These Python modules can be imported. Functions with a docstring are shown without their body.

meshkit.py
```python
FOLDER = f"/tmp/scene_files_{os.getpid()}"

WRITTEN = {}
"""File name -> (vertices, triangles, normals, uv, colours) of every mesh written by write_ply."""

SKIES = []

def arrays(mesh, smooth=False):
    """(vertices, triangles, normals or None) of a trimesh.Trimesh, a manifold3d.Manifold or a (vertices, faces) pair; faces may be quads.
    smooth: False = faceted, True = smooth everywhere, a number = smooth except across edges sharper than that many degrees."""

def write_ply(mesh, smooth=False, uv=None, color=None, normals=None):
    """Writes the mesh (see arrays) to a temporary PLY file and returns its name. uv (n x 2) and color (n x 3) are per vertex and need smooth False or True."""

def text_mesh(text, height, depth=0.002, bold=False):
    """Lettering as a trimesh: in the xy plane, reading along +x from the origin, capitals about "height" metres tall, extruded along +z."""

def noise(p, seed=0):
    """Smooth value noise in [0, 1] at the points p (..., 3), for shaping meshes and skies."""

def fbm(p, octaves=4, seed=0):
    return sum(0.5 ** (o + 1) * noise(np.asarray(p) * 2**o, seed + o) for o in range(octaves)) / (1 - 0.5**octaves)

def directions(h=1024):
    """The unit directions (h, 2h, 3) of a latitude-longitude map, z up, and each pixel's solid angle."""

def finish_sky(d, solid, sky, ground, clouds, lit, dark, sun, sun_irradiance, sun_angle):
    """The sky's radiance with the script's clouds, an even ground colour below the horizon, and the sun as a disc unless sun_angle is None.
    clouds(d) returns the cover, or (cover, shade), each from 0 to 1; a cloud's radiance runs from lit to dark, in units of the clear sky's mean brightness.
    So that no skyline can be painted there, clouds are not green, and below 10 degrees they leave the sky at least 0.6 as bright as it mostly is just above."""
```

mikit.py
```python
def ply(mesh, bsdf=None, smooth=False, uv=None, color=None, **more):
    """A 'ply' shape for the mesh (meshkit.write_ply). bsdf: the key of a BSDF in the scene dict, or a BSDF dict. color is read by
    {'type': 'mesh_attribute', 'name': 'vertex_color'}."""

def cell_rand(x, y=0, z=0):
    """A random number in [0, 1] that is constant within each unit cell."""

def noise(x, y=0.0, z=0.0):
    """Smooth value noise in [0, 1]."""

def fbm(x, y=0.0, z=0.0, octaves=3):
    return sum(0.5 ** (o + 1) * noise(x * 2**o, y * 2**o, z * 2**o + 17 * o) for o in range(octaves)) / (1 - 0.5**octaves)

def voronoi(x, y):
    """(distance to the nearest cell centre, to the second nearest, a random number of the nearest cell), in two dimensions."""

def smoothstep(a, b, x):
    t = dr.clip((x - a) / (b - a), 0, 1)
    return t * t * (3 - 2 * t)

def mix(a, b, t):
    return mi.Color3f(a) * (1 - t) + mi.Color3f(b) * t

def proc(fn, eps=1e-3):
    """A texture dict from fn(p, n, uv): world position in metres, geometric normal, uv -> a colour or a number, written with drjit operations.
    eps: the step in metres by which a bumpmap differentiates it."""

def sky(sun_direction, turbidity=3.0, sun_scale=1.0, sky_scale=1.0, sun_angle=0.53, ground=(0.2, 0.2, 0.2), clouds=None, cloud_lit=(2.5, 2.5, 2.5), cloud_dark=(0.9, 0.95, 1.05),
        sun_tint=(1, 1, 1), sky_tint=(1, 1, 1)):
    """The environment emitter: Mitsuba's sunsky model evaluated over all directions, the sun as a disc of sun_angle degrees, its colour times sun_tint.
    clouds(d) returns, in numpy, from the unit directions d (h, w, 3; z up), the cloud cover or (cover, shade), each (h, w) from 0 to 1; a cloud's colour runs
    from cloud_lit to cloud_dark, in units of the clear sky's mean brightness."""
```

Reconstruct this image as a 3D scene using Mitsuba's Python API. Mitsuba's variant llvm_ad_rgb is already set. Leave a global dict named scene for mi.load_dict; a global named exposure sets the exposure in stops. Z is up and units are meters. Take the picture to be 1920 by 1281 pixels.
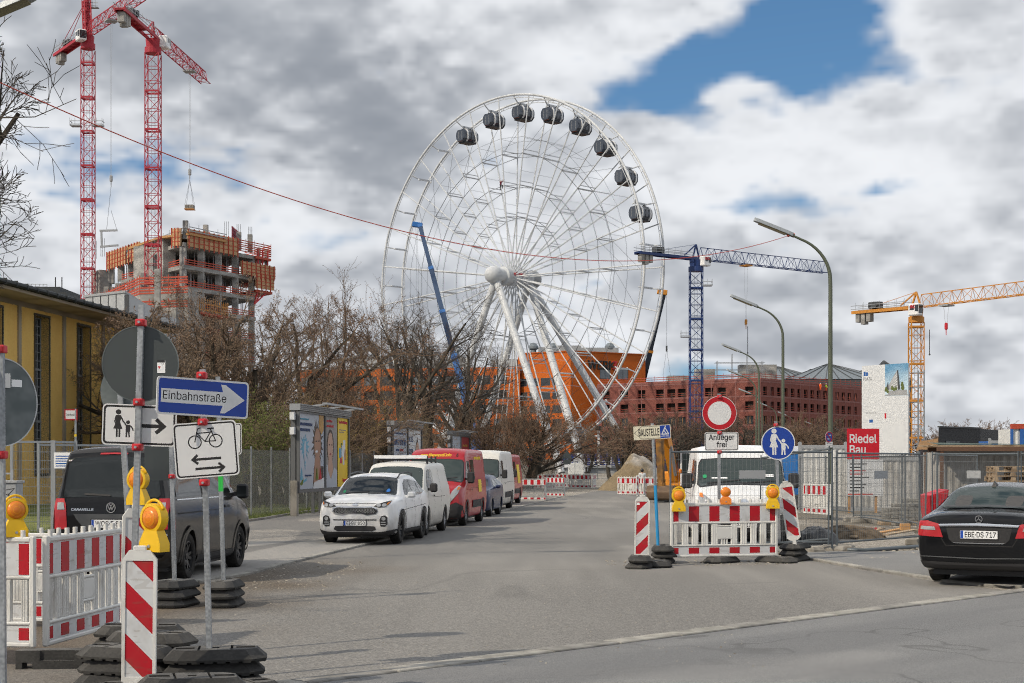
import math, random, numpy as np, trimesh, mitsuba as mi, mikit, meshkit
import drjit as dr
from shapely.geometry import Polygon, box as sbox, Point, LineString, MultiPolygon
from shapely.ops import unary_union
from scipy.interpolate import PchipInterpolator
from mikit import noise, fbm, voronoi, cell_rand, smoothstep, mix

# ---------------------------------------------------------------- camera, sky, exposure
F, CX, HY, HC = 2933.0, 960.0, 870.0, 1.82          # focal length and horizon of the 1920 px photograph, eye height
scene, labels = {}, {}
scene['camera'] = {'type': 'perspective', 'fov': math.degrees(2 * math.atan(960 / F)), 'fov_axis': 'x',
                   'to_world': mi.ScalarTransform4f().look_at(origin=[0, 0, HC], target=[0, 100, HC], up=[0, 0, 1]),
                   'principal_point_offset_x': 0.0, 'principal_point_offset_y': -(HY - 640.5) / 1281.0,
                   'near_clip': 0.1, 'far_clip': 5000.0}
exposure = 1.08
SUN = (-1.1, -0.9, 1.05)


def sky_clouds(d):
    x, y, z = d[..., 0], d[..., 1], d[..., 2]
    el = np.arcsin(np.clip(z, -1, 1)) * 57.3
    az = np.arctan2(x, y) * 57.3
    # cloud layer seen in perspective: lumps shrink towards the horizon
    q = np.stack([x / (np.abs(z) + 0.22), y / (np.abs(z) + 0.22), z * 2.2], -1)
    warp = meshkit.fbm(q * 2.3 + 7, 4, 21) - 0.5
    b = meshkit.fbm(q * 1.9 + warp[..., None] * 0.7 + 3.1, 8, 5)
    puff = 1 - np.abs(2 * meshkit.fbm(d * [17, 17, 30] + warp[..., None] * 2.5 + 20, 6, 41) - 1)   # billowy edges
    fine = meshkit.fbm(d * [70, 70, 110] + warp[..., None] * 3, 5, 51) - 0.5
    w = meshkit.fbm(d * [26, 26, 44] + warp[..., None] * 2.0, 6, 9)
    e1 = (meshkit.fbm(d * [11, 11, 19] + 50, 4, 31) - 0.5) * 8
    e2 = (meshkit.fbm(d * [11, 11, 19] + 90, 4, 33) - 0.5) * 6

    def blob(a, e, sa, se, rot=0.0):
        da, de = az + e1 - a, el + e2 - e
        c, s = math.cos(math.radians(rot)), math.sin(math.radians(rot))
        return np.exp(-((da * c + de * s) / sa) ** 2 - ((-da * s + de * c) / se) ** 2)
    gap = (1.25 * blob(9.0, 14.7, 4.3, 1.45, 4) + 0.9 * blob(4.6, 12.7, 1.9, 1.2) - 0.5 * blob(16.5, 15.8, 2.0, 1.6) + 0.62 * blob(3.6, 6.9, 2.6, 0.9) + 0.25 * blob(0.5, 10.5, 2.5, 1.4))
    t = 0.85 * (b - 0.42) / 0.16 + 1.12 + 1.3 * (w - 0.5) + 0.9 * (puff - 0.75) + 1.0 * fine - 1.9 * gap
    cover = smooth01(t)
    rim = np.exp(-((t - 1.0) / 0.45) ** 2)
    dark = 0.75 * blob(-9.0, 12.5, 6.5, 4.2) + 0.85 * blob(-3.6, 13.5, 4.0, 1.8, -35) + 0.45 * blob(-16, 14.8, 5, 2) + 0.6 * blob(11.0, 7.6, 4.5, 1.5) + 0.35 * blob(-4, 6.5, 4, 1.4) + 0.4 * blob(14, 4.0, 5, 1.0) + 0.35 * blob(9, 4.0, 5, 1.0) + 0.3 * blob(17, 9.5, 2.5, 2.5)
    lit = 0.75 * blob(12.5, 11.2, 5.0, 1.7, -8) + 0.5 * blob(2.5, 14.8, 3.0, 1.6) + 0.5 * blob(-8.0, 7.8, 2.5, 0.9) + 0.4 * blob(-17, 11.8, 2.4, 1.5) + 0.35 * blob(15.5, 8.2, 1.8, 1.4) + 0.35 * blob(2.5, 5, 4, 1.2) + 0.4 * blob(0, 9, 3, 1.2) + 0.5 * blob(7.0, 10.0, 3.0, 1.3)
    shade = 0.46 + 0.75 * (b - 0.5) + 0.68 * (w - 0.5) + 0.62 * dark - 0.60 * lit - 0.45 * (puff - 0.75) + 0.5 * fine - 0.35 * rim
    shade = 0.5 + 0.5 * np.tanh(2.0 * (shade - 0.5))
    return cover, shade


def smooth01(t):
    t = np.clip(t, 0, 1)
    return t * t * (3 - 2 * t)


scene['sky'] = mikit.sky(SUN, turbidity=3, sun_scale=1.05, clouds=sky_clouds, cloud_lit=(4.1, 4.2, 4.35), cloud_dark=(1.3, 1.43, 1.64), sky_tint=(0.86, 1.16, 1.36), sun_tint=(0.90, 0.98, 1.12))

# ---------------------------------------------------------------- helpers
rng = np.random.default_rng(7)


def G(px, py, z=0.0):
    Y = F * (HC - z) / (py - HY)
    return np.array([(px - CX) / F * Y, Y, z])


def A(px, py, Y):
    return np.array([(px - CX) * Y / F, Y, HC + (HY - py) * Y / F])


def nrm(v):
    v = np.asarray(v, float)
    return v / max(np.linalg.norm(v), 1e-12)


def rotm(axis, deg):
    return trimesh.transformations.rotation_matrix(math.radians(deg), axis)


def TR(p=(0, 0, 0), yaw=0.0, pitch=0.0, roll=0.0, s=1.0):
    m = rotm([0, 0, 1], yaw) @ rotm([1, 0, 0], pitch) @ rotm([0, 1, 0], roll)
    m[:3, :3] = m[:3, :3] * np.asarray(s, float)
    m[:3, 3] = p
    return m


def frame(o, x, y):
    x = nrm(x); y = np.asarray(y, float); y = nrm(y - x * (x @ y)); m = np.eye(4)
    m[:3, 0], m[:3, 1], m[:3, 2], m[:3, 3] = x, y, np.cross(x, y), o
    return m


UP = np.array([0, 0, 1.0])
# local picture frame of an upright plate that looks towards -y: x right, y up, z towards the viewer
FACE = frame((0, 0, 0), (1, 0, 0), (0, 0, 1))


def ap(m, v):
    return np.asarray(v, float) @ m[:3, :3].T + m[:3, 3]


_BOXV = np.array([[x, y, z] for x in (-.5, .5) for y in (-.5, .5) for z in (-.5, .5)])
_BOXF = np.array([[0, 1, 3], [0, 3, 2], [4, 6, 7], [4, 7, 5], [0, 4, 5], [0, 5, 1], [2, 3, 7], [2, 7, 6], [0, 2, 6], [0, 6, 4], [1, 5, 7], [1, 7, 3]])
_text = {}


class MB:
    """collects pieces of one mesh"""

    def __init__(s):
        s.v, s.f, s.n = [], [], 0

    def add(s, v, f, m=None):
        v = np.asarray(v, float)
        if m is not None:
            v = ap(m, v)
            if np.linalg.det(m[:3, :3]) < 0:
                f = np.asarray(f)[:, ::-1]
        s.v.append(v); s.f.append(np.asarray(f, int) + s.n); s.n += len(v)
        return s

    def box(s, c, size, m=None):
        return s.add(_BOXV * np.asarray(size, float) + np.asarray(c, float), _BOXF, m)

    def b2(s, lo, hi, m=None):
        lo, hi = np.asarray(lo, float), np.asarray(hi, float)
        return s.box((lo + hi) / 2, hi - lo, m)

    def cbox(s, c, size, ch, m=None):
        h = np.asarray(size, float) / 2
        pts = [[sx * (h[0] - ch * (k != 0)), sy * (h[1] - ch * (k != 1)), sz * (h[2] - ch * (k != 2))] for sx in (-1, 1) for sy in (-1, 1) for sz in (-1, 1) for k in range(3)]
        hull = trimesh.convex.convex_hull(np.array(pts) + np.asarray(c, float))
        return s.add(hull.vertices, hull.faces, m)

    def hull(s, pts, m=None):
        hull = trimesh.convex.convex_hull(np.asarray(pts, float))
        return s.add(hull.vertices, hull.faces, m)

    def bar(s, p0, p1, w, h=None, up=(0, 0, 1), m=None):
        p0, p1 = np.asarray(p0, float), np.asarray(p1, float)
        d = p1 - p0; L = np.linalg.norm(d)
        if L < 1e-9: return s
        z = d / L; up = np.asarray(up, float)
        if abs(z @ nrm(up)) > 0.98: up = np.array([1.0, 0, 0]) if abs(z[0]) < .9 else np.array([0, 1.0, 0])
        y = nrm(up - z * (z @ up)); x = np.cross(y, z)
        v = _BOXV * [w, h or w, L]
        return s.add((p0 + p1) / 2 + v[:, :1] * x + v[:, 1:2] * y + v[:, 2:] * z, _BOXF, m)

    def tubes(s, p0, p1, r0, r1=None, n=4, cap=False, m=None):
        p0, p1 = np.atleast_2d(np.asarray(p0, float)), np.atleast_2d(np.asarray(p1, float))
        k = len(p0)
        r0 = np.broadcast_to(np.asarray(r0, float), k); r1 = r0 if r1 is None else np.broadcast_to(np.asarray(r1, float), k)
        d = p1 - p0; d = d / np.maximum(np.linalg.norm(d, axis=1, keepdims=True), 1e-9)
        a = np.where(np.abs(d[:, 2:]) > .9, [[1.0, 0, 0]], [[0, 0, 1.0]])
        x = np.cross(d, a); x /= np.maximum(np.linalg.norm(x, axis=1, keepdims=True), 1e-9); y = np.cross(d, x)
        an = np.arange(n) * 2 * np.pi / n + np.pi / n
        ring = np.cos(an)[None, :, None] * x[:, None] + np.sin(an)[None, :, None] * y[:, None]
        v = np.concatenate([p0[:, None] + ring * r0[:, None, None], p1[:, None] + ring * r1[:, None, None]], 1).reshape(-1, 3)
        i = np.arange(n); j = (i + 1) % n
        f = np.vstack([np.stack([i, j, j + n], 1), np.stack([i, j + n, i + n], 1)])
        if cap:
            f = np.vstack([f, np.stack([np.zeros(n - 2, int), i[2:], i[1:-1]], 1), np.stack([np.full(n - 2, n), n + i[1:-1], n + i[2:]], 1)])
        f = (f[None] + (np.arange(k) * 2 * n)[:, None, None]).reshape(-1, 3)
        return s.add(v, f, m)

    def tube(s, p0, p1, r, r1=None, n=10, m=None):
        return s.tubes([p0], [p1], [r], None if r1 is None else [r1], n, True, m)

    def path(s, pts, r, n=6, closed=False, m=None):
        p = np.asarray(pts, float); k = len(p)
        r = np.broadcast_to(np.asarray(r, float), k)
        t = np.roll(p, -1, 0) - np.roll(p, 1, 0) if closed else np.gradient(p, axis=0)
        t /= np.maximum(np.linalg.norm(t, axis=1, keepdims=True), 1e-9)
        a = np.array([0, 0, 1.0]) if abs(t[0, 2]) < .9 else np.array([1.0, 0, 0])
        x = nrm(np.cross(t[0], a)); X = []
        for ti in t:
            x = nrm(x - ti * (x @ ti)); X.append(x)
        X = np.array(X); Yv = np.cross(t, X)
        an = np.arange(n) * 2 * np.pi / n
        v = (p[:, None] + r[:, None, None] * (np.cos(an)[None, :, None] * X[:, None] + np.sin(an)[None, :, None] * Yv[:, None])).reshape(-1, 3)
        f = []
        for a_ in range(k if closed else k - 1):
            b_ = (a_ + 1) % k
            for i in range(n):
                j = (i + 1) % n
                f += [[a_ * n + i, a_ * n + j, b_ * n + j], [a_ * n + i, b_ * n + j, b_ * n + i]]
        if not closed:
            for i in range(1, n - 1):
                f += [[0, i + 1, i], [(k - 1) * n, (k - 1) * n + i, (k - 1) * n + i + 1]]
        return s.add(v, f, m)

    def poly(s, shape, z0, z1, m=None):
        for g in getattr(shape, 'geoms', [shape]):
            if g.is_empty or g.area < 1e-7: continue
            e = trimesh.creation.extrude_polygon(g, z1 - z0, engine='earcut')
            s.add(e.vertices + [0, 0, z0], e.faces, m)
        return s

    def pts(s, outline, z0, z1, m=None):
        return s.poly(Polygon(outline), z0, z1, m)

    def sheet(s, xy, z):
        """horizontal polygon as a triangulated sheet that looks up"""
        v, f = trimesh.creation.triangulate_polygon(Polygon(xy), engine='earcut')
        v = np.column_stack([v, np.full(len(v), z)])
        n = np.cross(v[f[:, 1]] - v[f[:, 0]], v[f[:, 2]] - v[f[:, 0]])[:, 2]
        f = np.where((n < 0)[:, None], f[:, ::-1], f)
        return s.add(v, f)

    def lathe(s, prof, n=16, m=None):
        prof = np.asarray(prof, float); k = len(prof); an = np.arange(n) * 2 * np.pi / n
        v = np.stack([prof[:, None, 0] * np.cos(an), prof[:, None, 0] * np.sin(an), np.repeat(prof[:, 1:2], n, 1)], -1).reshape(-1, 3)
        f = []
        for a in range(k - 1):
            for i in range(n):
                j = (i + 1) % n
                f += [[a * n + i, a * n + j, (a + 1) * n + j], [a * n + i, (a + 1) * n + j, (a + 1) * n + i]]
        f = np.array(f); t = v[f]
        nn = np.cross(t[:, 1] - t[:, 0], t[:, 2] - t[:, 0])
        if (nn * t.mean(1)).sum() < 0: f = f[:, ::-1]
        return s.add(v, f, m)

    def ball(s, c, r, sub=2, m=None, squash=(1, 1, 1)):
        b = trimesh.creation.icosphere(subdivisions=sub)
        return s.add(b.vertices * np.asarray(squash) * r + np.asarray(c, float), b.faces, m)

    def text(s, txt, h, m, depth=0.002, bold=False, center=True, width=None):
        key = (txt, bold)
        if key not in _text: _text[key] = meshkit.text_mesh(txt, 1.0, 1.0, bold)
        t = _text[key]; v = np.array(t.vertices) * [h, h, depth]
        if width: v[:, 0] *= width / (v[:, 0].max() - v[:, 0].min())
        if center: v[:, 0] -= (v[:, 0].max() + v[:, 0].min()) / 2
        return s.add(v, t.faces, m)

    def mesh(s):
        return np.vstack(s.v), np.vstack(s.f)


_used = {}


def numbered(name, used=_used):
    n = used.get(name, 0); used[name] = n + 1
    return name if n == 0 else f'{name}_{n:03d}'


class Kit:
    """one thing: its parts as (path, ply dict); place() adds an individual to the scene"""

    def __init__(s):
        s.parts, s.used = [], {}

    def add(s, name, mb, mat, smooth=False, label=None, stuff=False, emit=None):
        path = numbered(name, s.used) if name else ''
        d = mikit.ply(mb.mesh() if isinstance(mb, MB) else mb, 'mat_' + mat, smooth)
        s.parts.append((path, d, label, stuff))
        return path

    def each(s, name, mbs, mat, **kw):
        for m in mbs: s.add(name, m, mat, **kw)

    def place(s, name, label, cat, m=None, group=None, kind=None, plabels=None):
        key = numbered(name)
        e = {'label': label}
        if cat: e['category'] = cat
        if group: e['group'] = group
        if kind: e['kind'] = kind
        labels[key] = e
        for path, d, lab, stuff in s.parts:
            k = key + ('__' + path if path else '')
            scene[k] = d if m is None else {**d, 'to_world': mi.ScalarTransform4f(np.asarray(m, float).tolist())}
            lab = (plabels or {}).get(path, lab)
            if lab or stuff:
                labels.setdefault(k, {})
                if lab: labels[k]['label'] = lab
                if stuff: labels[k]['kind'] = 'stuff'
        return key


def one(name, mb, mat, label, cat, smooth=False, m=None, group=None, kind=None):
    k = Kit(); k.add('', mb, mat, smooth)
    return k.place(name, label, cat, m, group, kind)


def struct(name, mb, mat, label=None, smooth=False):
    key = numbered(name)
    scene[key] = mikit.ply(mb.mesh(), 'mat_' + mat, smooth)
    labels[key] = {'kind': 'structure', 'label': label or name.replace('_', ' ')}
    return key


def rrect(w, h, r, n=5, c=(0, 0)):
    r = min(r, w / 2 - 1e-4, h / 2 - 1e-4)
    return Polygon([(c[0] + sx * (w / 2 - r) + r * math.cos(a), c[1] + sy * (h / 2 - r) + r * math.sin(a))
                    for sx, sy, a0 in ((1, 1, 0), (-1, 1, 90), (-1, -1, 180), (1, -1, 270)) for a in np.radians(np.linspace(a0, a0 + 90, n))])


def disc(r, n=40, c=(0, 0)):
    return Polygon([(c[0] + r * math.cos(a), c[1] + r * math.sin(a)) for a in np.arange(n) * 2 * math.pi / n])


def stroke(pts, w, cap=1, join=1):
    return LineString(pts).buffer(w / 2, cap_style=cap, join_style=join, quad_segs=4)


# ---------------------------------------------------------------- materials
def mat(name, col, rough=0.6, metal=0.0, spec=0.5, two=False, **more):
    c = {'type': 'rgb', 'value': list(col)} if isinstance(col, (tuple, list)) else col
    b = {'type': 'principled', 'base_color': c, 'roughness': rough, 'metallic': metal, 'specular': spec, **more}
    scene['mat_' + name] = {'type': 'twosided', 'bsdf': b} if two else b


def pmat(name, fn, rough=0.85, bump=None, bscale=1.0, spec=0.3, **more):
    b = {'type': 'principled', 'base_color': mikit.proc(fn), 'roughness': rough, 'specular': spec, **more}
    if bump is not None:
        b = {'type': 'bumpmap', 'arbitrary': mikit.proc(bump), 'scale': bscale, 'bsdf': b}
    scene['mat_' + name] = b


def tone(c0, c1, s=3.0, seed=0.0, k=1.0, sx=1, sy=1, sz=1):
    """colour mottled between two tones"""
    return lambda p, n, uv: mix(c0, c1, smoothstep(0.25, 0.75, fbm(p.x * s * sx + seed, p.y * s * sy, p.z * s * sz, 3)) * k)

# ================================================================ ground, street, pavements
KS = 0.118                                             # the street runs a little to the right of the view
SD = nrm([KS, 1, 0]); SL = np.array([-SD[1], SD[0], 0])  # along the street, to its left
YAWS = -math.degrees(math.atan(KS))


def kerb_x(Y):
    return -3.29 + KS * (Y - 35.1)


def grit(p, s):
    return fbm(p.x * s, p.y * s, 0.0, 2)


def f_street(p, n, uv):
    d = p.x - (-3.29 + KS * (p.y - 35.1))
    big = fbm(p.x * 0.35, p.y * 0.16, 0.0, 4)
    streak = fbm(p.x * 1.6, (p.y - KS * p.x) * 0.12, 3.0, 3)
    c = mix([0.148, 0.143, 0.135], [0.214, 0.207, 0.195], smoothstep(0.3, 0.7, 0.55 * big + 0.45 * streak))
    near = smoothstep(29.0, 21.0, p.y + 3.5 * (big - 0.5) + 0.6 * p.x)
    g = noise(p.x * 55, p.y * 40) * 0.55 + noise(p.x * 140, p.y * 90) * 0.45
    c = mix(c, mix([0.088, 0.085, 0.081], [0.225, 0.218, 0.207], smoothstep(0.2, 0.85, g)), 0.12 + 0.5 * near)
    dirt = smoothstep(3.6, 0.3, d + 2.2 * (fbm(p.x * 0.9, p.y * 0.6, 1.0, 4) - 0.35)) * smoothstep(32.0, 24.0, p.y) * smoothstep(-1.5, 0.0, d)
    c = mix(c, mix([0.05, 0.039, 0.028], [0.14, 0.112, 0.082], g), 0.95 * dirt)
    worn = smoothstep(0.55, 0.72, fbm(p.x * 0.5 + 9, p.y * 0.25, 2.0, 3))
    track = dr.exp(-dr.square((dr.abs(d - 3.3 + 0.3 * (big - .5)) - 0.8) / 0.28))
    c = mix(c, [0.125, 0.122, 0.118], 0.28 * track * (1 - near) * smoothstep(0.3, 0.7, streak))
    patch = smoothstep(0.57, 0.575, fbm(p.x * 0.22 + 30, p.y * 0.05 + 3, 7.0, 2)) * smoothstep(27.0, 33.0, p.y)
    c = mix(c, [0.135, 0.134, 0.132], 0.5 * patch)
    seam = 1 - smoothstep(0.0, 0.012, dr.abs(fbm(p.x * 0.3 + 11, p.y * 0.12, 5.0, 3) - 0.48))
    c = mix(c, [0.08, 0.079, 0.077], 0.3 * seam * smoothstep(0.4, 0.6, streak))
    return mix(c, [0.13, 0.128, 0.124], 0.35 * worn * (1 - near))


def f_cross(p, n, uv):
    u, w = (p.x + p.y) * 0.707, (p.x - p.y) * 0.707
    c = mix([0.138, 0.139, 0.141], [0.205, 0.205, 0.203], smoothstep(0.25, 0.75, fbm(u * 0.15, w * 1.1, 0.0, 4)))
    patch = smoothstep(0.50, 0.53, fbm(u * 0.12 + 4, w * 0.3, 5.0, 2))
    c = mix(c, [0.125, 0.128, 0.132], 0.5 * patch)
    g = noise(p.x * 120, p.y * 90)
    crack = 1 - smoothstep(0.0, 0.012, dr.abs(fbm(u * 0.4, w * 0.5, 9.0, 4) - 0.5))
    return mix(c * (0.78 + 0.44 * g), [0.06, 0.06, 0.06], 0.5 * crack * smoothstep(0.42, 0.6, fbm(u * 0.2 + 7, w * 0.2, 1.0, 2)))


def f_pave(p, n, uv):
    a, b = (p.x + 0.2 * p.y) * 5.5, (p.y - 0.118 * p.x) * 5.5
    d1, d2, r = voronoi(a, b)
    joint = 1 - smoothstep(0.03, 0.12, d2 - d1)
    big = fbm(p.x * 0.5, p.y * 0.3, 0.0, 3)
    c = mix([0.16, 0.15, 0.138], [0.25, 0.236, 0.215], 0.55 * r + 0.45 * big)
    c = mix(c, [0.085, 0.08, 0.072], 0.65 * joint)
    asphalt = smoothstep(0.47, 0.50, fbm(p.x * 0.25 + 2, p.y * 0.11, 4.0, 2))
    strip = smoothstep(1.7, 1.5, p.x - (-3.29 + KS * (p.y - 35.1)) + 3.2)
    ca = mix([0.10, 0.098, 0.095], [0.16, 0.155, 0.148], noise(p.x * 90, p.y * 60) * 0.6 + 0.4 * big)
    smooth_ = mix([0.18, 0.174, 0.165], [0.25, 0.242, 0.228], 0.6 * big + 0.4 * noise(p.x * 60, p.y * 40))
    return mix(mix(smooth_, c, smoothstep(35.0, 37.0, p.y)), ca, asphalt * strip)


def f_gravel(p, n, uv):
    g = noise(p.x * 26, p.y * 20) * 0.5 + noise(p.x * 70, p.y * 50) * 0.5
    big = fbm(p.x * 0.3, p.y * 0.2, 0.0, 4)
    c = mix([0.12, 0.109, 0.093], [0.33, 0.31, 0.28], smoothstep(0.2, 0.8, g))
    return mix(c, [0.10, 0.088, 0.068], 0.75 * smoothstep(0.45, 0.7, big))


def f_heap(p, n, uv):
    g = noise(p.x * 9, p.y * 9, p.z * 9) * 0.5 + noise(p.x * 22, p.y * 22, p.z * 22) * 0.5
    w = smoothstep(0.4, 0.62, fbm(p.x * 0.7, p.y * 0.3, p.z * 0.8, 3) + 0.12 * (p.x - 8.6))
    return mix(mix([0.12, 0.092, 0.055], [0.26, 0.205, 0.13], g), mix([0.19, 0.17, 0.145], [0.42, 0.39, 0.35], g), w)


pmat('street', f_street, 0.85, lambda p, n, uv: grit(p, 45.0), 0.006)
pmat('cross', f_cross, 0.8, lambda p, n, uv: grit(p, 60.0), 0.003)
pmat('pave', f_pave, 0.85)
pmat('gravel', f_gravel, 0.95, lambda p, n, uv: grit(p, 14.0), 0.03)
pmat('heap', f_heap, 0.95)
for k_, (a_, b_) in enumerate((((0.18, 0.174, 0.158), (0.27, 0.262, 0.24)), ((0.145, 0.14, 0.13), (0.225, 0.218, 0.205)), ((0.2, 0.192, 0.175), (0.29, 0.28, 0.255)))):
    pmat(f'kerb{k_}', tone(a_, b_, 9.0, k_ * 5.0), 0.9)
pmat('grass', tone((0.07, 0.085, 0.022), (0.14, 0.15, 0.05), 2.0), 0.9)
mat('blade', (0.10, 0.13, 0.035), 0.8, two=True)

BIG = 2200
struct('ground', MB().sheet([(-BIG, -200), (BIG, -200), (BIG, 3000), (-BIG, 3000)], 0.0), 'gravel', 'bare gravelly ground of the building site and beyond')

g0, g1 = G(560, 1281), G(1920, 1108)                   # the joint between the side street and the through street
gd = nrm(g1 - g0); gn = np.array([gd[1], -gd[0], 0])      # gn points into the through street
ga, gb = g0 - gd * 14, g0 + gd * 60
left_k = [(kerb_x(y), y) for y in (27.5, 35, 60, 85)] + [(2.6, 84), (5.9, 106), (12, 140), (22, 190), (46, 260)]
right_k = [(54, 256), (30, 188), (19, 138), (13, 106), (9.6, 84), (7.6, 62), (6.2, 45), (5.55, 33), (5.51, 30.5), (6.07, 26.9), (6.62, 24.2), (7.05, 22.4)]
mouth = [tuple(ga[:2]), tuple((g0 + gd * 11.5)[:2])]
struct('street', MB().sheet(mouth[::1] + right_k[::-1] + left_k[::-1][1:] + [(-4.35, 25.5), (-4.9, 23.6), (-6.5, 22.4), (-14, 20.5)], 0.006), 'street', 'dusty pale asphalt side street running to the wheel')
struct('through_street', MB().sheet([tuple(ga[:2]), tuple(gb[:2]), tuple((gb + gn * 12)[:2]), tuple((ga + gn * 12)[:2])], 0.004), 'cross', 'dark grey asphalt through street in the foreground')
# kerb and gutter stones, one by one
key = numbered('gutter'); labels[key] = {'kind': 'structure', 'label': 'pale concrete gutter strip across the mouth of the side street'}
for i in range(44):
    a, b = g0 + gd * (-10 + i * 1.0 + 0.006), g0 + gd * (-10 + i * 1.0 + 0.994)
    m = MB().box((0, 0, 0), (1, 1, 1)); mid = (a + b) / 2
    fr = frame(mid + [0, 0, 0.0], gd, -gn); fr[2, 3] = -0.03 + 0.004 * rng.random()
    scene[f'gutter__stone' + (f'_{i:03d}' if i else '')] = mikit.ply(MB().cbox((0, 0, 0), (0.985, 0.26, 0.10), 0.01, fr).mesh(), f'mat_kerb{(i * 7) % 3}')


def kerb_row(name, label, line, h, w=0.16, L=1.0, below=0.12):
    key = numbered(name); labels[key] = {'kind': 'structure', 'label': label}
    ln = LineString(line); n = int(ln.length / L)
    for i in range(n):
        p, q = ln.interpolate(i * L + 0.008), ln.interpolate((i + 1) * L - 0.008)
        a, b = np.array([p.x, p.y, 0]), np.array([q.x, q.y, 0])
        fr = frame((a + b) / 2 + [0, 0, (h - below) / 2 + 0.003 * rng.random()], b - a, np.cross(UP, b - a))
        scene[key + '__stone' + (f'_{i:03d}' if i else '')] = mikit.ply(MB().cbox((0, 0, 0), (np.linalg.norm(b - a), w, h + below), 0.012, fr).mesh(), f'mat_kerb{(i * 5 + 1) % 3}')


PZ = 0.04
lk = [(-14, 20.5), (-6.5, 22.4), (-4.9, 23.6), (-4.35, 25.5)] + [(kerb_x(y), y) for y in (27.5, 35, 60, 86)]
kerb_row('kerb', 'low kerb stones along the left side of the side street', lk, PZ + 0.008)
kerb_row('kerb', 'pale kerb stones round the corner by the black saloon', [(5.55, 33), (5.51, 30.5), (6.07, 26.9), (6.62, 24.2), (7.2, 22.6), (13, 28.6), (22, 38)], PZ + 0.01)
struct('pavement', MB().sheet(lk + [(2.85, 86), (-8, 86), (-6.5, 60), (-9.2, 50), (-12, 40), (-22, 34), (-24, 20)], PZ), 'pave', 'left pavement of cobbles and asphalt patches with cars parked half on it')
struct('pavement', MB().sheet([(5.55, 32), (5.51, 30.5), (6.07, 26.9), (6.62, 24.2), (7.2, 22.7), (13, 28.7), (22, 38), (22, 41), (12, 34.2), (7.5, 31.8)], PZ), 'pave2', 'grey asphalt pavement under the black saloon')
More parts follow.
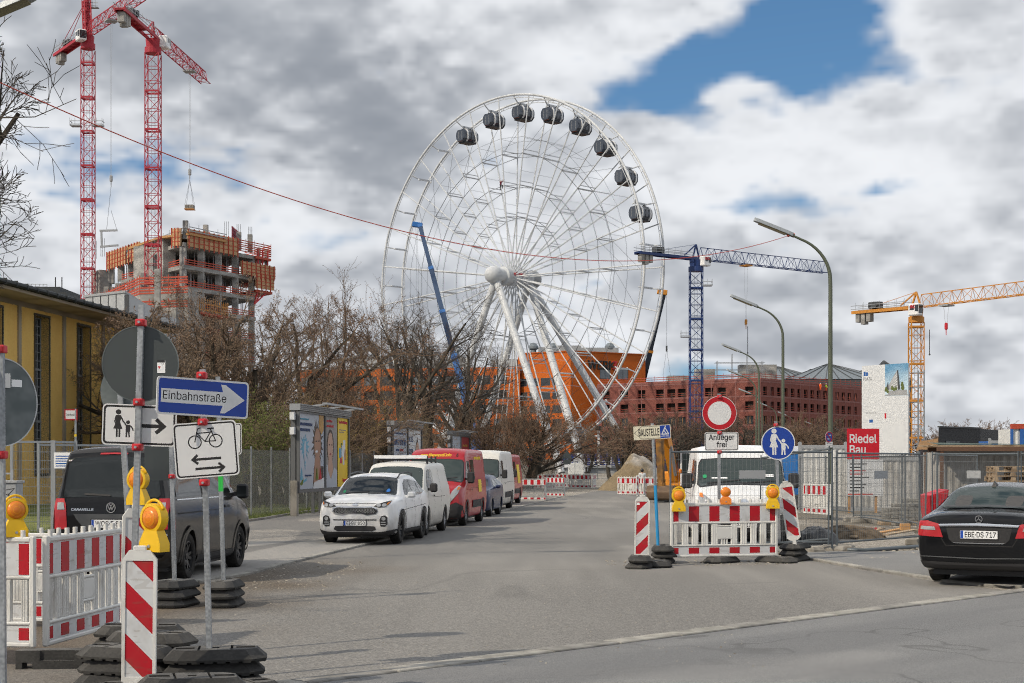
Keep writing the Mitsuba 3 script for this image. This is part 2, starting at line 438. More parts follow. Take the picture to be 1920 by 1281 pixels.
pmat('pave2', lambda p, n, uv: mix([0.12, 0.122, 0.124], [0.19, 0.19, 0.188], 0.5 * fbm(p.x * 0.6, p.y * 1.2, 0.0, 3) + 0.5 * noise(p.x * 90, p.y * 60)), 0.85)
# grass verge along the left fence
vx = lambda Y: -9.0 + KS * (Y - 53)
struct('verge', MB().sheet([(vx(34) + 1.6, 34), (vx(50) + 1.35, 50), (vx(56) + 0.9, 56), (vx(90) + .8, 90), (vx(90) - 14, 90), (vx(34) - 30, 34)], PZ + 0.015), 'grass', 'worn grass verge along the mesh fence')
kerb_row('kerb', 'low edging stones between pavement and grass verge', [(vx(34) + 1.65, 34), (vx(50) + 1.4, 50), (vx(56) + 0.95, 56), (vx(90) + .85, 90)], PZ + 0.07, w=0.08)
b = MB(); n_ = 9000
Yb = 36 + 50 * rng.random(n_) ** 1.5; xb = vx(Yb) + 1.3 - 3.0 * rng.random(n_) ** 1.3; hb = 0.05 + 0.14 * rng.random(n_) ** 2
p0 = np.column_stack([xb, Yb, np.full(n_, PZ + 0.01)]); p1 = p0 + np.column_stack([rng.normal(0, .05, n_), rng.normal(0, .05, n_), hb])
b.tubes(p0, p1, 0.008, 0.002, 3)
scene['grass'] = mikit.ply(b.mesh(), 'mat_blade'); labels['grass'] = {'kind': 'stuff', 'label': 'short green grass along the foot of the mesh fence', 'category': 'grass'}

# gravel heap
v_, f_ = [], []
nx = 70
for i in range(nx):
    for j in range(nx):
        x, y = 4.6 + 7.6 * i / (nx - 1), 101 + 17 * j / (nx - 1)
        h = 2.1 * max(0, 1 - math.hypot((x - 8.35) / 2.4, (y - 109) / 6)) + 1.75 * max(0, 1 - math.hypot((x - 9.8) / 2.5, (y - 111) / 6)) * 0.8
        v_.append((x, y, h))
v_ = np.array(v_); hz = v_[:, 2].copy()
v_[:, 2] = hz - 0.03 + (meshkit.fbm(v_ * [1.3, .9, 0] + 3, 4) - 0.5) * 0.7 * np.minimum(hz, 1) + (rng.random(len(v_)) - .5) * 0.09 * np.minimum(hz * 2, 1)
q_ = np.array([(i * nx + j, (i + 1) * nx + j, (i + 1) * nx + j + 1, i * nx + j + 1) for i in range(nx - 1) for j in range(nx - 1)])
one('gravel_heap', (v_, q_), 'heap', 'tall heap of brown and grey gravel beyond the road', 'heap', 40)


def stones(cx, cy, sx, sy, n, r0, r1, seed, name, label, m='stone'):
    """loose stones: too many and too small to count"""
    g = np.random.default_rng(seed); b = MB(); ico = trimesh.creation.icosphere(subdivisions=0)
    for _ in range(n):
        r = r0 + (r1 - r0) * g.random() ** 4
        x, y = cx + sx * g.uniform(-1, 1), cy + sy * g.uniform(-1, 1)
        b.add(ico.vertices * (0.6 + 0.6 * g.random((12, 1))) * r * [1, 1, .6] + [x, y, r * .25], ico.faces)
    scene[name] = mikit.ply(b.mesh(), 'mat_' + m); labels[name] = {'kind': 'stuff', 'label': label, 'category': 'stones'}


pmat('stone', tone((0.16, 0.14, 0.115), (0.36, 0.33, 0.28), 7.0), 0.9)
stones(8.2, 31.4, 3.2, 1.9, 1500, 0.012, 0.075, 3, 'gravel', 'loose stones and rubble along the foot of the right site fence')
stones(3.4, 28.6, 1.7, 0.7, 500, 0.008, 0.035, 4, 'grit', 'fine grit round the rubber feet of the right barrier')
stones(-3.4, 25.6, 0.7, 3.2, 900, 0.006, 0.03, 5, 'dirt', 'loose dirt and grit along the left kerb')
stones(-1.2, 19, 3.6, 5.0, 2600, 0.004, 0.016, 6, 'chippings', 'stone chippings scattered over the mouth of the side street')

# ================================================================ buildings behind
pmat('concrete', tone((0.20, 0.20, 0.195), (0.36, 0.355, 0.34), 0.5, 2.0, sz=2.0), 0.9)
pmat('concrete_old', lambda p, n, uv: mix([0.12, 0.11, 0.095], [0.33, 0.31, 0.275], smoothstep(.2, .8, 0.6 * fbm(p.x * 1.5, p.y * 1.5, p.z * 0.25, 4) + 0.4 * noise(p.x * 8, p.y * 8, p.z * 2))), 0.9)
pmat('stucco', lambda p, n, uv: mix([0.78, 0.49, 0.14], [0.88, 0.60, 0.19], smoothstep(.2, .8, 0.6 * fbm(p.x * 0.6, p.y * 0.6, p.z * 0.25, 4) + .4 * noise(p.x * 18, p.y * 18, p.z * 18))), 0.9)
pmat('plaster', tone((0.30, 0.255, 0.20), (0.42, 0.365, 0.29), 0.7, 4.0), 0.9)
pmat('reveal', tone((0.085, 0.075, 0.062), (0.15, 0.135, 0.115), 1.3, 6.0), 0.9)
mat('glass', (0.02, 0.024, 0.028), 0.06, spec=0.7)
mat('glass_pale', (0.10, 0.12, 0.14), 0.06, spec=0.8)
mat('steel', (0.42, 0.44, 0.46), 0.42, 0.7)
mat('galv', (0.34, 0.36, 0.38), 0.5, 0.55)
mat('grey', (0.30, 0.315, 0.33), 0.6)
mat('grey_dark', (0.06, 0.065, 0.07), 0.55)
mat('black', (0.018, 0.018, 0.02), 0.5)
mat('white', (0.74, 0.75, 0.76), 0.45)
mat('orange_form', (0.40, 0.06, 0.03), 0.65)
mat('rail_red', (0.36, 0.06, 0.035), 0.6)
mat('red_paint', (0.52, 0.02, 0.03), 0.4)
mat('red_crane', (0.36, 0.015, 0.032), 0.55)
mat('yellow_crane', (0.50, 0.21, 0.03), 0.55)
mat('blue_crane', (0.010, 0.034, 0.14), 0.45)
mat('blue_hoard', (0.012, 0.045, 0.24), 0.6)
pmat('ply', lambda p, n, uv: mix([0.36, 0.215, 0.115], [0.52, 0.335, 0.185], cell_rand(dr.floor(p.x * 0.8) + dr.floor(p.z * 1.1) * 7, dr.floor(p.y * 0.8)) * 0.7 + 0.3 * fbm(p.x, p.y, p.z * 6, 2)), 0.75)
pmat('orange_wall', tone((0.44, 0.092, 0.009), (0.53, 0.122, 0.014), 0.25, 1.0), 0.7)
pmat('brick_red', lambda p, n, uv: mix([0.165, 0.055, 0.044], [0.225, 0.08, 0.064], 0.5 * fbm(p.x * .5, p.y * .5, p.z * .6, 3) + 0.5 * noise(p.x * 6, p.y * 6, p.z * 12)), 0.85)
pmat('brick_band', tone((0.21, 0.095, 0.085), (0.27, 0.125, 0.112), 1.0, 3.0), 0.85)
mat('roof_dark', (0.03, 0.036, 0.04), 0.6)
mat('roof_pale', (0.20, 0.23, 0.25), 0.4, 0.4)
mat('hi_vis', (0.85, 0.13, 0.02), 0.7)
mat('hi_vis_lime', (0.55, 0.75, 0.04), 0.7)
mat('sheet_white', (0.78, 0.79, 0.80), 0.6)
mat('timber', (0.42, 0.23, 0.09), 0.75)


class Wall:
    """a facade in its own coordinates: u along it, z up, d outwards (towards the street)"""

    def __init__(s, a, b):
        s.a, s.b = np.asarray(a, float), np.asarray(b, float); s.L = np.linalg.norm(s.b[:2] - s.a[:2])
        x = nrm([*(s.b - s.a)[:2], 0]); s.m = np.eye(4); s.m[:3, 0] = x; s.m[:3, 1] = np.cross(UP, x); s.m[:3, 2] = UP; s.m[:2, 3] = s.a[:2]
        # local: x = u, y = into the building, z = up

    def at(s, u, d, z):
        return ap(s.m, [[u, -d, z]])[0]


# ---------------- yellow hall on the left
W = Wall((-23.2, 47.0, 0), (-19.15, 83.0, 0)); k = Kit(); EAVE = 9.0
m = W.m; b, st, rv, pl = MB(), MB(), MB(), MB()
L = W.L; bay = 4.8; wz0, wz1, ww = 1.4, 8.3, 1.55
# window bays: positions of the window centres from the photograph's two windows, carried on along the facade
u0 = 22.1
wins = [u0 + bay * i for i in range(-4, 3)]
edges = sorted([0, L] + [w + s * ww / 2 for w in wins for s in (-1, 1)])
for i in range(0, len(edges), 2):
    b.b2((edges[i], 0, 0), (edges[i + 1], 0.5, 8.55), m)
for w in wins:
    b.b2((w - ww / 2, 0.002, 0), (w + ww / 2, 0.5, wz0), m); b.b2((w - ww / 2, 0.002, wz1), (w + ww / 2, 0.5, 8.55), m)
k.add('wall', b, 'stucco')
k.add('frieze', MB().b2((0, -0.06, 8.55), (L, 0.5, 8.75), m), 'plaster')
for w in wins:
    for q in (w + bay / 2,):
        if q < L: k.add('pilaster', MB().b2((q - 0.14, -0.075, 0), (q + 0.14, 0, 8.55), m), 'plaster')
    k.add('reveal', MB().b2((w - ww / 2 - .07, -0.05, wz0 - .1), (w - ww / 2, 0.46, wz1 + .1), m).b2((w + ww / 2, -0.05, wz0 - .1), (w + ww / 2 + .07, 0.46, wz1 + .1), m)
          .b2((w - ww / 2, -0.05, wz1), (w + ww / 2, 0.46, wz1 + .1), m).b2((w - ww / 2, -0.09, wz0 - .1), (w + ww / 2, 0.46, wz0), m), 'reveal')
    fr = MB()
    for q in np.linspace(-ww / 2 + .03, ww / 2 - .03, 5): fr.b2((w + q - .022, 0.36, wz0), (w + q + .022, 0.40, wz1), m)
    for i, z in enumerate(np.arange(wz0, wz1 + .01, (wz1 - wz0) / 18)):
        h = .05 if i % 6 == 0 else .018; fr.b2((w - ww / 2, 0.35, z - h), (w + ww / 2, 0.395, z + h), m)
    p = k.add('window', fr, 'grey'); k.add(p + '__pane', MB().b2((w - ww / 2, 0.41, wz0), (w + ww / 2, 0.44, wz1), m), 'glass')
ov = 1.55
k.add('soffit', MB().b2((-.3, -ov, 8.75), (L + .3, 0.5, 8.87), m), 'plaster')
p = k.add('roof', MB().hull(ap(m, [[x, y, z] for x in (-.4, L + .4) for y, z in ((-ov - .1, 8.88), (-ov - .1, 9.05), (14, 11.2), (14, 8.88))])), 'roof_dark')
gm = MB().tube(ap(m, [[-.4, -ov - .16, 8.98]])[0], ap(m, [[L + .4, -ov - .16, 8.98]])[0], 0.10, n=8)
for u in np.arange(0.5, L, 1.0): gm.b2((u - .02, -ov - .28, 8.86), (u + .02, -ov - .05, 9.10), m)
k.add(p + '__gutter', gm, 'roof_dark')
k.add('end_wall', MB().b2((L - .3, 0.5, 0), (L, 14, 8.75), m).b2((0, 0.5, 0), (.3, 14, 8.75), m), 'stucco')
k.place('yellow_hall', 'long yellow rendered hall with tall barred windows and dark eaves', 'building')

# ---------------- grey panel building with a flat roof behind the hall
k = Kit(); c0 = A(160, 870, 150); Yg = 150.0
x0, xm, x1 = A(160, 0, Yg)[0], A(233, 0, 146)[0], A(285, 0, 165)[0]
zt = A(0, 558, Yg)[2]
fp = np.array([[x0, 150], [xm, 146], [x1, 168], [x0 + 4, 172]])
k.add('wall', MB().poly(Polygon(fp), 0, zt), 'panel_grey'); mat('panel_grey', (0.36, 0.38, 0.395), 0.6)
k.add('coping', MB().poly(Polygon(fp).buffer(0.12, join_style=2), zt, zt + .22), 'grey')
jm = MB()
for t in np.linspace(0.0, 1, 6)[1:-1]:
    for a, c in ((fp[0], fp[1]), (fp[1], fp[2])):
        q = a + (c - a) * t; jm.bar([*q, 0], [*q, zt], .10, .10)
k.add('joint', jm, 'grey_dark', stuff=True)
k.add('vent', MB().bar([*(fp[1] + [.3, -.2]), zt - .2], [*(fp[1] + [.3, -.2]), zt - 2.0], .35), 'grey_dark')
k.place('grey_building', 'plain grey panel building rising behind the yellow hall', 'building')

# ---------------- distant dark glass building
k = Kit(); Yd = 420.0
def dist(k, px0, px1, py0, py1, Y, name, mt, dep=20):
    a, b_ = A(px0, py1, Y), A(px1, py0, Y)
    return k.add(name, MB().b2((a[0], Y, min(a[2], b_[2])), (b_[0], Y + dep, max(a[2], b_[2]))), mt)
p = dist(k, 30, 124, 548, 870, Yd, 'wall', 'roof_dark'); dist(k, 62, 112, 538, 548, Yd + 1, 'penthouse', 'roof_dark')
fr = MB()
for i in range(12):
    q = A(34 + i * 7.5, 556, Yd); k.add('window', MB().b2((q[0], Yd - .2, q[2] - 3), (q[0] + .85, Yd - .02, q[2])), 'glass_pale')
q0, q1 = A(30, 538, Yd + 3), A(88, 538, Yd + 3)
for t in np.linspace(0, 1, 9): fr.bar(q0 + (q1 - q0) * t - [0, 0, 1.6], q0 + (q1 - q0) * t + [0, 0, .7], .12)
fr.bar(q0 + [0, 0, .7], q1 + [0, 0, .7], .12).bar(q0, q1, .1)
k.add('railing', fr, 'grey')
for px in (104, 116): k.add('antenna', MB().bar(A(px, 545, Yd + 5), A(px, 520, Yd + 5), .25), 'grey_dark')
k.place('glass_building', 'far dark glass office block with railings on its roof', 'building')

# ---------------- high-rise under construction
def guard(mb, a, b_, n=3, h=1.1, t=.075, posts=2.4):
    """edge protection: rails with posts"""
    a, b_ = np.asarray(a, float), np.asarray(b_, float); L = np.linalg.norm(b_ - a)
    for i in range(n): z = h * (i + .35) / n; mb.bar(a + [0, 0, z], b_ + [0, 0, z], t, t * 1.9)
    for i in range(int(L / posts) + 1): q = a + (b_ - a) * min(1, i * posts / L); mb.bar(q, q + [0, 0, h + .15], t * .9)


def formwork(k, a, b_, h, out, name='formwork_panel'):
    """plywood formwork with its red steel ribs"""
    a, b_ = np.asarray(a, float), np.asarray(b_, float); L = np.linalg.norm(b_ - a); d = (b_ - a) / L
    n = np.array([d[1], -d[0], 0]) * out
    fr = frame((a + b_) / 2 + [0, 0, h / 2] + n * .1, d, UP)
    p = k.add(name, MB().box((0, 0, 0), (L, h, .2), fr), 'ply')
    rb = MB()
    for t in np.arange(0.15, L, 1.25): q = a + d * t + n * .28; rb.bar(q - [0, 0, .35], q + [0, 0, h + .1], .14, .16)
    for z in (0.25, .5, .8): q = n * .24 + np.array([0, 0, h * z]); rb.bar(a + q, b_ + q, .06, .09)
    k.add(p + '__rib', rb, 'orange_form')


k = Kit(); YT = 250.0
C = A(345, 870, 246)[:2]                                  # near corner of the tower
R1 = A(475, 870, 262)[:2]; L1 = A(205, 870, 272)[:2]       # right and left ends of the two faces seen
vr, vl = np.array([*(R1 - C), 0]), np.array([*(L1 - C), 0])
K0 = np.array([*C, 0.0])
zf = lambda py, px=345: A(px, py, 246)[2]
floors = [zf(p) for p in (712, 668, 622, 577, 537, 497, 455)]
back = K0 + vr + vl
for i, z in enumerate(floors):
    lw = 1.0 if i < 5 else 0.80
    k.add('floor_slab', MB().poly(Polygon([K0[:2] , (K0 + vr)[:2], (K0 + vr + vl * lw)[:2], (K0 + vl * lw)[:2]]).buffer(.35, join_style=2), z - .62, z), 'concrete')
    if i == len(floors) - 1: break
    zn = floors[i + 1] - .62
    qs = [K0 + vr * t * .985 + vl * .01 for t in np.linspace(0, 1, 5)] + [K0 + vl * t + vr * .01 for t in (0.55, .70, .84, .98)] + [K0 + vr * t + vl * .9 for t in (.35, .65, .9)]
    k.each('column', [MB().bar(q + [0, 0, z], q + [0, 0, zn], .95) for q in qs], 'concrete')
    # props and inner walls seen in the open storeys
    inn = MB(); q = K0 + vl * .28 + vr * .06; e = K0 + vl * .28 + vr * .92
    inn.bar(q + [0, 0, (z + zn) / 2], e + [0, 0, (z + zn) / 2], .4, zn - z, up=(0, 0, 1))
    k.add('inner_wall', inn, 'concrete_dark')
    pr = MB()
    for t in np.arange(.05, .97, .035): q = K0 + vr * t + vl * (.05 + .1 * rng.random()); pr.bar(q + [0, 0, z], q + [0, 0, zn], .12)
    for t in np.arange(.56, .99, .04): q = K0 + vl * t + vr * (.05 + .06 * rng.random()); pr.bar(q + [0, 0, z], q + [0, 0, zn], .12)
    k.add('prop', pr, 'steel', stuff=True)
    gm = MB()
    o = -vl / np.linalg.norm(vl) * .35; guard(gm, K0 + o + [0, 0, z], K0 + vr + o + [0, 0, z])
    o = -vr / np.linalg.norm(vr) * .35; guard(gm, K0 + vl * .56 + o + [0, 0, z], K0 + vl * lw + o + [0, 0, z])
    guard(gm, K0 + vl * .03 + o + [0, 0, z], K0 + vl * .17 + o + [0, 0, z])
    k.add('guard_rail', gm, 'orange_form')
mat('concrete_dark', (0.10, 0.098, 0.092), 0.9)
# shear core wall on the left face, with slot openings
core = MB(); ztop = zf(440)
for t0_, t1_ in ((.17, .25), (.30, .56)):
    q, e = K0 + vl * t0_, K0 + vl * t1_; fr = frame((q + e) / 2, e - q, UP); core.b2((-np.linalg.norm(e - q) / 2, 0, -1.2), (np.linalg.norm(e - q) / 2, ztop, .9), fr)
for i, z in enumerate(floors):
    q, e = K0 + vl * .25, K0 + vl * .30; fr = frame((q + e) / 2, e - q, UP); hw = np.linalg.norm(e - q) / 2; core.b2((-hw, z - 1.0, -1.1), (hw, z + .1, .8), fr)
k.add('core_wall', core, 'concrete')
z6 = floors[6]
q, e = K0 + vl * .70, K0 + vl * 1.06; fr = frame((q + e) / 2, e - q, UP); hw = np.linalg.norm(e - q) / 2
k.add('core_wall', MB().b2((hw * .55, 0, -2.0), (hw * 1.2, zf(470), .2), fr), 'concrete')
# formwork panels round the upper edges
dr_, dl_ = vr / np.linalg.norm(vr), vl / np.linalg.norm(vl)
o = -dl_ * .6
formwork(k, K0 + o + dr_ * .4 + [0, 0, zf(462)], K0 + vr * .73 + o + [0, 0, zf(462)], 2.75, 1)
formwork(k, K0 - dr_ * .6 + dl_ * 3.4 + [0, 0, zf(458)], K0 - dr_ * .6 + [0, 0, zf(462)], 2.75, 1)
formwork(k, K0 + vl * .98 - dr_ * .7 + [0, 0, zf(469)], K0 + vl * .52 - dr_ * .7 + [0, 0, zf(466)], 2.9, 1)
formwork(k, K0 + vr * .76 + o * 2 + [0, 0, zf(497)], K0 + vr * 1.28 + o * 2 + [0, 0, zf(497)], 2.1, 1)
formwork(k, K0 + vr * .98 + o * 2 + [0, 0, zf(520)], K0 + vr * 1.26 + o * 2 + [0, 0, zf(520)], 2.4, 1)
# cantilevered right end with slabs, struts and rails
for z0_, t1_ in ((zf(497), 1.28), (zf(522), 1.26), (zf(455), 1.24)):
    k.add('floor_slab', MB().poly(Polygon([(K0 + vr * 1.0 + o * 1.5)[:2], (K0 + vr * t1_ + o * 1.5)[:2], (K0 + vr * t1_ + vl * .3)[:2], (K0 + vr * 1.0 + vl * .3)[:2]]), z0_ - .45, z0_ - .05), 'orange_form')
gm = MB()
for z in (zf(440), zf(452)): guard(gm, K0 + vr * .73 + o + [0, 0, z], K0 + vr * 1.25 + o + [0, 0, z]); guard(gm, K0 + vr * 1.25 + o + [0, 0, z], K0 + vr * 1.25 + vl * .3 + [0, 0, z])
k.add('guard_rail', gm, 'orange_form')
for t in (1.05, 1.12, 1.2):
    k.add('strut', MB().bar(K0 + vr * .99 + o + [0, 0, zf(552)], K0 + vr * t + o + [0, 0, zf(522)], .18), 'red_paint')
    k.add('strut', MB().bar(K0 + vr * t + o + [0, 0, zf(497) + 2], K0 + vr * t + o + [0, 0, zf(440)], .2), 'red_paint')
# roof level: deck, railings, starter columns
zr = zf(436)
k.add('roof_deck', MB().poly(Polygon([(K0 + o * 2 + dr_ * .5)[:2], (K0 + vr * .55 + o * 2)[:2], (K0 + vr * .55 + vl * .5)[:2], (K0 + vl * .72 - dr_)[:2], (K0 + vl * .2 - dr_ * 2)[:2]]), zr - .45, zr - .1), 'timber')
gm = MB(); guard(gm, K0 + o * 2 + dr_ * .5 + [0, 0, zr], K0 + vr * .55 + o * 2 + [0, 0, zr], 2, 1.2, .07); guard(gm, K0 + vl * .7 - dr_ + [0, 0, zr - 1.5], K0 + o * 2 + [0, 0, zr], 2, 1.2, .07)
k.add('railing', gm, 'galv')
for t in (.02, .3, .78, .95): q = K0 + vr * t; k.add('column', MB().bar(q + [0, 0, zr - 1], q + [0, 0, zr + 1.9], .75), 'concrete')
for t, h in ((1.10, zf(468)), (1.22, zf(462))): q = K0 + vl * t; k.add('column', MB().bar(q + [0, 0, 14], q + [0, 0, h], 1.0), 'concrete')
for t in (1.08, 1.2): q = K0 + vr * t; k.add('column', MB().bar(q + [0, 0, zf(495)], q + [0, 0, zf(436)], .55), 'concrete')
rm = MB()
for t in (.60, .78, .95, 1.1, 1.22):
    for s in (-.3, 0, .3): q = K0 + (vr * t if t < 1 else vl * t) + [s, 0, 0]; rm.bar(q + [0, 0, zr], q + [0, 0, zr + 3.2], .06)
k.add('rebar', rm, 'grey_dark', stuff=True)
q = K0 + vr * .68 + [0, 0, zf(462) + 1.5]; e = K0 + vr * .9 + vl * .1 + [0, 0, zf(462) + 1.5]
gm = MB(); guard(gm, q, e, 6, 3.2, .16, .9); k.add('formwork_rack', gm, 'red_dark'); mat('red_dark', (0.16, 0.012, 0.03), 0.6)
# yellow loading platform
p0 = K0 + vr * .10 + o * 1.2 + [0, 0, zf(585)]; p1 = K0 + vr * .50 + o * 1.2 + [0, 0, zf(588)]
gm = MB(); guard(gm, p0 - dl_ * 2.4, p1 - dl_ * 2.4, 2, 2.0, .1, .5); guard(gm, p1 - dl_ * 2.4, p1, 2, 2.0, .1, .5); guard(gm, p0 - dl_ * 2.4, p0, 2, 2.0, .1, .5)
k.add('loading_platform', gm, 'yellow_crane')
k.add('loading_platform__deck', MB().hull([*(p0 + [0, 0, -.1]), ] and [p0 - dl_ * 2.5, p1 - dl_ * 2.5, p1, p0, p0 - dl_ * 2.5 - [0, 0, .3], p1 - dl_ * 2.5 - [0, 0, .3], p1 - [0, 0, .3], p0 - [0, 0, .3]]), 'orange_form')
# low podium on the left with a run of rails
pz = zf(545)
pa, pb, pc = np.array([*A(128, 870, 285)[:2], 0]), np.array([*A(262, 870, 238)[:2], 0]), np.array([*A(352, 870, 236)[:2], 0])
k.add('podium', MB().poly(Polygon([pa[:2], pb[:2], pc[:2], (K0 + vr * .3)[:2], (K0 + vl * 1.3)[:2]]), 0, pz - .6), 'concrete')
gm = MB()
for dz in (0, -1.5, -3.6): guard(gm, pa + [0, 0, pz + dz - .2], pb + [0, 0, pz + dz], 3, 1.25, .12, 1.6); guard(gm, pb + [0, 0, pz + dz], pc + [0, 0, pz + dz], 3, 1.25, .12, 1.6)
k.add('guard_rail', gm, 'orange_form')
k.add('lower_wall', MB().poly(Polygon([K0[:2], (K0 + vr)[:2], (K0 + vr + vl)[:2], (K0 + vl)[:2]]), 0, floors[0] - 4), 'concrete')
gm = MB()
for z in (floors[0] - 3.9, floors[0] - 7.5): o2 = -vl / np.linalg.norm(vl) * .4; guard(gm, K0 + o2 + [0, 0, z], K0 + vr + o2 + [0, 0, z])
k.add('guard_rail', gm, 'orange_form')
for t in np.linspace(.2, 1.15, 7): q = pa + (pb - pa) * t + [0, 3, 0]; k.add('column', MB().bar(q, q + [0, 0, pz + 1.6 + rng.random()], .8), 'concrete')
k.place('high_rise_shell', 'concrete high-rise shell with red guard rails and plywood formwork', 'building')

# ---------------- orange office building
def windows(k, W, us, zs, w, h, d=.25, frame_m='grey_dark', pane='glass', bars=1):
    for u in us:
        for z in zs:
            fr = MB(); t = .12
            fr.b2((u - w / 2, -.05, z), (u - w / 2 + t, .2, z + h), W.m).b2((u + w / 2 - t, -.05, z), (u + w / 2, .2, z + h), W.m)
            fr.b2((u - w / 2 + t, -.05, z), (u + w / 2 - t, .2, z + t), W.m).b2((u - w / 2 + t, -.05, z + h - t), (u + w / 2 - t, .2, z + h), W.m)
            for j in range(bars): q = u - w / 2 + w * (j + 1) / (bars + 1); fr.b2((q - .05, -.03, z + t), (q + .05, .15, z + h - t), W.m)
            p = k.add('window', fr, frame_m); k.add(p + '__pane', MB().b2((u - w / 2 + t, .02, z + t), (u + w / 2 - t, .06, z + h - t), W.m), pane)


def holed(W, L, z0, z1, rects, m, dep=.3):
    """a wall slab with rectangular openings (u0,u1,z0,z1)"""
    sh = sbox(0, z0, L, z1).difference(unary_union([sbox(a, c, b_, d_) for a, b_, c, d_ in rects]))
    fr = W.m @ frame((0, 0, 0), (1, 0, 0), (0, 0, 1))
    return MB().poly(sh, -dep, 0, fr)


k = Kit(); YO = 390.0
ca, cb, cc = A(971, 0, 402), A(1070, 0, 392), A(1210, 0, 405)
zt = A(0, 659, 392)[2]; zt2 = A(0, 662, 402)[2]
for a, b_, face in ((ca, cb, 0), (cb, cc, 1)):
    W = Wall(a, b_)
    if face == 0:
        us = np.arange(1.6, W.L - 1, 3.6); zs = [zt - 8.4 - 3.5 * i for i in range(5)]; w, h = 2.9, 2.0
        rects = [(u - w / 2, u + w / 2, z, z + h) for u in us for z in zs]
    else:
        us = np.array([W.L * .36 + 0, W.L * .60, W.L * .84]) + 2.2; us = us[us < W.L - 1.6]; zs = [zt - 6.6]; w, h = 3.3, 2.9
        rects = [(u - w / 2, u + w / 2, z, z + h) for u in us for z in zs] + [(u - 1.5, u + 1.5, z, z + 2.2) for u in us[:1] for z in [zt - 15 - 3.8 * i for i in range(3)]]
    k.add('wall', holed(W, W.L, 0, zt, rects, 0), 'orange_wall')
    for r in rects: windows(k, W, [(r[0] + r[1]) / 2], [r[2]], r[1] - r[0], r[3] - r[2], pane='glass_pale' if face else 'glass')
    if face == 1:
        fr = W.m @ frame((0, 0, 0), (1, 0, 0), (0, 0, 1))
        q = fr.copy(); q[:3, 3] = W.at(W.L * .40, .02, zt - 4.2); k.add('lettering', MB().text('WERK', 2.15, q, .25, True), 'black')
        q = fr.copy(); q[:3, 3] = W.at(W.L * .40 + 4.25, .02, zt - 4.2); k.add('lettering', MB().text('3', 2.15, q, .25, True), 'red_paint')
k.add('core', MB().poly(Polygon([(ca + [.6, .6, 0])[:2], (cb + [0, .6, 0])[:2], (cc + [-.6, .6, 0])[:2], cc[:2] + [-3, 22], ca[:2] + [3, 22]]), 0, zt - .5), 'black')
k.add('coping', MB().bar(ca + [0, -.05, zt - ca[2] + .1], cb + [0, -.05, zt - cb[2] + .1], .5, .25).bar(cb + [0, -.05, zt - cb[2] + .1], cc + [0, -.05, zt - cc[2] + .1], .5, .25), 'orange_wall')
for px0, px1, top in ((1010, 1040, 651), (1040, 1090, 648), (1090, 1160, 652)): a = A(px0, top, 404); e = A(px1, 0, 404); p = k.add('penthouse', MB().b2((a[0], 404, zt - .4), (e[0], 412, a[2])), 'grey')
for px, top in ((1000, 640), (1037, 637), (1143, 640)):
    a = A(px, top, 406); k.add(p + '__roof_vent', MB().lathe([(0, zt + 3.2), (.7, zt + 3.0), (1.3, zt + 2.2), (1.3, zt + 1.6), (.7, zt + 1.2), (.8, zt), (0, zt)], 12, TR((a[0], 405, 0))), 'roof_pale')
# lower wing to the left
wl, wr = A(560, 0, 415), A(975, 0, 400); W = Wall(wl, wr); zw = A(0, 690, 405)[2]; zw1 = A(0, 692, 405)[2]
us = np.arange(2.5, W.L - 2, 4.4); zs = [zw - 4.4 - 3.75 * i for i in range(6)]
rects = [(u - 1.75, u + 1.75, z, z + 2.3) for u in us for z in zs]
k.add('wall', holed(W, W.L, 0, zw, rects, 0), 'orange_wall')
for r in rects:
    if rng.random() < .97: windows(k, W, [(r[0] + r[1]) / 2], [r[2]], 3.5, 2.3, pane='glass_pale' if rng.random() < .35 else 'glass')
k.add('core', MB().b2((0, .6, 0), (W.L, 18, zw - .5), W.m), 'black')
for u0_, u1_, h in ((.22, .40, 3.6), (.44, .62, 4.4), (.66, .74, 3.0), (.86, .97, 2.2)): p = k.add('penthouse', MB().b2((W.L * u0_, 3, zw), (W.L * u1_, 10, zw + h), W.m), 'grey')
for t in (.25, .32, .5, .57, .69): q = W.at(W.L * t, -6, 0); k.add(p + '__roof_vent', MB().lathe([(0, zw + 6.4), (.9, zw + 6.0), (1.5, zw + 5.0), (.8, zw + 4.4), (.8, zw + 2), (0, zw + 2)], 10, TR((q[0], q[1], 0))), 'roof_pale')
k.place('orange_office_building', 'orange office building with dark WERK3 lettering below its roof', 'building')

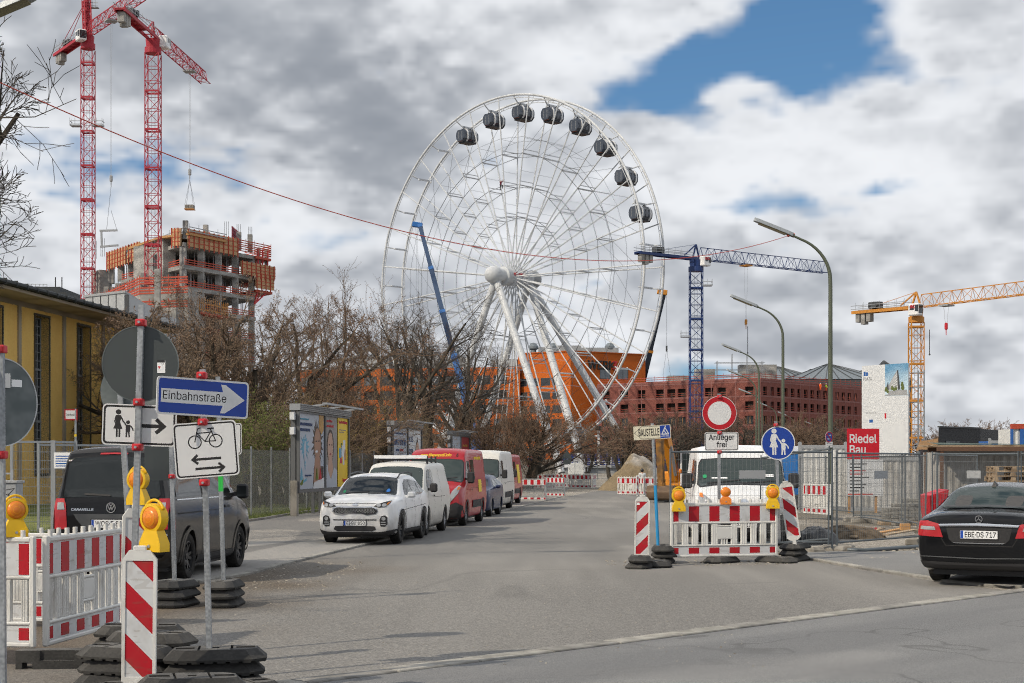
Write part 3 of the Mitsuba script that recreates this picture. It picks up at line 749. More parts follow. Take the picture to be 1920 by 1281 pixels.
# ---------------- red brick building, half finished
k = Kit(); BC = np.array([*A(1426, 0, 345)[:2], 0]); BL = np.array([*A(1120, 0, 371)[:2], 0]); BR = np.array([*A(1617, 0, 384)[:2], 0])
zt = A(0, 712, 345)[2]; NF = 6; fh = (zt - 1.0) / NF
for a, b_, us, w in ((BL, BC, None, 2.1), (BC, BR, None, 1.75)):
    W = Wall(a, b_)
    if a is BL: us = [3.2, 6.9, 13.5, 20.2, 24.0, 28.0, 35.8 * W.L / 42.6, 40.2 * W.L / 42.6]; us = np.array([x * W.L / 43 for x in (4.4, 15.5, 27.0, 31.5, 35.4, 39.6)]) if False else np.array([W.L * t for t in (.055, .175, .285, .40, .47, .535, .70, .775, .935)])
    else: us = np.arange(2.0, W.L - 1, 3.15)
    rects, bands = [], MB()
    for i in range(NF):
        z = i * fh + .9
        for u in us: rects.append((u - w / 2, u + w / 2, z, z + fh - 1.35))
        bands.b2((0, -.06, z + fh - .42), (W.L, .0, z + fh - .1), W.m)
    for u in np.arange(0, W.L, W.L / (7 if a is BL else 11)): bands.b2((u - .12, -.05, 0), (u + .12, .0, zt), W.m)
    k.add('wall', holed(W, W.L, 0, zt, rects, 0, .5), 'brick_red')
    k.add('band', bands, 'brick_band', stuff=True)
    for j, r in enumerate(rects):
        storey = j // len(us)
        fr = MB(); t = .13
        fr.b2((r[0], .35, r[2]), (r[0] + t, .5, r[3]), W.m).b2((r[1] - t, .35, r[2]), (r[1], .5, r[3]), W.m).b2(((r[0] + r[1]) / 2 - .06, .36, r[2]), ((r[0] + r[1]) / 2 + .06, .48, r[3]), W.m)
        if storey >= NF - 2:
            fr = MB().b2((r[0], .12, r[2] + .30), (r[1], .18, r[2] + .38), W.m).b2((r[0], .12, r[2] + .75), (r[1], .18, r[2] + .83), W.m)
            p = k.add('window', fr, 'rail_red')
        else:
            p = k.add('window', fr, 'timber' if storey == NF - 3 else 'grey_dark'); k.add(p + '__pane', MB().b2((r[0], .42, r[2]), (r[1], .46, r[3]), W.m), 'glass_pale' if (a is BC and storey < 3 and rng.random() < .6) else 'glass')
    gm = MB(); guard(gm, W.at(0, -.3, zt + .2), W.at(W.L, -.3, zt + .2), 3, 1.4, .07, 2.6)
    k.add('guard_rail', gm, 'rail_red')
    k.add('parapet', MB().b2((0, -.02, zt), (W.L, .9, zt + .3), W.m), 'brick_band')
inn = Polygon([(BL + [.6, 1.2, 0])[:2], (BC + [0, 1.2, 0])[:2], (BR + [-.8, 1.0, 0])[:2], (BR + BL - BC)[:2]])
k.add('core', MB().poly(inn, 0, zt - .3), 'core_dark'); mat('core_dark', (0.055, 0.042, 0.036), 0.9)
for px, w_, h_, Y in ((1272, 5, 2.4, 372), (1323, 4.5, 3.6, 366), (1422, 8.5, 4.4, 362)):
    q = A(px, 0, Y); k.add('roof_block', MB().b2((q[0] - w_ / 2, Y, zt), (q[0] + w_ / 2, Y + 4, zt + h_)), 'concrete')
sm = MB(); q = A(1387, 0, 352)
for i in range(4):
    for j in range(2): sm.bar((q[0] - 5 + i * 3.4, 352 + j * 2, zt), (q[0] - 5 + i * 3.4, 352 + j * 2, zt + (6.2 if i in (1, 2) else 4.6)), .12)
for z in (1.2, 2.6, 4.2): sm.bar((q[0] - 5.5, 352, zt + z), (q[0] + 5.7, 352, zt + z), .12).bar((q[0] - 5.5, 354, zt + z), (q[0] + 5.7, 354, zt + z), .1)
k.add('scaffold', sm, 'galv')
k.place('brick_building', 'unfinished red brick building with rows of dark openings', 'building')

# pyramid roofs behind the brick building
for i, (px, w_, ph, Y) in enumerate(((1458, 74, 688, 430), (1520, 40, 693, 470), (1553, 96, 683, 430), (1620, 60, 694, 450), (1657, 44, 677, 440))):
    c = A(px, ph, Y); hw = w_ / F * Y; zb = A(0, 722, Y)[2] - 6; sl = (c[2] - A(0, 716, Y)[2]) / hw
    kk = Kit(); zb2 = c[2] - hw * sl
    kk.add('roof', MB().hull([(c[0], Y, c[2]), (c[0] - hw, Y - hw, zb2), (c[0] + hw, Y - hw, zb2), (c[0] + hw, Y + hw, zb2), (c[0] - hw, Y + hw, zb2)]), 'roof_pale')
    kk.add('wall', MB().b2((c[0] - hw + .2, Y - hw + .2, 0), (c[0] + hw - .2, Y + hw - .2, zb2)), 'grey_dark')
    rb = MB()
    for t in np.linspace(-1, 1, 9): rb.bar((c[0] + t * hw, Y - hw - .05, zb2 + .08), (c[0] + t * hw * .02, Y - .05, c[2] + .08), .16)
    kk.add('roof__seam', rb, 'grey_dark', stuff=True)
    kk.place('pyramid_roofed_hall', ('grey pyramid roof nearest the corner lamp post', 'small grey pyramid roof between two larger ones', 'largest grey pyramid roof behind the tallest lamp post', 'partly hidden grey pyramid roof left of the white board', 'grey pyramid roof tip showing above the white board')[i], 'building', group='pyramid roofs behind the brick building')

# ================================================================ observation wheel
pmat('wheel_white', tone((0.50, 0.525, 0.55), (0.60, 0.625, 0.65), 0.4), 0.45)
mat('wheel_dark', (0.07, 0.075, 0.08), 0.6)
mat('cabin_glass', (0.035, 0.045, 0.065), 0.05, spec=0.9)
mat('cabin_frame', (0.72, 0.73, 0.74), 0.4)
k = Kit(); WC = A(962, 520, 324); WU = np.array([0.73, -0.683, 0]); WN = np.array([0.683, 0.73, 0]); RW = 36.9; NG = 27; HS = 3.0


def wp(ang, r, d):                                        # ang from the top, clockwise as seen; d along the axle (minus = front)
    a = math.radians(ang); return WC + WU * r * math.sin(a) + UP * r * math.cos(a) + WN * d


for d in (-HS, HS):
    rim = MB().path([wp(a, RW, d) for a in np.arange(0, 360, 360 / 108)], 0.24, 8, True)
    rim.path([wp(a, RW - .62, d) for a in np.arange(0, 360, 360 / 108)], 0.075, 5, True)
    for a in np.arange(0, 360, 360 / 54): rim.tube(wp(a, RW - .62, d), wp(a, RW, d), .07, n=4)
    k.add('rim', rim, 'wheel_white', True)
A0 = 4.6; ST = 360 / NG
for i in range(NG):
    a = A0 + (i + .5) * ST
    sp = MB()
    pa, pb = [wp(a, r, -.9 - (HS - .9) * (r / RW)) for r in (1.2, RW - .3)], [wp(a, r, .9 + (HS - .9) * (r / RW)) for r in (1.2, RW - .3)]
    sp.tube(pa[0], pa[1], .13, .13, 6).tube(pb[0], pb[1], .13, .13, 6)
    q = lambda P, r: P[0] + (P[1] - P[0]) * ((r - 1.2) / (RW - 1.5))
    rs = np.arange(8.5, 30, 3.3)
    sp.tubes([q(pa, r) for r in rs], [q(pb, r) for r in rs], 0.04, n=4)
    for r in (12.4, 18.8, 25.2): sp.tube(q(pa, r), q(pb, r), .12, n=5).tube(q(pa, r + .8), q(pb, r + .8), .09, n=4)
    k.add('spoke', sp, 'wheel_white')
for r, rad in ((12.4, .055), (18.8, .06), (25.2, .06)):
    rg = MB()
    for i in range(NG):
        for sgn in (-1, 1):
            d = sgn * (.9 + (HS - .9) * r / RW); rg.tube(wp(A0 + (i + .5) * ST, r, d), wp(A0 + (i + 1.5) * ST, r, d), rad, n=4)
    k.add('bracing_ring', rg, 'wheel_dark', stuff=True)
cb = MB()
for i in range(NG):
    for sgn in (-1, 1):
        d = sgn * (.9 + (HS - .9) * 28 / RW)
        cb.tubes([wp(A0 + (i + .5) * ST, 28.5, d), wp(A0 + (i + .5) * ST, 25.2, d)], [wp(A0 + (i + 1.5) * ST, 28.5, d), wp(A0 + (i + 1.5) * ST, 31.5, d)], .035, n=3)
k.add('cable', cb, 'wheel_dark', stuff=True)
for i in range(NG):
    a = A0 + i * ST; br = MB()
    p0, p1 = wp(a, RW - 1.4, -HS * .55), wp(a, RW - 1.4, HS * .55)
    br.bar(p0, p1, .28, .34).tube(p0, wp(a, RW - .2, -HS), .13, n=6).tube(p1, wp(a, RW - .2, HS), .13, n=6)
    br.tube(p0, wp(a, RW - 2.0, -HS * .62), .12, n=6).tube(p1, wp(a, RW - 2.0, HS * .62), .12, n=6)
    k.add('bracket', br, 'wheel_white')
HF = frame(WC, WU, UP)                                      # local z = -axis (towards the front)
if HF[:3, 2] @ WN > 0: HF = frame(WC, -WU, UP)
k.add('hub', MB().lathe([(0, -5), (1.5, -5), (1.5, -3.3), (2.0, -3.2), (2.0, -2.4), (1.5, -2.3), (1.55, 2.3), (2.0, 2.4), (2.0, 3.2), (1.5, 3.3), (1.5, 5), (0, 5)], 24, HF), 'wheel_white', 30)
k.add('hub_cap', MB().lathe([(0, 7.9)] + [(1.78 * math.sin(t), 6.0 + 1.75 * math.cos(t)) for t in np.linspace(.1, 1.57, 8)] + [(1.78, 5.3), (1.4, 4.6), (0, 4.6)], 26, HF), 'wheel_white', 40)
k.add('hub_cap', MB().lathe([(0, -7.9)] + [(1.95 * math.sin(t), -6.0 - 1.9 * math.cos(t)) for t in np.linspace(.1, 1.57, 8)] + [(1.95, -5.3), (1.5, -4.6), (0, -4.6)], 26, HF), 'grey', 40)
k.add('hub_sign', MB().lathe([(1.72, -2.2), (1.74, -2.2), (1.74, 2.2), (1.72, 2.2)], 24, HF), 'wheel_white', 30)
sf = frame(WC + WU * 1.78 + UP * .1, WN, UP); k.add('hub_sign__lettering', MB().text('HI-SKY', .62, sf, .06, True), 'red_paint')
# hub sits on the axle block carried by the legs
for d, feet in ((-5.2, ((1053, 878, 300), (812, 880, 328))), (5.0, ((1097, 878, 306), (1204, 868, 327), (882, 880, 345)))):
    top = WC + WN * d - UP * .6
    for px, py, Y in feet:
        f = A(px, py, Y); f[2] = 0.0
        lg = MB().tube(top, f, .74, .74, 16)
        p = k.add('support_leg', lg, 'wheel_white', 40)
        dd = nrm(f - top); fl = MB()
        for t in np.linspace(.12, .9, 5): c = top + (f - top) * t; fl.tube(c, c + dd * .25, .82, n=16)
        k.add(p + '__flange', fl, 'wheel_white', 40, stuff=True)
    k.add('axle_block', MB().tube(WC + WN * (d - .9), WC + WN * (d + .9), 1.6, n=20), 'wheel_white', 40)
ld = MB(); b0 = WC - UP * 2 + WN * 1; b1 = np.array([WC[0] - 3.0, WC[1] + 2, 0])
for s in (-.7, .7): ld.bar(b0 + WU * s, b1 + WU * s, .22)
for t in np.linspace(0, 1, 26): q = b0 + (b1 - b0) * t; ld.bar(q - WU * .7, q + WU * .7, .1)
k.add('ladder', ld, 'wheel_white')
# boarding platform, drive units
pf = wp(152, 34.2, 0); pf[2] = 1.2
k.add('platform', MB().box(pf, (26, 9, .4), None).box(pf + [0, 0, -.7], (24, 8, 1.0)), 'grey')
k.add('platform_fence', (lambda m: (guard(m, pf + [-13, -4.4, .2], pf + [13, -4.4, .2], 3, 1.1, .07, 1.5), m)[1])(MB()), 'white')
for s in (-3.2, 3.4):
    q = wp(151.3, 36.6, 0) + np.array([s * 1.2, -2, 0]); q2 = q.copy(); q2[2] = 1.2
    p = k.add('drive_unit', MB().bar(q2, q, .5).box(q + [0, 0, -1], (2.2, 1.2, .25)), 'white'); k.add(p + '__motor', MB().cbox(q + [0, 0, .5], (1.3, 1.1, .9), .2), 'black')
k.place('observation_wheel', 'tall white observation wheel standing on tubular legs', 'ferris wheel')

# cabins hanging from the brackets
ck = Kit()
hw, hh = 1.5, 1.32
sec = [(-hw * .55, -hh), (hw * .55, -hh), (hw * .93, -hh * .55), (hw, 0), (hw * .93, hh * .55), (hw * .6, hh), (-hw * .6, hh), (-hw * .93, hh * .55), (-hw, 0), (-hw * .93, -hh * .55)]
CF = frame((0, 0, 0), WU, UP); CF = CF if CF[:3, 2] @ WN < 0 else frame((0, 0, 0), -WU, UP)
pts = [(x * s, y * (1 - (1 - s) * .6), z) for z, s in ((-2.25, .78), (-1.9, .95), (-1.2, 1), (1.2, 1), (1.9, .95), (2.25, .78)) for x, y in sec]
ck.add('shell', MB().hull(pts, CF), 'cabin_glass', 25)
outer, inner_ = Polygon(sec).buffer(.10, quad_segs=3), Polygon(sec).buffer(-.22)
for z in (1.05, -1.4): ck.add('ring_frame', MB().poly(outer.difference(inner_), z, z + .34, CF), 'cabin_frame', 30)
for z in (-.7, .25): ck.add('mullion', MB().b2((hw * .9, -hh * .55, z), (hw * 1.02, hh * .5, z + .06), CF), 'grey_dark')
for x in (-.5, .5): ck.add('mullion', MB().b2((x, -hh * .6, 2.2), (x + .06, hh * .6, 2.28), CF), 'grey')
ck.add('floor', MB().b2((-hw * .7, -hh - .2, -1.6), (hw * .7, -hh + .05, 1.6), CF), 'black')
ck.add('hanger', MB().bar(ap(CF, [[0, hh, -1.0]])[0], ap(CF, [[0, hh + .75, -1.0]])[0], .3).bar(ap(CF, [[0, hh, 1.0]])[0], ap(CF, [[0, hh + .75, 1.0]])[0], .3).bar(ap(CF, [[0, hh + .12, -1.3]])[0], ap(CF, [[0, hh + .12, 1.3]])[0], .9, .2), 'grey_dark')
names = ['leftmost dark glass cabin near the top left of the wheel', 'second dark glass cabin from the left on the wheel', 'topmost dark glass cabin of the wheel', 'dark glass cabin just right of the topmost one', 'dark glass cabin third after the topmost, on the wheel shoulder', 'dark glass cabin third from the bottom on the wheel right side', 'dark glass cabin above the lowest one on the wheel right flank', 'lowest dark glass cabin on the right flank, level with the rope']
for j, i in enumerate(range(-2, 6)):
    ck.place('wheel_cabin', names[j], 'cabin', TR(wp(A0 + i * ST, RW - 1.4, 0) - UP * (hh + .62)), 'cabins hanging on the wheel')
ck.place('wheel_cabin', 'single dark cabin at the boarding platform at the foot of the wheel', 'cabin', TR(wp(A0 + 11 * ST, RW - 1.4, 0) - UP * (hh + .62)), 'cabins hanging on the wheel')


# ---------------- people: one continuous skin each, clothes as children
def chain(j, bones):
    import manifold3d as m3
    out = None
    for a, c in bones:
        ha = [trimesh.creation.icosphere(subdivisions=1).vertices * j[q][1] + np.asarray(j[q][0]) for q in (a, c)]
        h = m3.Manifold.hull_points(np.vstack(ha)); out = h if out is None else out + h
    m = out.to_mesh(); return np.array(m.vert_properties[:, :3]), np.array(m.tri_verts)


def person(name, label, m, top='hi_vis', legs='grey_dark', head='helmet', pose='stand'):
    J = {'hip': ((0, 0, .95), .14), 'hl': ((.1, 0, .92), .10), 'hr': ((-.1, 0, .92), .10), 'kl': ((.12, -.03, .5), .07), 'kr': ((-.11, -.03, .5), .07), 'al': ((.13, .02, .09), .05), 'ar': ((-.12, .02, .09), .05),
         'tl': ((.14, -.14, .05), .045), 'tr': ((-.13, -.14, .05), .045), 'ch': ((0, 0, 1.3), .16), 'sl': ((.19, 0, 1.42), .075), 'sr': ((-.19, 0, 1.42), .075), 'el': ((.27, -.02, 1.14), .05), 'er': ((-.27, -.04, 1.14), .05),
         'wl': ((.25, -.2, .95), .038), 'wr': ((-.25, -.2, .97), .038), 'nk': ((0, 0, 1.5), .06), 'hd': ((0, -.02, 1.66), .105), 'jaw': ((0, -.05, 1.60), .075)}
    if pose == 'climb':
        J.update(kl=((.2, -.35, .75), .07), al=((.22, -.2, .35), .05), tl=((.22, -.34, .3), .045), el=((.32, -.25, 1.55), .05), wl=((.2, -.35, 1.8), .038), er=((-.32, -.25, 1.3), .05), wr=((-.2, -.45, 1.45), .038))
    k = Kit()
    k.add('body', chain(J, [('hd', 'jaw'), ('nk', 'hd'), ('nk', 'ch'), ('el', 'wl'), ('er', 'wr'), ('sl', 'el'), ('sr', 'er'), ('ch', 'hip')]), 'skin', 40)
    big = {q: (v, r + .018) for q, v_ in J.items() for v, r in [v_]}
    k.add('jacket', chain(big, [('ch', 'hip'), ('sl', 'ch'), ('sr', 'ch'), ('sl', 'sr'), ('sl', 'el'), ('sr', 'er'), ('el', 'wl'), ('er', 'wr')]), top, 40)
    k.add('trousers', chain(big, [('hl', 'hr'), ('hl', 'kl'), ('hr', 'kr'), ('kl', 'al'), ('kr', 'ar')]), legs, 40)
    k.add('shoe', chain(big, [('al', 'tl')]), 'black', 40); k.add('shoe', chain(big, [('ar', 'tr')]), 'black', 40)
    for sx, q in ((1, 'wl'), (-1, 'wr')):
        w = np.array(J[q][0]); h = MB().ball(w + [0, -.03, -.04], .05, 1, squash=(.6, 1, 1.1))
        for i in range(4): h.tube(w + [(i - 1.5) * .02, -.05, -.08], w + [(i - 1.5) * .022, -.09, -.13 + .008 * abs(i - 1.5)], .011, .008, 6)
        h.tube(w + [-sx * .03, -.05, -.05], w + [-sx * .055, -.09, -.07], .012, .009, 6); k.add('hand', h, 'skin', 40)
    hd = np.array(J['hd'][0])
    if head == 'helmet': k.add('helmet', MB().ball(hd + [0, 0, .035], .125, 2, squash=(1, 1.1, .85)).lathe([(.13, 0), (.165, -.005), (.165, .01), (.13, .015)], 16, TR(hd + [0, -.03, .03])), 'white', 40)
    else: k.add('hood', MB().ball(hd + [0, .02, .03], .13, 2, squash=(1, 1.05, 1.15)), 'black', 40)
    k.place(name, label, 'person', m)


mat('skin', (0.45, 0.25, 0.17), 0.6)
person('person', 'climber in harness working on the spokes above the wheel hub', TR(wp(-4.5, 18.2, -2.2) - UP * .2, 45, s=1.15), 'red_dark', 'black', 'helmet', 'climb')
q = A(1535, 725, 368)
person('person', 'worker in orange high-visibility jacket on the brick building roof', TR((q[0], 366.0, 18.95), 0), 'hi_vis', 'hi_vis')
q = A(1544, 724, 372)
person('person', 'worker in lime yellow jacket on the brick building roof', TR((q[0], 369, 18.95), 40), 'hi_vis_lime', 'hi_vis')


# ================================================================ tower cranes
def lattice(mb, a, b_, w, h, n, tri=True, r=.09, up=(0, 0, 1), rd=.05):
    """box or triangle girder from a to b: chords and diagonals"""
    a, b_ = np.asarray(a, float), np.asarray(b_, float); z = nrm(b_ - a); y = nrm(np.asarray(up, float) - z * (z @ np.asarray(up, float))); x = np.cross(y, z)
    cs = [(-w / 2, 0), (w / 2, 0), (0, h)] if tri else [(-w / 2, -h / 2), (w / 2, -h / 2), (w / 2, h / 2), (-w / 2, h / 2)]
    P = lambda i, t: a + (b_ - a) * t + x * cs[i][0] + y * cs[i][1]
    m = len(cs); p0, p1, rr = [], [], []
    for i in range(m): p0.append(P(i, 0)); p1.append(P(i, 1)); rr.append(r)
    for s in range(n):
        t0, t1 = s / n, (s + 1) / n
        for i in range(m):
            j = (i + 1) % m
            p0 += [P(i, t0), P(i, t0) if s % 2 else P(j, t0)]; p1 += [P(j, t0), P(j, t1) if s % 2 else P(i, t1)]; rr += [rd, rd]
    mb.tubes(p0, p1, rr, n=4)


def crane(name, label, base, H, mw, jd, jl, cl, colour, tilt=0.0, flat=True, plat=(), sect=2.2, jh=2.0, cab_c='white', jw=1.5, cathead=0, text=None, cwm='concrete', trolley=None, drop=None):
    k = Kit(); base = np.asarray(base, float); jd = nrm([*jd, 0]); side = np.cross(UP, jd)
    ms = MB(); lattice(ms, base, base + UP * (H - 2.4), mw, mw, max(4, int(H / sect)), False, mw * .052, (0, 1, 0), mw * .028)
    for z in np.arange(6, H - 3, 5.9):
        for s in (-1, 1): ms.bar(base + [-mw * .5, s * mw * .5, z], base + [mw * .5, s * mw * .5, z], .16, .28); ms.bar(base + [s * mw * .5, -mw * .5, z], base + [s * mw * .5, mw * .5, z], .16, .28)
    p = k.add('mast', ms, colour)
    ld = MB(); ld.bar(base + [-.25, .2, 1], base + [-.25, .2, H - 3], .05).bar(base + [.25, .2, 1], base + [.25, .2, H - 3], .05)
    for z in np.arange(1.5, H - 3, 1.2): ld.bar(base + [-.25, .2, z], base + [.25, .2, z], .05)
    k.add(p + '__ladder', ld, 'galv')
    for z, s in plat:
        gm = MB(); q = base + UP * z + np.array([s * (mw * .5 + .9), -mw * .3, 0]); gm.box(q, (1.8, 1.6, .12)); guard(gm, q + [-.9, -.8, 0], q + [.9, -.8, 0], 2, 1.1, .06, .9); guard(gm, q + [.9 * s, -.8, 0], q + [.9 * s, .8, 0], 2, 1.1, .06, .9)
        k.add(p + '__platform', gm, 'galv')
    top = base + UP * H; fr = frame(top, jd, side)
    k.add('slewing_ring', MB().tube(top - UP * 2.4, top - UP * 1.5, mw * .62, n=16).tube(top - UP * 1.5, top - UP * .2, mw * .5, mw * .55, 12), colour)
    je = top + jd * jl + UP * tilt * jl; jb = MB(); lattice(jb, top + jd * mw * .5, je, jw, jh, max(6, int(jl / 1.9)), True, .095, UP, .045); p = k.add('jib', jb, colour)
    ce = top - jd * cl - UP * 0.0; cj = MB()
    for s in (-1, 1): cj.bar(top + side * s * .75, ce + side * s * .75, .22, .5)
    for t in np.linspace(0, 1, 8): q = top + (ce - top) * t; cj.bar(q - side * .75, q + side * .75, .14)
    cj.bar(top + (ce - top) * .25 + UP * .2, ce + UP * .2, 1.5, .08)
    p = k.add('counter_jib', cj, colour)
    gm = MB()
    for s in (-1, 1): guard(gm, top - jd * 1.5 + side * s * .95 + UP * .3, ce + side * s * .95 + UP * .3, 2, 1.1, .05, 1.6)
    k.add(p + '__railing', gm, 'galv', stuff=True)
    for i in range(3): c = ce + jd * (1.0 + i * 1.05) - UP * (.9 + .2 * (i % 2)); k.add('counterweight', MB().cbox((0, 0, 0), (.8, 1.1, 1.5 + .4 * (i % 2)), .06, frame(c, jd, side)), cwm)
    c = ce + jd * cl * .35 + UP * .95; k.add('winch', MB().cbox((0, 0, 0), (2.2, 1.2, 1.1), .1, frame(c, jd, side)).tube(c - side * .9 + jd * .3, c + side * .9 + jd * .3, .55, n=10), 'grey_dark')
    c = top + side * -1.55 + jd * .9 - UP * .5; fc = frame(c, jd, side)
    p = k.add('cab', MB().cbox((0, 0, 0), (1.9, 1.4, 1.9), .15, fc), cab_c)
    k.add(p + '__window', MB().b2((.35, -.72, -.35), (.9, .72, .7), fc).b2((.94, -.55, -.6), (.98, .55, .75), fc).b2((-.6, -.72, -.1), (.2, -.69, .6), fc), 'glass')
    if text:
        for s in (-1,): q = frame(c + side * s * .74 + UP * .2, jd, UP); q = q if q[:3, 2] @ side * s > 0 else frame(c + side * s * .74 + UP * .2, -jd, UP); k.add(p + '__lettering', MB().text(text, .5, q, .03, True), 'red_paint')
    if cathead:
        cm = MB(); lattice(cm, top - jd * .2, top + UP * cathead - jd * .9, 1.1, 1.1, 6, False, .16, jd, .08); cm.bar(top, top + UP * cathead - jd * .9, .5, .9); k.add('cathead', cm, colour)
        tp = top + UP * cathead - jd * .9; k.add('tie_rod', MB().tube(tp, ce + jd * 1.5 + side * .6, .06, n=4).tube(tp, ce + jd * 1.5 - side * .6, .06, n=4).tube(tp, top + jd * jl * .45 + UP * (jh + tilt * jl * .45), .07, n=4).tube(tp, top + jd * jl * .9 + UP * (jh + tilt * jl * .9), .07, n=4), colour)
        k.add('cathead__platform', (lambda m: (guard(m, tp + [.6, 0, -1.2], tp + [2.0, 0, -1.2], 2, 1.1, .06, .5), m.box(tp + [1.3, .4, -1.25], (1.5, .9, .1)), m)[2])(MB()), 'galv')
    else:
        cm = MB(); tp = top + UP * (jh + .5); cm.bar(top - jd * .9, tp, .25).bar(top + jd * .9, tp, .25); cm.tube(tp, ce + jd * cl * .35 + UP * .9, .05, n=4).bar(tp, top - jd * 3 + UP * .5, .2); k.add('apex', cm, colour)
    if trolley:
        tq = top + jd * trolley + UP * tilt * trolley - UP * .25
        k.add('trolley', MB().box((0, 0, 0), (1.8, 1.9, .25), frame(tq, jd, side)), 'yellow_crane' if colour == 'blue_crane' else 'grey')
        hb = tq.copy(); hb[2] = drop
        k.add('hoist_rope', MB().tube(tq - jd * .45, hb - jd * .12, .022, n=4).tube(tq + jd * .45, hb + jd * .12, .022, n=4), 'grey')
        k.add('hook_block', MB().cbox(hb, (.5, .4, 1.1), .12).tube(hb - UP * .5, hb - UP * 1.4, .10, .05, 6), 'red_paint' if colour == 'yellow_crane' else ('yellow_crane' if colour == 'blue_crane' else 'grey'))
        k.place(name, label, 'tower crane'); return tq, hb
    k.place(name, label, 'tower crane'); return top, top


b1 = A(165, 870, 270); b1[2] = 0
t1, h1 = crane('tower_crane', 'taller red tower crane at far left with its jib leaving the frame', b1, 75.8, 1.95, (.56, -.83), 44, 16.5, 'red_crane', 0.0, cathead=6.3, jh=2.1, trolley=11.5, drop=A(0, 336, 261)[2], plat=((60, 1), (60, -1)))
b2 = A(287, 870, 241); b2[2] = 0
t2, h2 = crane('tower_crane', 'red tower crane before the high-rise, its jib pointing away', b2, 67.4, 2.05, (.085, 1), 29, 15.5, 'red_crane', 0.0, trolley=19.5, drop=A(0, 322, 260)[2], jh=2.0, jw=1.6)
b3 = A(1305, 870, 300); b3[2] = 0
t3, h3 = crane('tower_crane', 'blue tower crane beside the brick building', b3, A(0, 486, 300)[2], 2.35, (.80, .60), 36.5, 15, 'blue_crane', 0.0, jh=2.3, text='BKL', trolley=13.5, drop=A(0, 604, 308)[2], plat=((A(0, 633, 300)[2], -1), (A(0, 537, 300)[2], 1)))
b4 = A(1718, 870, 250); b4[2] = 0
t4, h4 = crane('tower_crane', 'yellow tower crane at right behind the white board', b4, A(0, 577, 250)[2], 2.0, (.66, -.75), 40, 12.0, 'yellow_crane', 0.03, jh=2.0, text='BC', trolley=5.5, drop=A(0, 612, 246)[2])
for px, py0, py1, Y, nm in ((1402, 612, 662, 308, 'blue'), (1743, 618, 665, 246, 'yellow')):
    one('lifting_chain', MB().tube(A(px, py0, Y), A(px, py1, Y), .07, n=5).ball(A(px, py1, Y), .16, 1), 'grey_dark', f'lifting chain hanging from the hook of the {nm} tower crane', 'chain')
# loads in the air
kk = Kit(); q = t2.copy(); q[2] = A(0, 389, q[1])[2]
for i in range(4):
    for j in range(2): kk.add('block', MB().cbox(q + [(i - 1.5) * .36, (j - .5) * .7, .05], (.34, .66, .62), .02), f'kerb{(i + j) % 3}')
kk.add('pallet', MB().box(q + [0, 0, -.35], (1.6, 1.6, .12)), 'timber'); kk.add('sling', MB().tubes([q + [s, t, .4] for s in (-.7, .7) for t in (-.6, .6)], [[q[0], q[1], h2[2] - 1.3]] * 4, .025, n=4), 'black')
kk.place('hanging_pallet', 'pallet of grey blocks hanging from the right red crane', 'pallet')
kk = Kit(); o = t1.copy(); o[2] = 0; P = lambda px, py: A(px, py, o[1])
kk.add('beam', MB().bar(P(187, 433), P(220, 432), .35, .3).bar(P(190, 433), P(191, 462), .3, .3).bar(P(188, 463), P(222, 460), .35, .3), 'galv')
kk.add('sling', MB().tube(P(200, 430), [o[0], o[1], h1[2] - 1.3], .03, n=4).tube(P(219, 431), [o[0], o[1], P(0, 395)[2]], .03, n=4), 'black')
kk.place('hanging_steel_frame', 'bracket shaped steel frame hanging from the taller red crane', 'steel frame')


# mobile crane booms
def boom(name, label, tip, foot, w0, w1, n, mats, ropes, cat='mobile crane'):
    k = Kit(); tip, foot = np.asarray(tip, float), np.asarray(foot, float); d = nrm(tip - foot)
    for i in range(n):
        a, c = foot + (tip - foot) * i / n, foot + (tip - foot) * (i + 1) / n
        w = w0 + (w1 - w0) * i / max(1, n - 1); p = k.add('boom_section', MB().bar(a, c, w, w * 1.15, (0, 1, 0)), mats[i % len(mats)]); k.add(p + '__collar', MB().bar(c - d * .6, c, w * 1.12, w * 1.3, (0, 1, 0)), mats[0])
    k.add('boom_head', MB().cbox((0, 0, 0), (w1 * 2.6, w1 * 1.2, w1 * 1.3), .1, frame(tip + [-w1 * .6, 0, 0], (1, 0, -.15), (0, 1, 0))), mats[0])
    for a, c, r in ropes: k.add('rope', MB().tube(a, c, r, n=4), 'grey_dark')
    k.add('turntable', MB().cbox(foot + [0, 0, -.2], (3.2, 3.2, 2.2), .3), mats[0])
    g = foot.copy(); g[2] = .9
    k.add('carrier', MB().cbox(g, (9, 2.7, .9), .1), mats[0])
    for i in range(4):
        for s in (-1, 1): k.add('wheel', MB().tube(g + [-3.6 + 2.2 * i, s * 1.3, -.3], g + [-3.6 + 2.2 * i, s * .9, -.3], .6, n=14), 'black')
    k.place(name, label, cat)


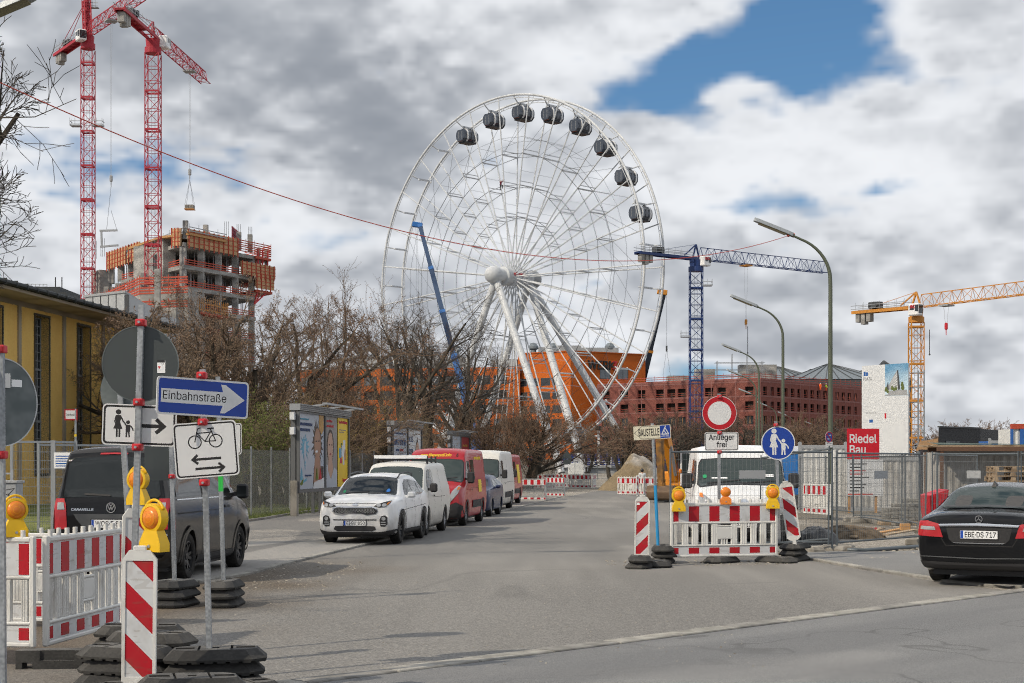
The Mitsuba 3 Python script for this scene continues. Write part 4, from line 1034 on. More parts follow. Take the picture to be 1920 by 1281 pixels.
mat('boom_blue', (0.02, 0.13, 0.40), 0.4); mat('boom_mid', (0.02, 0.055, 0.13), 0.4); mat('boom_dark', (0.018, 0.026, 0.04), 0.5)
tip, foot = A(787, 422, 285), A(896, 838, 270); foot[2] = max(2.4, foot[2])
boom('mobile_crane', 'mobile crane with a long raised blue boom beside the wheel', tip, foot, 1.2, .72, 5, ['boom_blue', 'boom_blue', 'boom_mid', 'boom_mid', 'boom_mid'], [(tip + [-.7, 0, -.3], A(783, 620, 285), .025), (tip + [-.4, 0, -.3], A(786, 640, 285), .025)])
tip, foot = A(1246, 548, 410), A(1170, 860, 425); foot[2] = 2.4
hk = A(1250, 655, 410)
boom('mobile_crane', 'mobile crane with a yellow and black boom behind the brick building', tip, foot, 1.6, 1.0, 3, ['yellow_crane', 'boom_dark', 'boom_dark'], [(A(1249, 552, 410), hk, .05), (hk, A(1243, 704, 410), .04), (hk, A(1257, 704, 410), .04), (hk - [0, 0, .6], hk + [0, 0, .9], .3)])

# ================================================================ street lamps and the rope between them
mat('lamp_green', (0.085, 0.10, 0.07), 0.5); mat('lamp_head', (0.32, 0.345, 0.36), 0.45, 0.4); mat('lamp_lens', (0.17, 0.15, 0.085), 0.25)
kl = Kit(); HP = 9.35
arc = [(0, 0, .0), (0, 0, 4.0), (0, 0, HP - 1.75)] + [(-1.55 * (1 - math.cos(t)), 0, HP - 1.55 + 1.45 * math.sin(t)) for t in np.radians(np.linspace(8, 68, 9))]
e = np.array(arc[-1]); hd_ = nrm([-1, 0, .40]); e1 = e + nrm(np.array(arc[-1]) - np.array(arc[-2])) * .35
kl.add('pole', MB().path(arc + [tuple(e1)], [.085, .078, .066] + list(np.linspace(.062, .04, 9)) + [.038], 10), 'lamp_green', 40)
kl.add('base', MB().lathe([(.10, 0), (.10, 1.2), (.085, 1.25)], 12), 'lamp_green', 40)
hf = frame(e1 + hd_ * .62, hd_, np.cross(UP, hd_))
kl.add('lamp_head', MB().hull([(x, y * s, z) for x, s in ((-.68, .55), (-.5, 1), (.55, .9), (.68, .5)) for y, z in ((-.16, -.03), (.16, -.03), (-.11, .085), (.11, .085))], hf), 'lamp_head', 20)
kl.add('lens', MB().hull([(x, y * s, z) for x, s in ((-.45, 1), (.5, .85)) for y, z in ((-.135, -.028), (.135, -.028), (-.10, -.075), (.10, -.075))], hf), 'lamp_lens', 20)
kl.add('clamp', MB().tube(e1 - hd_ * .12, e1 + hd_ * .1, .06, n=10), 'lamp_green')
lamps = [(1557, 51, 'tallest arched street lamp, nearest in the right-hand row'), (1468, 74, 'second arched street lamp from the camera in the right row'), (1423, 104, 'third arched street lamp in the row, before the brick building'), (1418, 132, 'fourth arched street lamp, its pole close left of the third'), (1429, 166, 'fifth arched street lamp in the row'), (1456, 201, 'sixth arched street lamp in the row'), (1489, 240, 'seventh arched street lamp in the row'), (1534, 294, 'eighth arched street lamp, small, near the round no-stopping sign'), (1585, 350, 'farthest and smallest arched street lamp, left of the red board')]
for px, Y, lab in lamps:
    kl.place('street_lamp', lab, 'street lamp', TR(((px - CX) / F * Y, Y, 0)), 'arched street lamps along the right of the street')
LX, LY = -9.85, 24.8
kl.place('street_lamp', 'street lamp whose head shows at the top left corner', 'street lamp', TR((LX, LY, 0), 178, s=.945), 'arched street lamps')
r0 = A(-100, 108, LY); r1 = ap(TR(((1557 - CX) / F * 51, 51, 0)), [e1])[0]
ts = np.linspace(0, 1, 60); sag = 1.85
rope = np.array([r0 + (r1 - r0) * t - UP * sag * 4 * t * (1 - t) for t in ts])
kr = Kit(); kr.add('strand', MB().path(rope, .0105, 5), 'rope_red', True); mat('rope_red', (0.5, 0.06, 0.03), 0.6)
kr.add('knot', MB().path([r1 + [.12 * math.cos(t), .12 * math.sin(t) * .4, .05 * math.sin(2 * t)] for t in np.linspace(0, 6, 20)], .02, 5), 'rope_red', True)
kr.place('red_rope', 'long red rope slung across the sky to the tallest lamp', 'rope')

# ================================================================ bare trees and thickets
pmat('bark', tone((0.035, 0.03, 0.024), (0.085, 0.072, 0.056), 4.0, sz=.4), 0.9)
pmat('bark_pale', tone((0.075, 0.06, 0.048), (0.135, 0.108, 0.085), 4.0, sz=.4), 0.9)
mat('twig', (0.135, 0.102, 0.074), 0.85); mat('twig_red', (0.165, 0.112, 0.077), 0.85); mat('twig_dark', (0.055, 0.047, 0.04), 0.85); mat('twig_tan', (0.21, 0.155, 0.105), 0.85)
mat('bud_pink', (0.24, 0.16, 0.11), 0.85, two=True); mat('bud_brown', (0.16, 0.10, 0.065), 0.85, two=True); mat('leaf_green', (0.12, 0.155, 0.03), 0.8, two=True); mat('leaf_yellow', (0.27, 0.195, 0.045), 0.8, two=True)


def grow(seed, H, trunk_r, trunk_h, levels, stems=1, spread=0.0, lean=0.0):
    """levels: per order (children, t0, angle, length ratio, segments, wobble, up). returns segments per order"""
    g = np.random.default_rng(seed)
    az = g.uniform(0, 6.28, stems)
    d = np.column_stack([np.cos(az) * spread, np.sin(az) * spread, np.ones(stems)]) + g.normal(0, .04, (stems, 3)) + [lean, 0, 0]
    d /= np.linalg.norm(d, axis=1, keepdims=True)
    p = np.column_stack([np.cos(az) * .3 * (stems > 1) * g.random(stems), np.sin(az) * .3 * (stems > 1) * g.random(stems), np.zeros(stems) - .05])
    L = np.full(stems, trunk_h) * g.uniform(.8, 1.15, stems); r = np.full(stems, trunk_r) * g.uniform(.75, 1.1, stems)
    out = []; tips = None
    for o, (nc, t0, ang, ratio, nseg, wob, upw) in enumerate(levels):
        P, D, R = [p], [d], [r]
        p0s, p1s, r0s, r1s = [], [], [], []
        rend = r * (.55 if o == 0 else .35)
        for s in range(nseg):
            d = d + g.normal(0, wob, d.shape) + [0, 0, upw / nseg]
            d /= np.linalg.norm(d, axis=1, keepdims=True)
            q = p + d * (L / nseg)[:, None]; rn = r + (rend - r) / (nseg - s)
            p0s.append(p); p1s.append(q); r0s.append(r); r1s.append(rn)
            p, r = q, rn; P.append(p); D.append(d); R.append(r)
        out.append(tuple(np.concatenate(x) for x in (p0s, p1s, r0s, r1s))); tips = (p, d)
        if o == len(levels) - 1: break
        P, D, R = np.array(P), np.array(D), np.array(R); n = P.shape[1]
        idx = np.repeat(np.arange(n), nc); m = len(idx)
        t = t0 + (1 - t0) * (np.tile(np.arange(nc), n) + g.uniform(.1, .9, m)) / nc
        f = np.minimum(t * nseg, nseg - 1e-6); i0 = f.astype(int); fr_ = (f - i0)[:, None]
        np_ = P[i0, idx] * (1 - fr_) + P[i0 + 1, idx] * fr_; nd = D[i0 + 1, idx]; nr = R[i0, idx]
        a = g.normal(size=(m, 3)); a -= nd * (a * nd).sum(1, keepdims=True); a /= np.linalg.norm(a, axis=1, keepdims=True)
        th = np.radians(ang) * g.uniform(.65, 1.3, m)[:, None] * np.where(t > .93, .6, 1)[:, None]
        d = nd * np.cos(th) + a * np.sin(th); p = np_
        L = L[idx] * ratio * g.uniform(.6, 1.25, m) * (1.25 - .6 * t); r = np.maximum(nr * g.uniform(.38, .62, m), .003)
    segs = out
    top = max(np.percentile(s[1][:, 2], 99.7) for s in segs); sc = H / top
    return [(a * sc, b * sc, c * sc, e * sc) for a, b, c, e in segs], (tips[0] * sc, tips[1])


def flakes(mb, p, size, g, n=1):
    """small leaf or bud faces at the points"""
    p = np.repeat(p, n, 0) + g.normal(0, size * .9, (len(p) * n, 3)); m = len(p)
    a = g.normal(size=(m, 3)); a /= np.linalg.norm(a, axis=1, keepdims=True); b_ = np.cross(a, g.normal(size=(m, 3))); b_ /= np.linalg.norm(b_, axis=1, keepdims=True)
    s = size * g.uniform(.6, 1.4, (m, 1))
    v = np.stack([p - a * s, p + b_ * s * .45, p + a * s, p - b_ * s * .45], 1).reshape(-1, 3)
    f = (np.arange(m)[:, None, None] * 4 + np.array([[0, 1, 2], [0, 2, 3]])[None]).reshape(-1, 3)
    return mb.add(v, f)


def tree(seed, H, r, th, levels, bark='bark', twig='twig', bud=None, budsize=.05, budn=1, cut=2, minr=.006, twn=3, **kw):
    segs, tips = grow(seed, H, r, th, levels, **kw); k = Kit(); g = np.random.default_rng(seed + 99)
    tb = MB(); cb = MB()
    for o, s in enumerate(segs):
        (tb if o < cut else cb).tubes(s[0], s[1], np.maximum(s[2], minr), np.maximum(s[3], minr * .8), 7 if o == 0 else (5 if o < cut else twn))
    k.add('trunk', tb, bark, 50); k.add('crown', cb, twig)
    if bud:
        bm = MB(); last = segs[-1]
        flakes(bm, np.vstack([last[1], last[0]]), budsize, g, budn); k.add('crown__bud' if bud.startswith('bud') else 'crown__leaf', bm, bud, stuff=True)
    return k


B1 = [(6, .25, 46, .95, 5, .10, .16), (5, .2, 48, .62, 5, .14, .12), (5, .15, 46, .55, 4, .16, .12), (5, .1, 44, .55, 3, .16, .1), (4, .1, 42, .6, 2, .15, .05), (1, 0, 0, 0, 2, .15, 0)]
V1 = [(6, .35, 36, 1.15, 5, .07, .25), (5, .25, 42, .60, 5, .12, .25), (5, .2, 45, .55, 4, .14, .2), (5, .15, 42, .55, 3, .15, .15), (4, .1, 40, .6, 2, .15, .1), (1, 0, 0, 0, 2, .15, 0)]
S1 = [(12, .2, 26, .36, 6, .05, .1), (5, .2, 32, .5, 4, .1, .3), (4, .15, 34, .55, 3, .12, .2), (1, 0, 0, 0, 2, .12, .1)]
T1 = [(7, .18, 28, .5, 6, .10, -.05), (5, .15, 34, .55, 4, .12, .1), (4, .1, 36, .55, 3, .14, .1), (1, 0, 0, 0, 2, .14, 0)]
broad = [tree(11, 9.8, .19, 2.6, B1, 'bark', 'twig', 'bud_pink', .034, 1, minr=.0055, stems=2, spread=.35), tree(12, 9.8, .18, 2.4, B1, 'bark', 'twig', 'bud_pink', .034, 1, minr=.0055, stems=3, spread=.4), tree(18, 9.8, .17, 2.8, B1, 'bark', 'twig_red', 'bud_pink', .034, 1, minr=.0055, stems=2, spread=.3)]
vase = [tree(21, 12, .26, 3.2, V1, 'bark', 'twig_dark', minr=.006), tree(22, 12, .30, 2.8, V1, 'bark', 'twig_dark', 'bud_brown', .03, 1, minr=.0065), tree(23, 12, .24, 2.6, V1, 'bark', 'twig_dark', minr=.006, lean=.12)]
slender = [tree(31, 12, .07, 9, S1, 'bark_pale', 'twig', 'bud_brown', .03, 1, cut=1), tree(32, 12, .06, 9, S1, 'bark_pale', 'twig_red', 'bud_brown', .03, 1, cut=1)]
thick = [tree(41, 6, .035, 4.6, T1, 'bark_pale', 'twig_tan', 'bud_brown', .03, 1, cut=1, stems=12, spread=.42), tree(42, 6, .035, 4.6, T1, 'bark_pale', 'twig_red', 'bud_brown', .03, 1, cut=1, stems=12, spread=.35), tree(43, 6, .035, 4.4, T1, 'bark', 'twig_tan', 'leaf_yellow', .028, 1, cut=1, stems=12, spread=.45)]
green = [tree(51, 4.5, .03, 3.4, T1, 'bark', 'twig_tan', 'leaf_green', .036, 2, cut=1, stems=9, spread=.4), tree(52, 4.5, .03, 3.4, T1, 'bark', 'twig', 'leaf_green', .032, 1, cut=1, stems=10, spread=.45)]
farb = [tree(61, 8, .14, 1.8, B1[:4] + B1[-1:], 'bark', 'twig_dark', 'bud_brown', .05, 1, minr=.012, stems=2, spread=.3), tree(62, 8, .12, 1.7, B1[:4] + B1[-1:], 'bark', 'twig_red', 'bud_brown', .05, 1, minr=.012, stems=3, spread=.4)]
ORD = ['first', 'second', 'third', 'fourth', 'fifth', 'sixth', 'seventh', 'eighth', 'ninth', 'tenth', 'eleventh', 'twelfth', 'thirteenth', 'fourteenth', 'fifteenth', 'sixteenth', 'seventeenth']


def nth(lst, i):
    return ORD[sorted(range(len(lst)), key=lambda j: (lst[j][0], j)).index(i)]


def put(kit, name, label, cat, px, Y, top, h0, yaw, group=None, wide=1.0, z=0.0):
    if px < 890 and cat != 'x': Y = max(Y, 17.65 / (0.118 + (960 - px) / F))   # behind the mesh fence
    h = (HY - top) * Y / F + HC; s = h / h0
    kit.place(name, label, cat, TR(((px - CX) / F * Y, Y, z), yaw, s=(s * wide, s * wide, s)), group)


put(broad[0], 'bare_tree', 'broad bare tree with pinkish buds, just right of the large round sign back', 'tree', 418, 74, 562, 9.8, 20, wide=.85)
put(broad[1], 'bare_tree', 'broad bare tree with pinkish buds before the right end of the high-rise', 'tree', 468, 72, 538, 9.8, 140, wide=1.0)
put(broad[2], 'bare_tree', 'rounded bare tree right of the high-rise with reddish twigs', 'tree', 540, 76, 524, 9.8, 250, wide=.95)
for i, (px, Y, top, yaw, lab) in enumerate(((614, 82, 492, 0, 'tallest slender bare tree, a thin spire left of the wheel'), (588, 80, 536, 90, 'slender bare tree just left of the tallest spire'), (645, 84, 545, 200, 'slender bare tree between the spire and the dark tree'), (566, 83, 560, 300, 'shortest slender bare tree behind the rounded reddish one'))):
    put(slender[i % 2], 'slender_tree', lab, 'tree', px, Y, top, 12, yaw, 'slender bare trees left of the wheel', 1.3)
put(vase[0], 'bare_tree', 'dark bare tree overlapping the left rim of the wheel', 'tree', 738, 96, 546, 12, 40, wide=.95)
put(vase[1], 'bare_tree', 'large dark bare tree with a forked trunk behind the second billboard', 'tree', 801, 88, 560, 12, 160, wide=.85)
put(vase[2], 'bare_tree', 'leaning dark bare tree before the blue crane boom', 'tree', 846, 92, 620, 12, 0, wide=1.1)
put(vase[1], 'bare_tree', 'dark bare tree beside the small billboard, before the wheel legs', 'tree', 872, 100, 610, 12, 60, wide=.75)
tl = [(566, 66, 700, 0), (600, 70, 665, 1), (640, 73, 680, 0), (682, 76, 735, 1), (655, 68, 745, 2), (722, 80, 770, 0), (610, 64, 735, 2), (750, 86, 790, 1), (700, 72, 765, 2), (775, 94, 800, 0), (372, 76, 700, 1), (400, 73, 680, 0), (440, 76, 690, 1), (500, 74, 690, 0), (530, 68, 730, 2)]
for i, (px, Y, top, j) in enumerate(tl):
    put(thick[j], 'bare_bush', f'tangled bare bush of tan and reddish stems, {nth(tl, i)} from the left behind the mesh fence', 'bush', px, Y, top, 6, i * 67, 'bare bushes behind the mesh fence', 1.15)
bl = [(905, 112, 760, 1), (940, 108, 722, 1), (975, 112, 740, 0), (1002, 118, 775, 1)]
for i, (px, Y, top, j) in enumerate(bl):
    put(thick[j] if i % 2 else farb[1], 'bare_bush', f'dark brown bare bush before the wheel legs, {nth(bl, i)} from the left', 'bush', px, Y, top, 6 if i % 2 else 8, i * 53, 'bare bushes before the wheel legs', 1.1)
gl_ = [(462, 63, 752, 0), (500, 62, 735, 1), (536, 63, 760, 0), (575, 66, 790, 1), (480, 60, 800, 1), (545, 60, 815, 0), (640, 70, 800, 1)]
for i, (px, Y, top, j) in enumerate(gl_):
    put(green[j], 'green_bush', f'bush coming into fresh green leaf, {nth(gl_, i)} from the left behind the mesh fence', 'bush', px, Y, top, 4.5, i * 81, 'fresh green bushes behind the mesh fence', 1.1)
fl = [(1172, 168, 762, 1), (1150, 175, 790, 0), (1255, 205, 772, 0), (1290, 210, 765, 0), (1335, 215, 778, 0), (1400, 205, 775, 0), (1440, 215, 790, 0), (1485, 190, 772, 1), (1525, 200, 778, 0), (1568, 205, 785, 0), (1222, 195, 800, 0), (1098, 300, 820, 1)]
for i, (px, Y, top, j) in enumerate(fl):
    put(farb[j], 'bare_shrub_tree', f'low bare tree before the red brick building, {nth(fl, i)} from the left of its row', 'tree', px, Y, top, 8, i * 71, 'bare trees before the brick building', 1.0)
for px, Y, top, yaw, lab in ((1742, 290, 795, 0, 'bare far tree just right of the yellow crane mast'), (1783, 300, 790, 60, 'thin far bare tree left of the black building'), (1838, 320, 790, 130, 'rounded far bare tree rising over the black building'), (1868, 325, 786, 220, 'second rounded far bare tree above the black building')):
    put(farb[1], 'far_tree', lab, 'tree', px, Y, top, 8, yaw, wide=1.3)
E1 = tree(71, 12.5, .24, 3.6, V1, 'bark', 'twig_dark', minr=.007)
E1.place('bare_tree', 'bare tree outside the left edge whose branches reach into the sky', 'tree', TR((-12.0, 30.5, 0), 264, s=1.05))
vase[0].place('bare_tree', 'bare tree standing left of the photograph, its shadow on the street', 'tree', TR((-16.0, 16.5, 0), 10, s=.85))

# ================================================================ vehicles
def dusty(c, k=0.5):
    return lambda p, n, uv: mix(c, [0.20, 0.18, 0.155], k * smoothstep(0.75, 0.22, p.z + 0.5 * (fbm(p.x * 3, p.y * 3, p.z * 5, 3) - 0.5)) + 0.07 * smoothstep(.5, .8, fbm(p.x * 5, p.y * 5, p.z * 2, 3)))


pmat('paint_white', dusty([0.70, 0.71, 0.72]), 0.22, spec=0.5, clearcoat=0.7, clearcoat_gloss=0.95)
pmat('paint_cream', dusty([0.60, 0.59, 0.55], 0.6), 0.28, spec=0.5, clearcoat=0.5, clearcoat_gloss=0.9)
mat('paint_black', (0.004, 0.0045, 0.006), 0.08, spec=0.3, clearcoat=0.3, clearcoat_gloss=0.97)
mat('paint_brown', (0.030, 0.028, 0.027), 0.14, 0.25, spec=0.5, clearcoat=1.0, clearcoat_gloss=0.97)
mat('paint_red', (0.33, 0.006, 0.012), 0.2, spec=0.5, clearcoat=0.8, clearcoat_gloss=0.95)
mat('paint_blue', (0.02, 0.03, 0.075), 0.25, spec=0.5, clearcoat=0.8, clearcoat_gloss=0.95)
mat('truck_blue', (0.015, 0.14, 0.42), 0.35)
mat('trim', (0.022, 0.022, 0.024), 0.6)
mat('seam', (0.012, 0.012, 0.013), 0.7)
pmat('tyre', tone((0.016, 0.016, 0.016), (0.035, 0.033, 0.031), 9.0), 0.85)
mat('rim_dark', (0.05, 0.052, 0.056), 0.35, 0.6); mat('rim_silver', (0.45, 0.46, 0.48), 0.35, 0.8); mat('chrome', (0.75, 0.76, 0.78), 0.12, 1.0)
mat('car_glass', (0.012, 0.016, 0.017), 0.04, spec=0.65)
mat('car_glass_green', (0.028, 0.042, 0.040), 0.05, spec=0.65)
mat('lamp_clear', (0.42, 0.43, 0.44), 0.12, 0.4); mat('lamp_red', (0.40, 0.008, 0.016), 0.15, clearcoat=1.0); mat('lamp_amber', (0.75, 0.20, 0.01), 0.2)
mat('plate_white', (0.72, 0.73, 0.74), 0.4); mat('plate_blue', (0.01, 0.06, 0.35), 0.4); mat('ink', (0.012, 0.012, 0.014), 0.6)
mat('sticker_green', (0.02, 0.3, 0.12), 0.5); mat('sticker_blue', (0.02, 0.14, 0.45), 0.5); mat('sticker_yellow', (0.75, 0.52, 0.02), 0.5); mat('seat_grey', (0.07, 0.07, 0.072), 0.8)
import manifold3d as m3


def loft(keys, nst=84, sub=3):
    K = np.array(sorted(keys)); x = K[:, 0]
    xs = np.unique(np.concatenate([np.linspace(x[0], x[-1], nst), x, x[0] + (x[-1] - x[0]) * np.array([.004, .012, .988, .996])]))
    P = [PchipInterpolator(x, K[:, i])(xs) for i in range(1, 10)]
    zb, ws, wm, wb, zm, zl, wt, zt, zc = P
    rows = []
    for i in range(len(xs)):
        c = np.array([(0, zb[i]), (ws[i] * .82, zb[i]), (ws[i], zb[i] + .07), ((ws[i] + wm[i]) / 2 + .012, (zb[i] + zm[i]) / 2), (wm[i], zm[i]), (wb[i], zl[i]), ((wb[i] + wt[i]) / 2, (zl[i] + zt[i]) / 2 + .012), (wt[i], zt[i]), (wt[i] * .82, zt[i] + (zc[i] - zt[i]) * .55), (wt[i] * .45, zt[i] + (zc[i] - zt[i]) * .9), (0, zc[i])])
        t = np.arange(len(c)); tt = np.linspace(0, len(c) - 1, (len(c) - 1) * sub + 1)
        h = np.column_stack([PchipInterpolator(t, c[:, 0])(tt), PchipInterpolator(t, c[:, 1])(tt)])
        loop = np.vstack([h, h[-2:0:-1] * [-1, 1]])
        rows.append(np.column_stack([np.full(len(loop), xs[i]), loop]))
    n = len(rows[0]); v = np.vstack(rows + [rows[0].mean(0)[None], rows[-1].mean(0)[None]]); f = []
    for a in range(len(rows) - 1):
        i = np.arange(n); j = (i + 1) % n
        f += [np.column_stack([a * n + i, (a + 1) * n + i, (a + 1) * n + j]), np.column_stack([a * n + i, (a + 1) * n + j, a * n + j])]
    i = np.arange(n); j = (i + 1) % n; c0 = len(rows) * n
    f += [np.column_stack([i, j, np.full(n, c0)]), np.column_stack([(len(rows) - 1) * n + j, (len(rows) - 1) * n + i, np.full(n, c0 + 1)])]
    m = trimesh.Trimesh(v, np.vstack(f), process=False)
    if m.volume < 0: m.invert()
    return m


def wells(mesh, axles, r, y0):
    man = m3.Manifold(m3.Mesh(np.asarray(mesh.vertices, np.float32), np.asarray(mesh.faces, np.uint32)))
    if man.is_empty(): return mesh
    for ax in axles:
        for s in (-1, 1):
            c = m3.Manifold.cylinder(1.0, r, r, 40, True).rotate([90, 0, 0]).translate([ax, s * (y0 + .5), r * .92])
            man = man - c
    o = man.to_mesh(); return trimesh.Trimesh(o.vert_properties[:, :3], o.tri_verts, process=False)


class Car:
    def __init__(s, keys, axles, wr, well_y, paint, kit=None):
        s.solid = loft(keys); s.k = Kit(); s.axles, s.wr = axles, wr
        s.body = wells(s.solid, axles, wr * 1.13, well_y)
        s.k.add('body', (s.body.vertices, s.body.faces), paint, 38)

    def decal(s, name, poly, side, m, off=.006, e=.07, thick=0.0, **kw):
        mb = MB()
        if isinstance(poly, list) and isinstance(poly[0], tuple): poly = Polygon(poly)
        for pg in (poly if isinstance(poly, list) else [poly]):
            for g in getattr(pg, 'geoms', [pg]):
                v, f = trimesh.creation.triangulate_polygon(g, engine='earcut')
                v, f = trimesh.remesh.subdivide_to_size(np.column_stack([v, np.zeros(len(v))]), f, e, max_iter=12)
                a, b_ = v[:, 0], v[:, 1]; o = np.full(len(v), 9.0)
                if side == 'L': org = np.column_stack([a, o, b_]); d = (0, -1, 0)
                elif side == 'R': org = np.column_stack([a, -o, b_]); d = (0, 1, 0)
                elif side == 'F': org = np.column_stack([o, a, b_]); d = (-1, 0, 0)
                elif side == 'B': org = np.column_stack([-o, a, b_]); d = (1, 0, 0)
                else: org = np.column_stack([a, b_, o]); d = (0, 0, -1)
                loc, ri, ti = s.solid.ray.intersects_location(org, np.tile(np.array(d, float), (len(org), 1)), multiple_hits=False)
                pos = np.full((len(v), 3), np.nan); nn = np.zeros((len(v), 3)); pos[ri] = loc; nn[ri] = s.solid.face_normals[ti]
                pos = pos + nn * off - np.array(d) * off * .5
                ok = ~np.isnan(pos[f]).any(axis=(1, 2)); f = f[ok]
                if not len(f): continue
                t = pos[f]; fn = np.cross(t[:, 1] - t[:, 0], t[:, 2] - t[:, 0]); fl = (fn @ np.array(d)) > 0
                f = np.where(fl[:, None], f[:, ::-1], f); used = np.unique(f); re = np.zeros(len(v), int); re[used] = np.arange(len(used))
                mb.add(pos[used], re[f])
        if mb.n: return s.k.add(name, mb, m, 40, **kw)

    def both(s, name, poly, m, **kw):
        for q in ('L', 'R'): p = s.decal(name, poly, q, m, **kw)
        return p

    def at(s, a, b_, side):
        d = {'L': ((a, 9, b_), (0, -1, 0)), 'R': ((a, -9, b_), (0, 1, 0)), 'F': ((9, a, b_), (-1, 0, 0)), 'B': ((-9, a, b_), (1, 0, 0)), 'T': ((a, b_, 9), (0, 0, -1))}[side]
        loc, _, ti = s.solid.ray.intersects_location([d[0]], [d[1]], multiple_hits=False)
        return (loc[0], s.solid.face_normals[ti[0]]) if len(loc) else (np.array(d[0]) * .1, -np.array(d[1]))

    def wheels(s, y, w=.22, rim='rim_dark', spokes=5, hub=.62, tr=None):
        R = s.wr
        for ax in s.axles:
            for sd in (-1, 1):
                # wheel axis along y, outside at sd
                fr = frame((ax, sd * (y - w / 2), R), (1, 0, 0), (0, 0, 1)); fr[:3, 2] = (0, sd, 0); fr[:3, 0] = (sd * 1.0, 0, 0) if False else (1, 0, 0)
                if np.linalg.det(fr[:3, :3]) < 0: fr[:3, 0] *= -1
                h = w / 2; prof = [(R * hub, -h * .9), (R * .92, -h), (R * .985, -h * .8), (R, -h * .45), (R, h * .45), (R * .985, h * .8), (R * .92, h), (R * (hub + .1), h * 1.02), (R * hub, h * .85)]
                tm = MB().lathe(prof, 36, fr)
                for a in np.arange(36) * 2 * math.pi / 36: tm.box((0, 0, 0), (.012, .03, w * .8), fr @ rotm([0, 0, 1], math.degrees(a)) @ TR((R * .995, 0, 0)))
                p = s.k.add('wheel', tm, 'tyre', 40)
                rm = MB().lathe([(R * (hub + .01), -h * .6), (R * (hub + .01), h * .8), (R * (hub - .05), h * .82), (R * (hub - .07), h * .2), (0, h * .1)], 30, fr)
                for a in np.arange(spokes) * 360 / spokes:
                    for da in (-9, 9): rm.hull([(r, y_ + da * .003 * r / R, z) for r, y_, z in ((R * .1, -.03, h * .5), (R * .1, .03, h * .5), (R * (hub - .04), -.018, h * .72), (R * (hub - .04), .018, h * .72), (R * .1, 0, h * .2), (R * (hub - .04), 0, h * .4))], fr @ rotm([0, 0, 1], a + da))
                rm.lathe([(R * .17, h * .2), (R * .17, h * .62), (0, h * .66)], 16, fr)
                s.k.add(p + '__rim', rm, rim, 40)

    def plate(s, side, y, z, txt, tw=.36, w=.52, proud=.02):
        pt, n = s.at(y, z, side); sg = 1 if side == 'F' else -1
        fr = frame(pt + np.array([sg * proud, 0, 0]), (0, sg, 0), (0, 0, 1))
        p = s.k.add('number_plate', MB().poly(rrect(w, .115, .012), -.03, 0, fr), 'plate_white')
        s.k.add(p + '__band', MB().poly(sbox(-w / 2 + .004, -.054, -w / 2 + .044, .054), 0.0005, .0015, fr), 'plate_blue')
        s.k.add(p + '__lettering', MB().text(txt, .074, fr @ TR((.022, -.037, .0005)), .0015, True, True, w - .09), 'ink')
        s.k.add(p + '__holder', MB().poly(rrect(w + .03, .145, .015).difference(rrect(w, .113, .01)), -.03, .003, fr), 'black')

    def mirror(s, x, z, y, size=(.12, .2, .16), cap='trim', glass_back=True):
        for sd in (-1, 1):
            pt, _ = s.at(x, z, 'L' if sd > 0 else 'R'); c = np.array([x + .02, sd * (abs(pt[1]) + .06 + size[1] / 2), z + .05])
            p = s.k.add('wing_mirror', MB().cbox(c, size, .04).bar(pt, c - [0, sd * size[1] * .4, .04], .05, .07), cap, 30)
            s.k.add(p + '__glass', MB().box(c - [size[0] / 2 + .002, 0, 0], (.006, size[1] * .8, size[2] * .75)), 'car_glass')

    def text(s, name, txt, side, a, b_, h, m, w=None, bold=True, **kw):
        mb = MB(); key = (txt, bold)
        MB().text(txt, 1, np.eye(4), 1, bold)
        t = _text[key]; v = np.array(t.vertices); lo, hi = v[:, 0].min(), v[:, 0].max(); W_ = w or (hi - lo) * h
        X = (v[:, 0] - (lo + hi) / 2) / (hi - lo) * W_; Z = v[:, 1] * h
        sg = {'F': 1, 'B': -1, 'L': -1, 'R': 1}[side]
        out = np.zeros((len(v), 3)); n = len(v)
        A_, B_ = a + sg * X, b_ + Z
        if side in 'FB': org = np.column_stack([np.full(n, 9.0 * sg), A_, B_]); d = np.array([-sg, 0, 0.0])
        else: org = np.column_stack([A_, np.full(n, 9.0 * (1 if side == 'L' else -1)), B_]); d = np.array([0, -1.0 if side == 'L' else 1.0, 0])
        loc, ri, ti = s.solid.ray.intersects_location(org, np.tile(d, (n, 1)), multiple_hits=False)
        if len(loc) < n: return
        out[ri] = loc; out -= d * (.008 + .006 * (v[:, 2:3] > .5))
        f = np.array(t.faces); tt = out[f]; top = (v[f][:, :, 2] > .5).all(1); fn = np.cross(tt[:, 1] - tt[:, 0], tt[:, 2] - tt[:, 0])
        if (fn[top] @ d).sum() > 0: f = f[:, ::-1]
        mb.add(out, f); return s.k.add(name, mb, m)

    def seams(s, polys, sides='LR', w=.012):
        for sd in sides:
            s.decal('door_seam', [stroke(q, w, 2, 2) for q in polys], sd, 'seam', off=.003, e=.12, stuff=True)


def face(pts_, side='F'):
    return Polygon(pts_)


def mirror_y(pts_):
    return [(a, b_) for a, b_ in pts_] + [(-a, b_) for a, b_ in pts_[::-1]]


def placed(px, py, lat, head, z=0.02):
    """ground point under a wheel seen at px,py -> transform of a car whose front axle centre lies lat metres beside it"""
    g = G(px, py, z); fwd = nrm([math.sin(math.radians(head)), math.cos(math.radians(head)), 0]); left = np.cross(UP, fwd)
    g = g - left * lat; g[2] = z
    m = np.eye(4); m[:3, 0], m[:3, 1], m[:3, 2], m[:3, 3] = fwd, left, UP, g
    return m


HEADC = 180 + math.degrees(math.atan(KS))                   # parked cars face the camera along the street

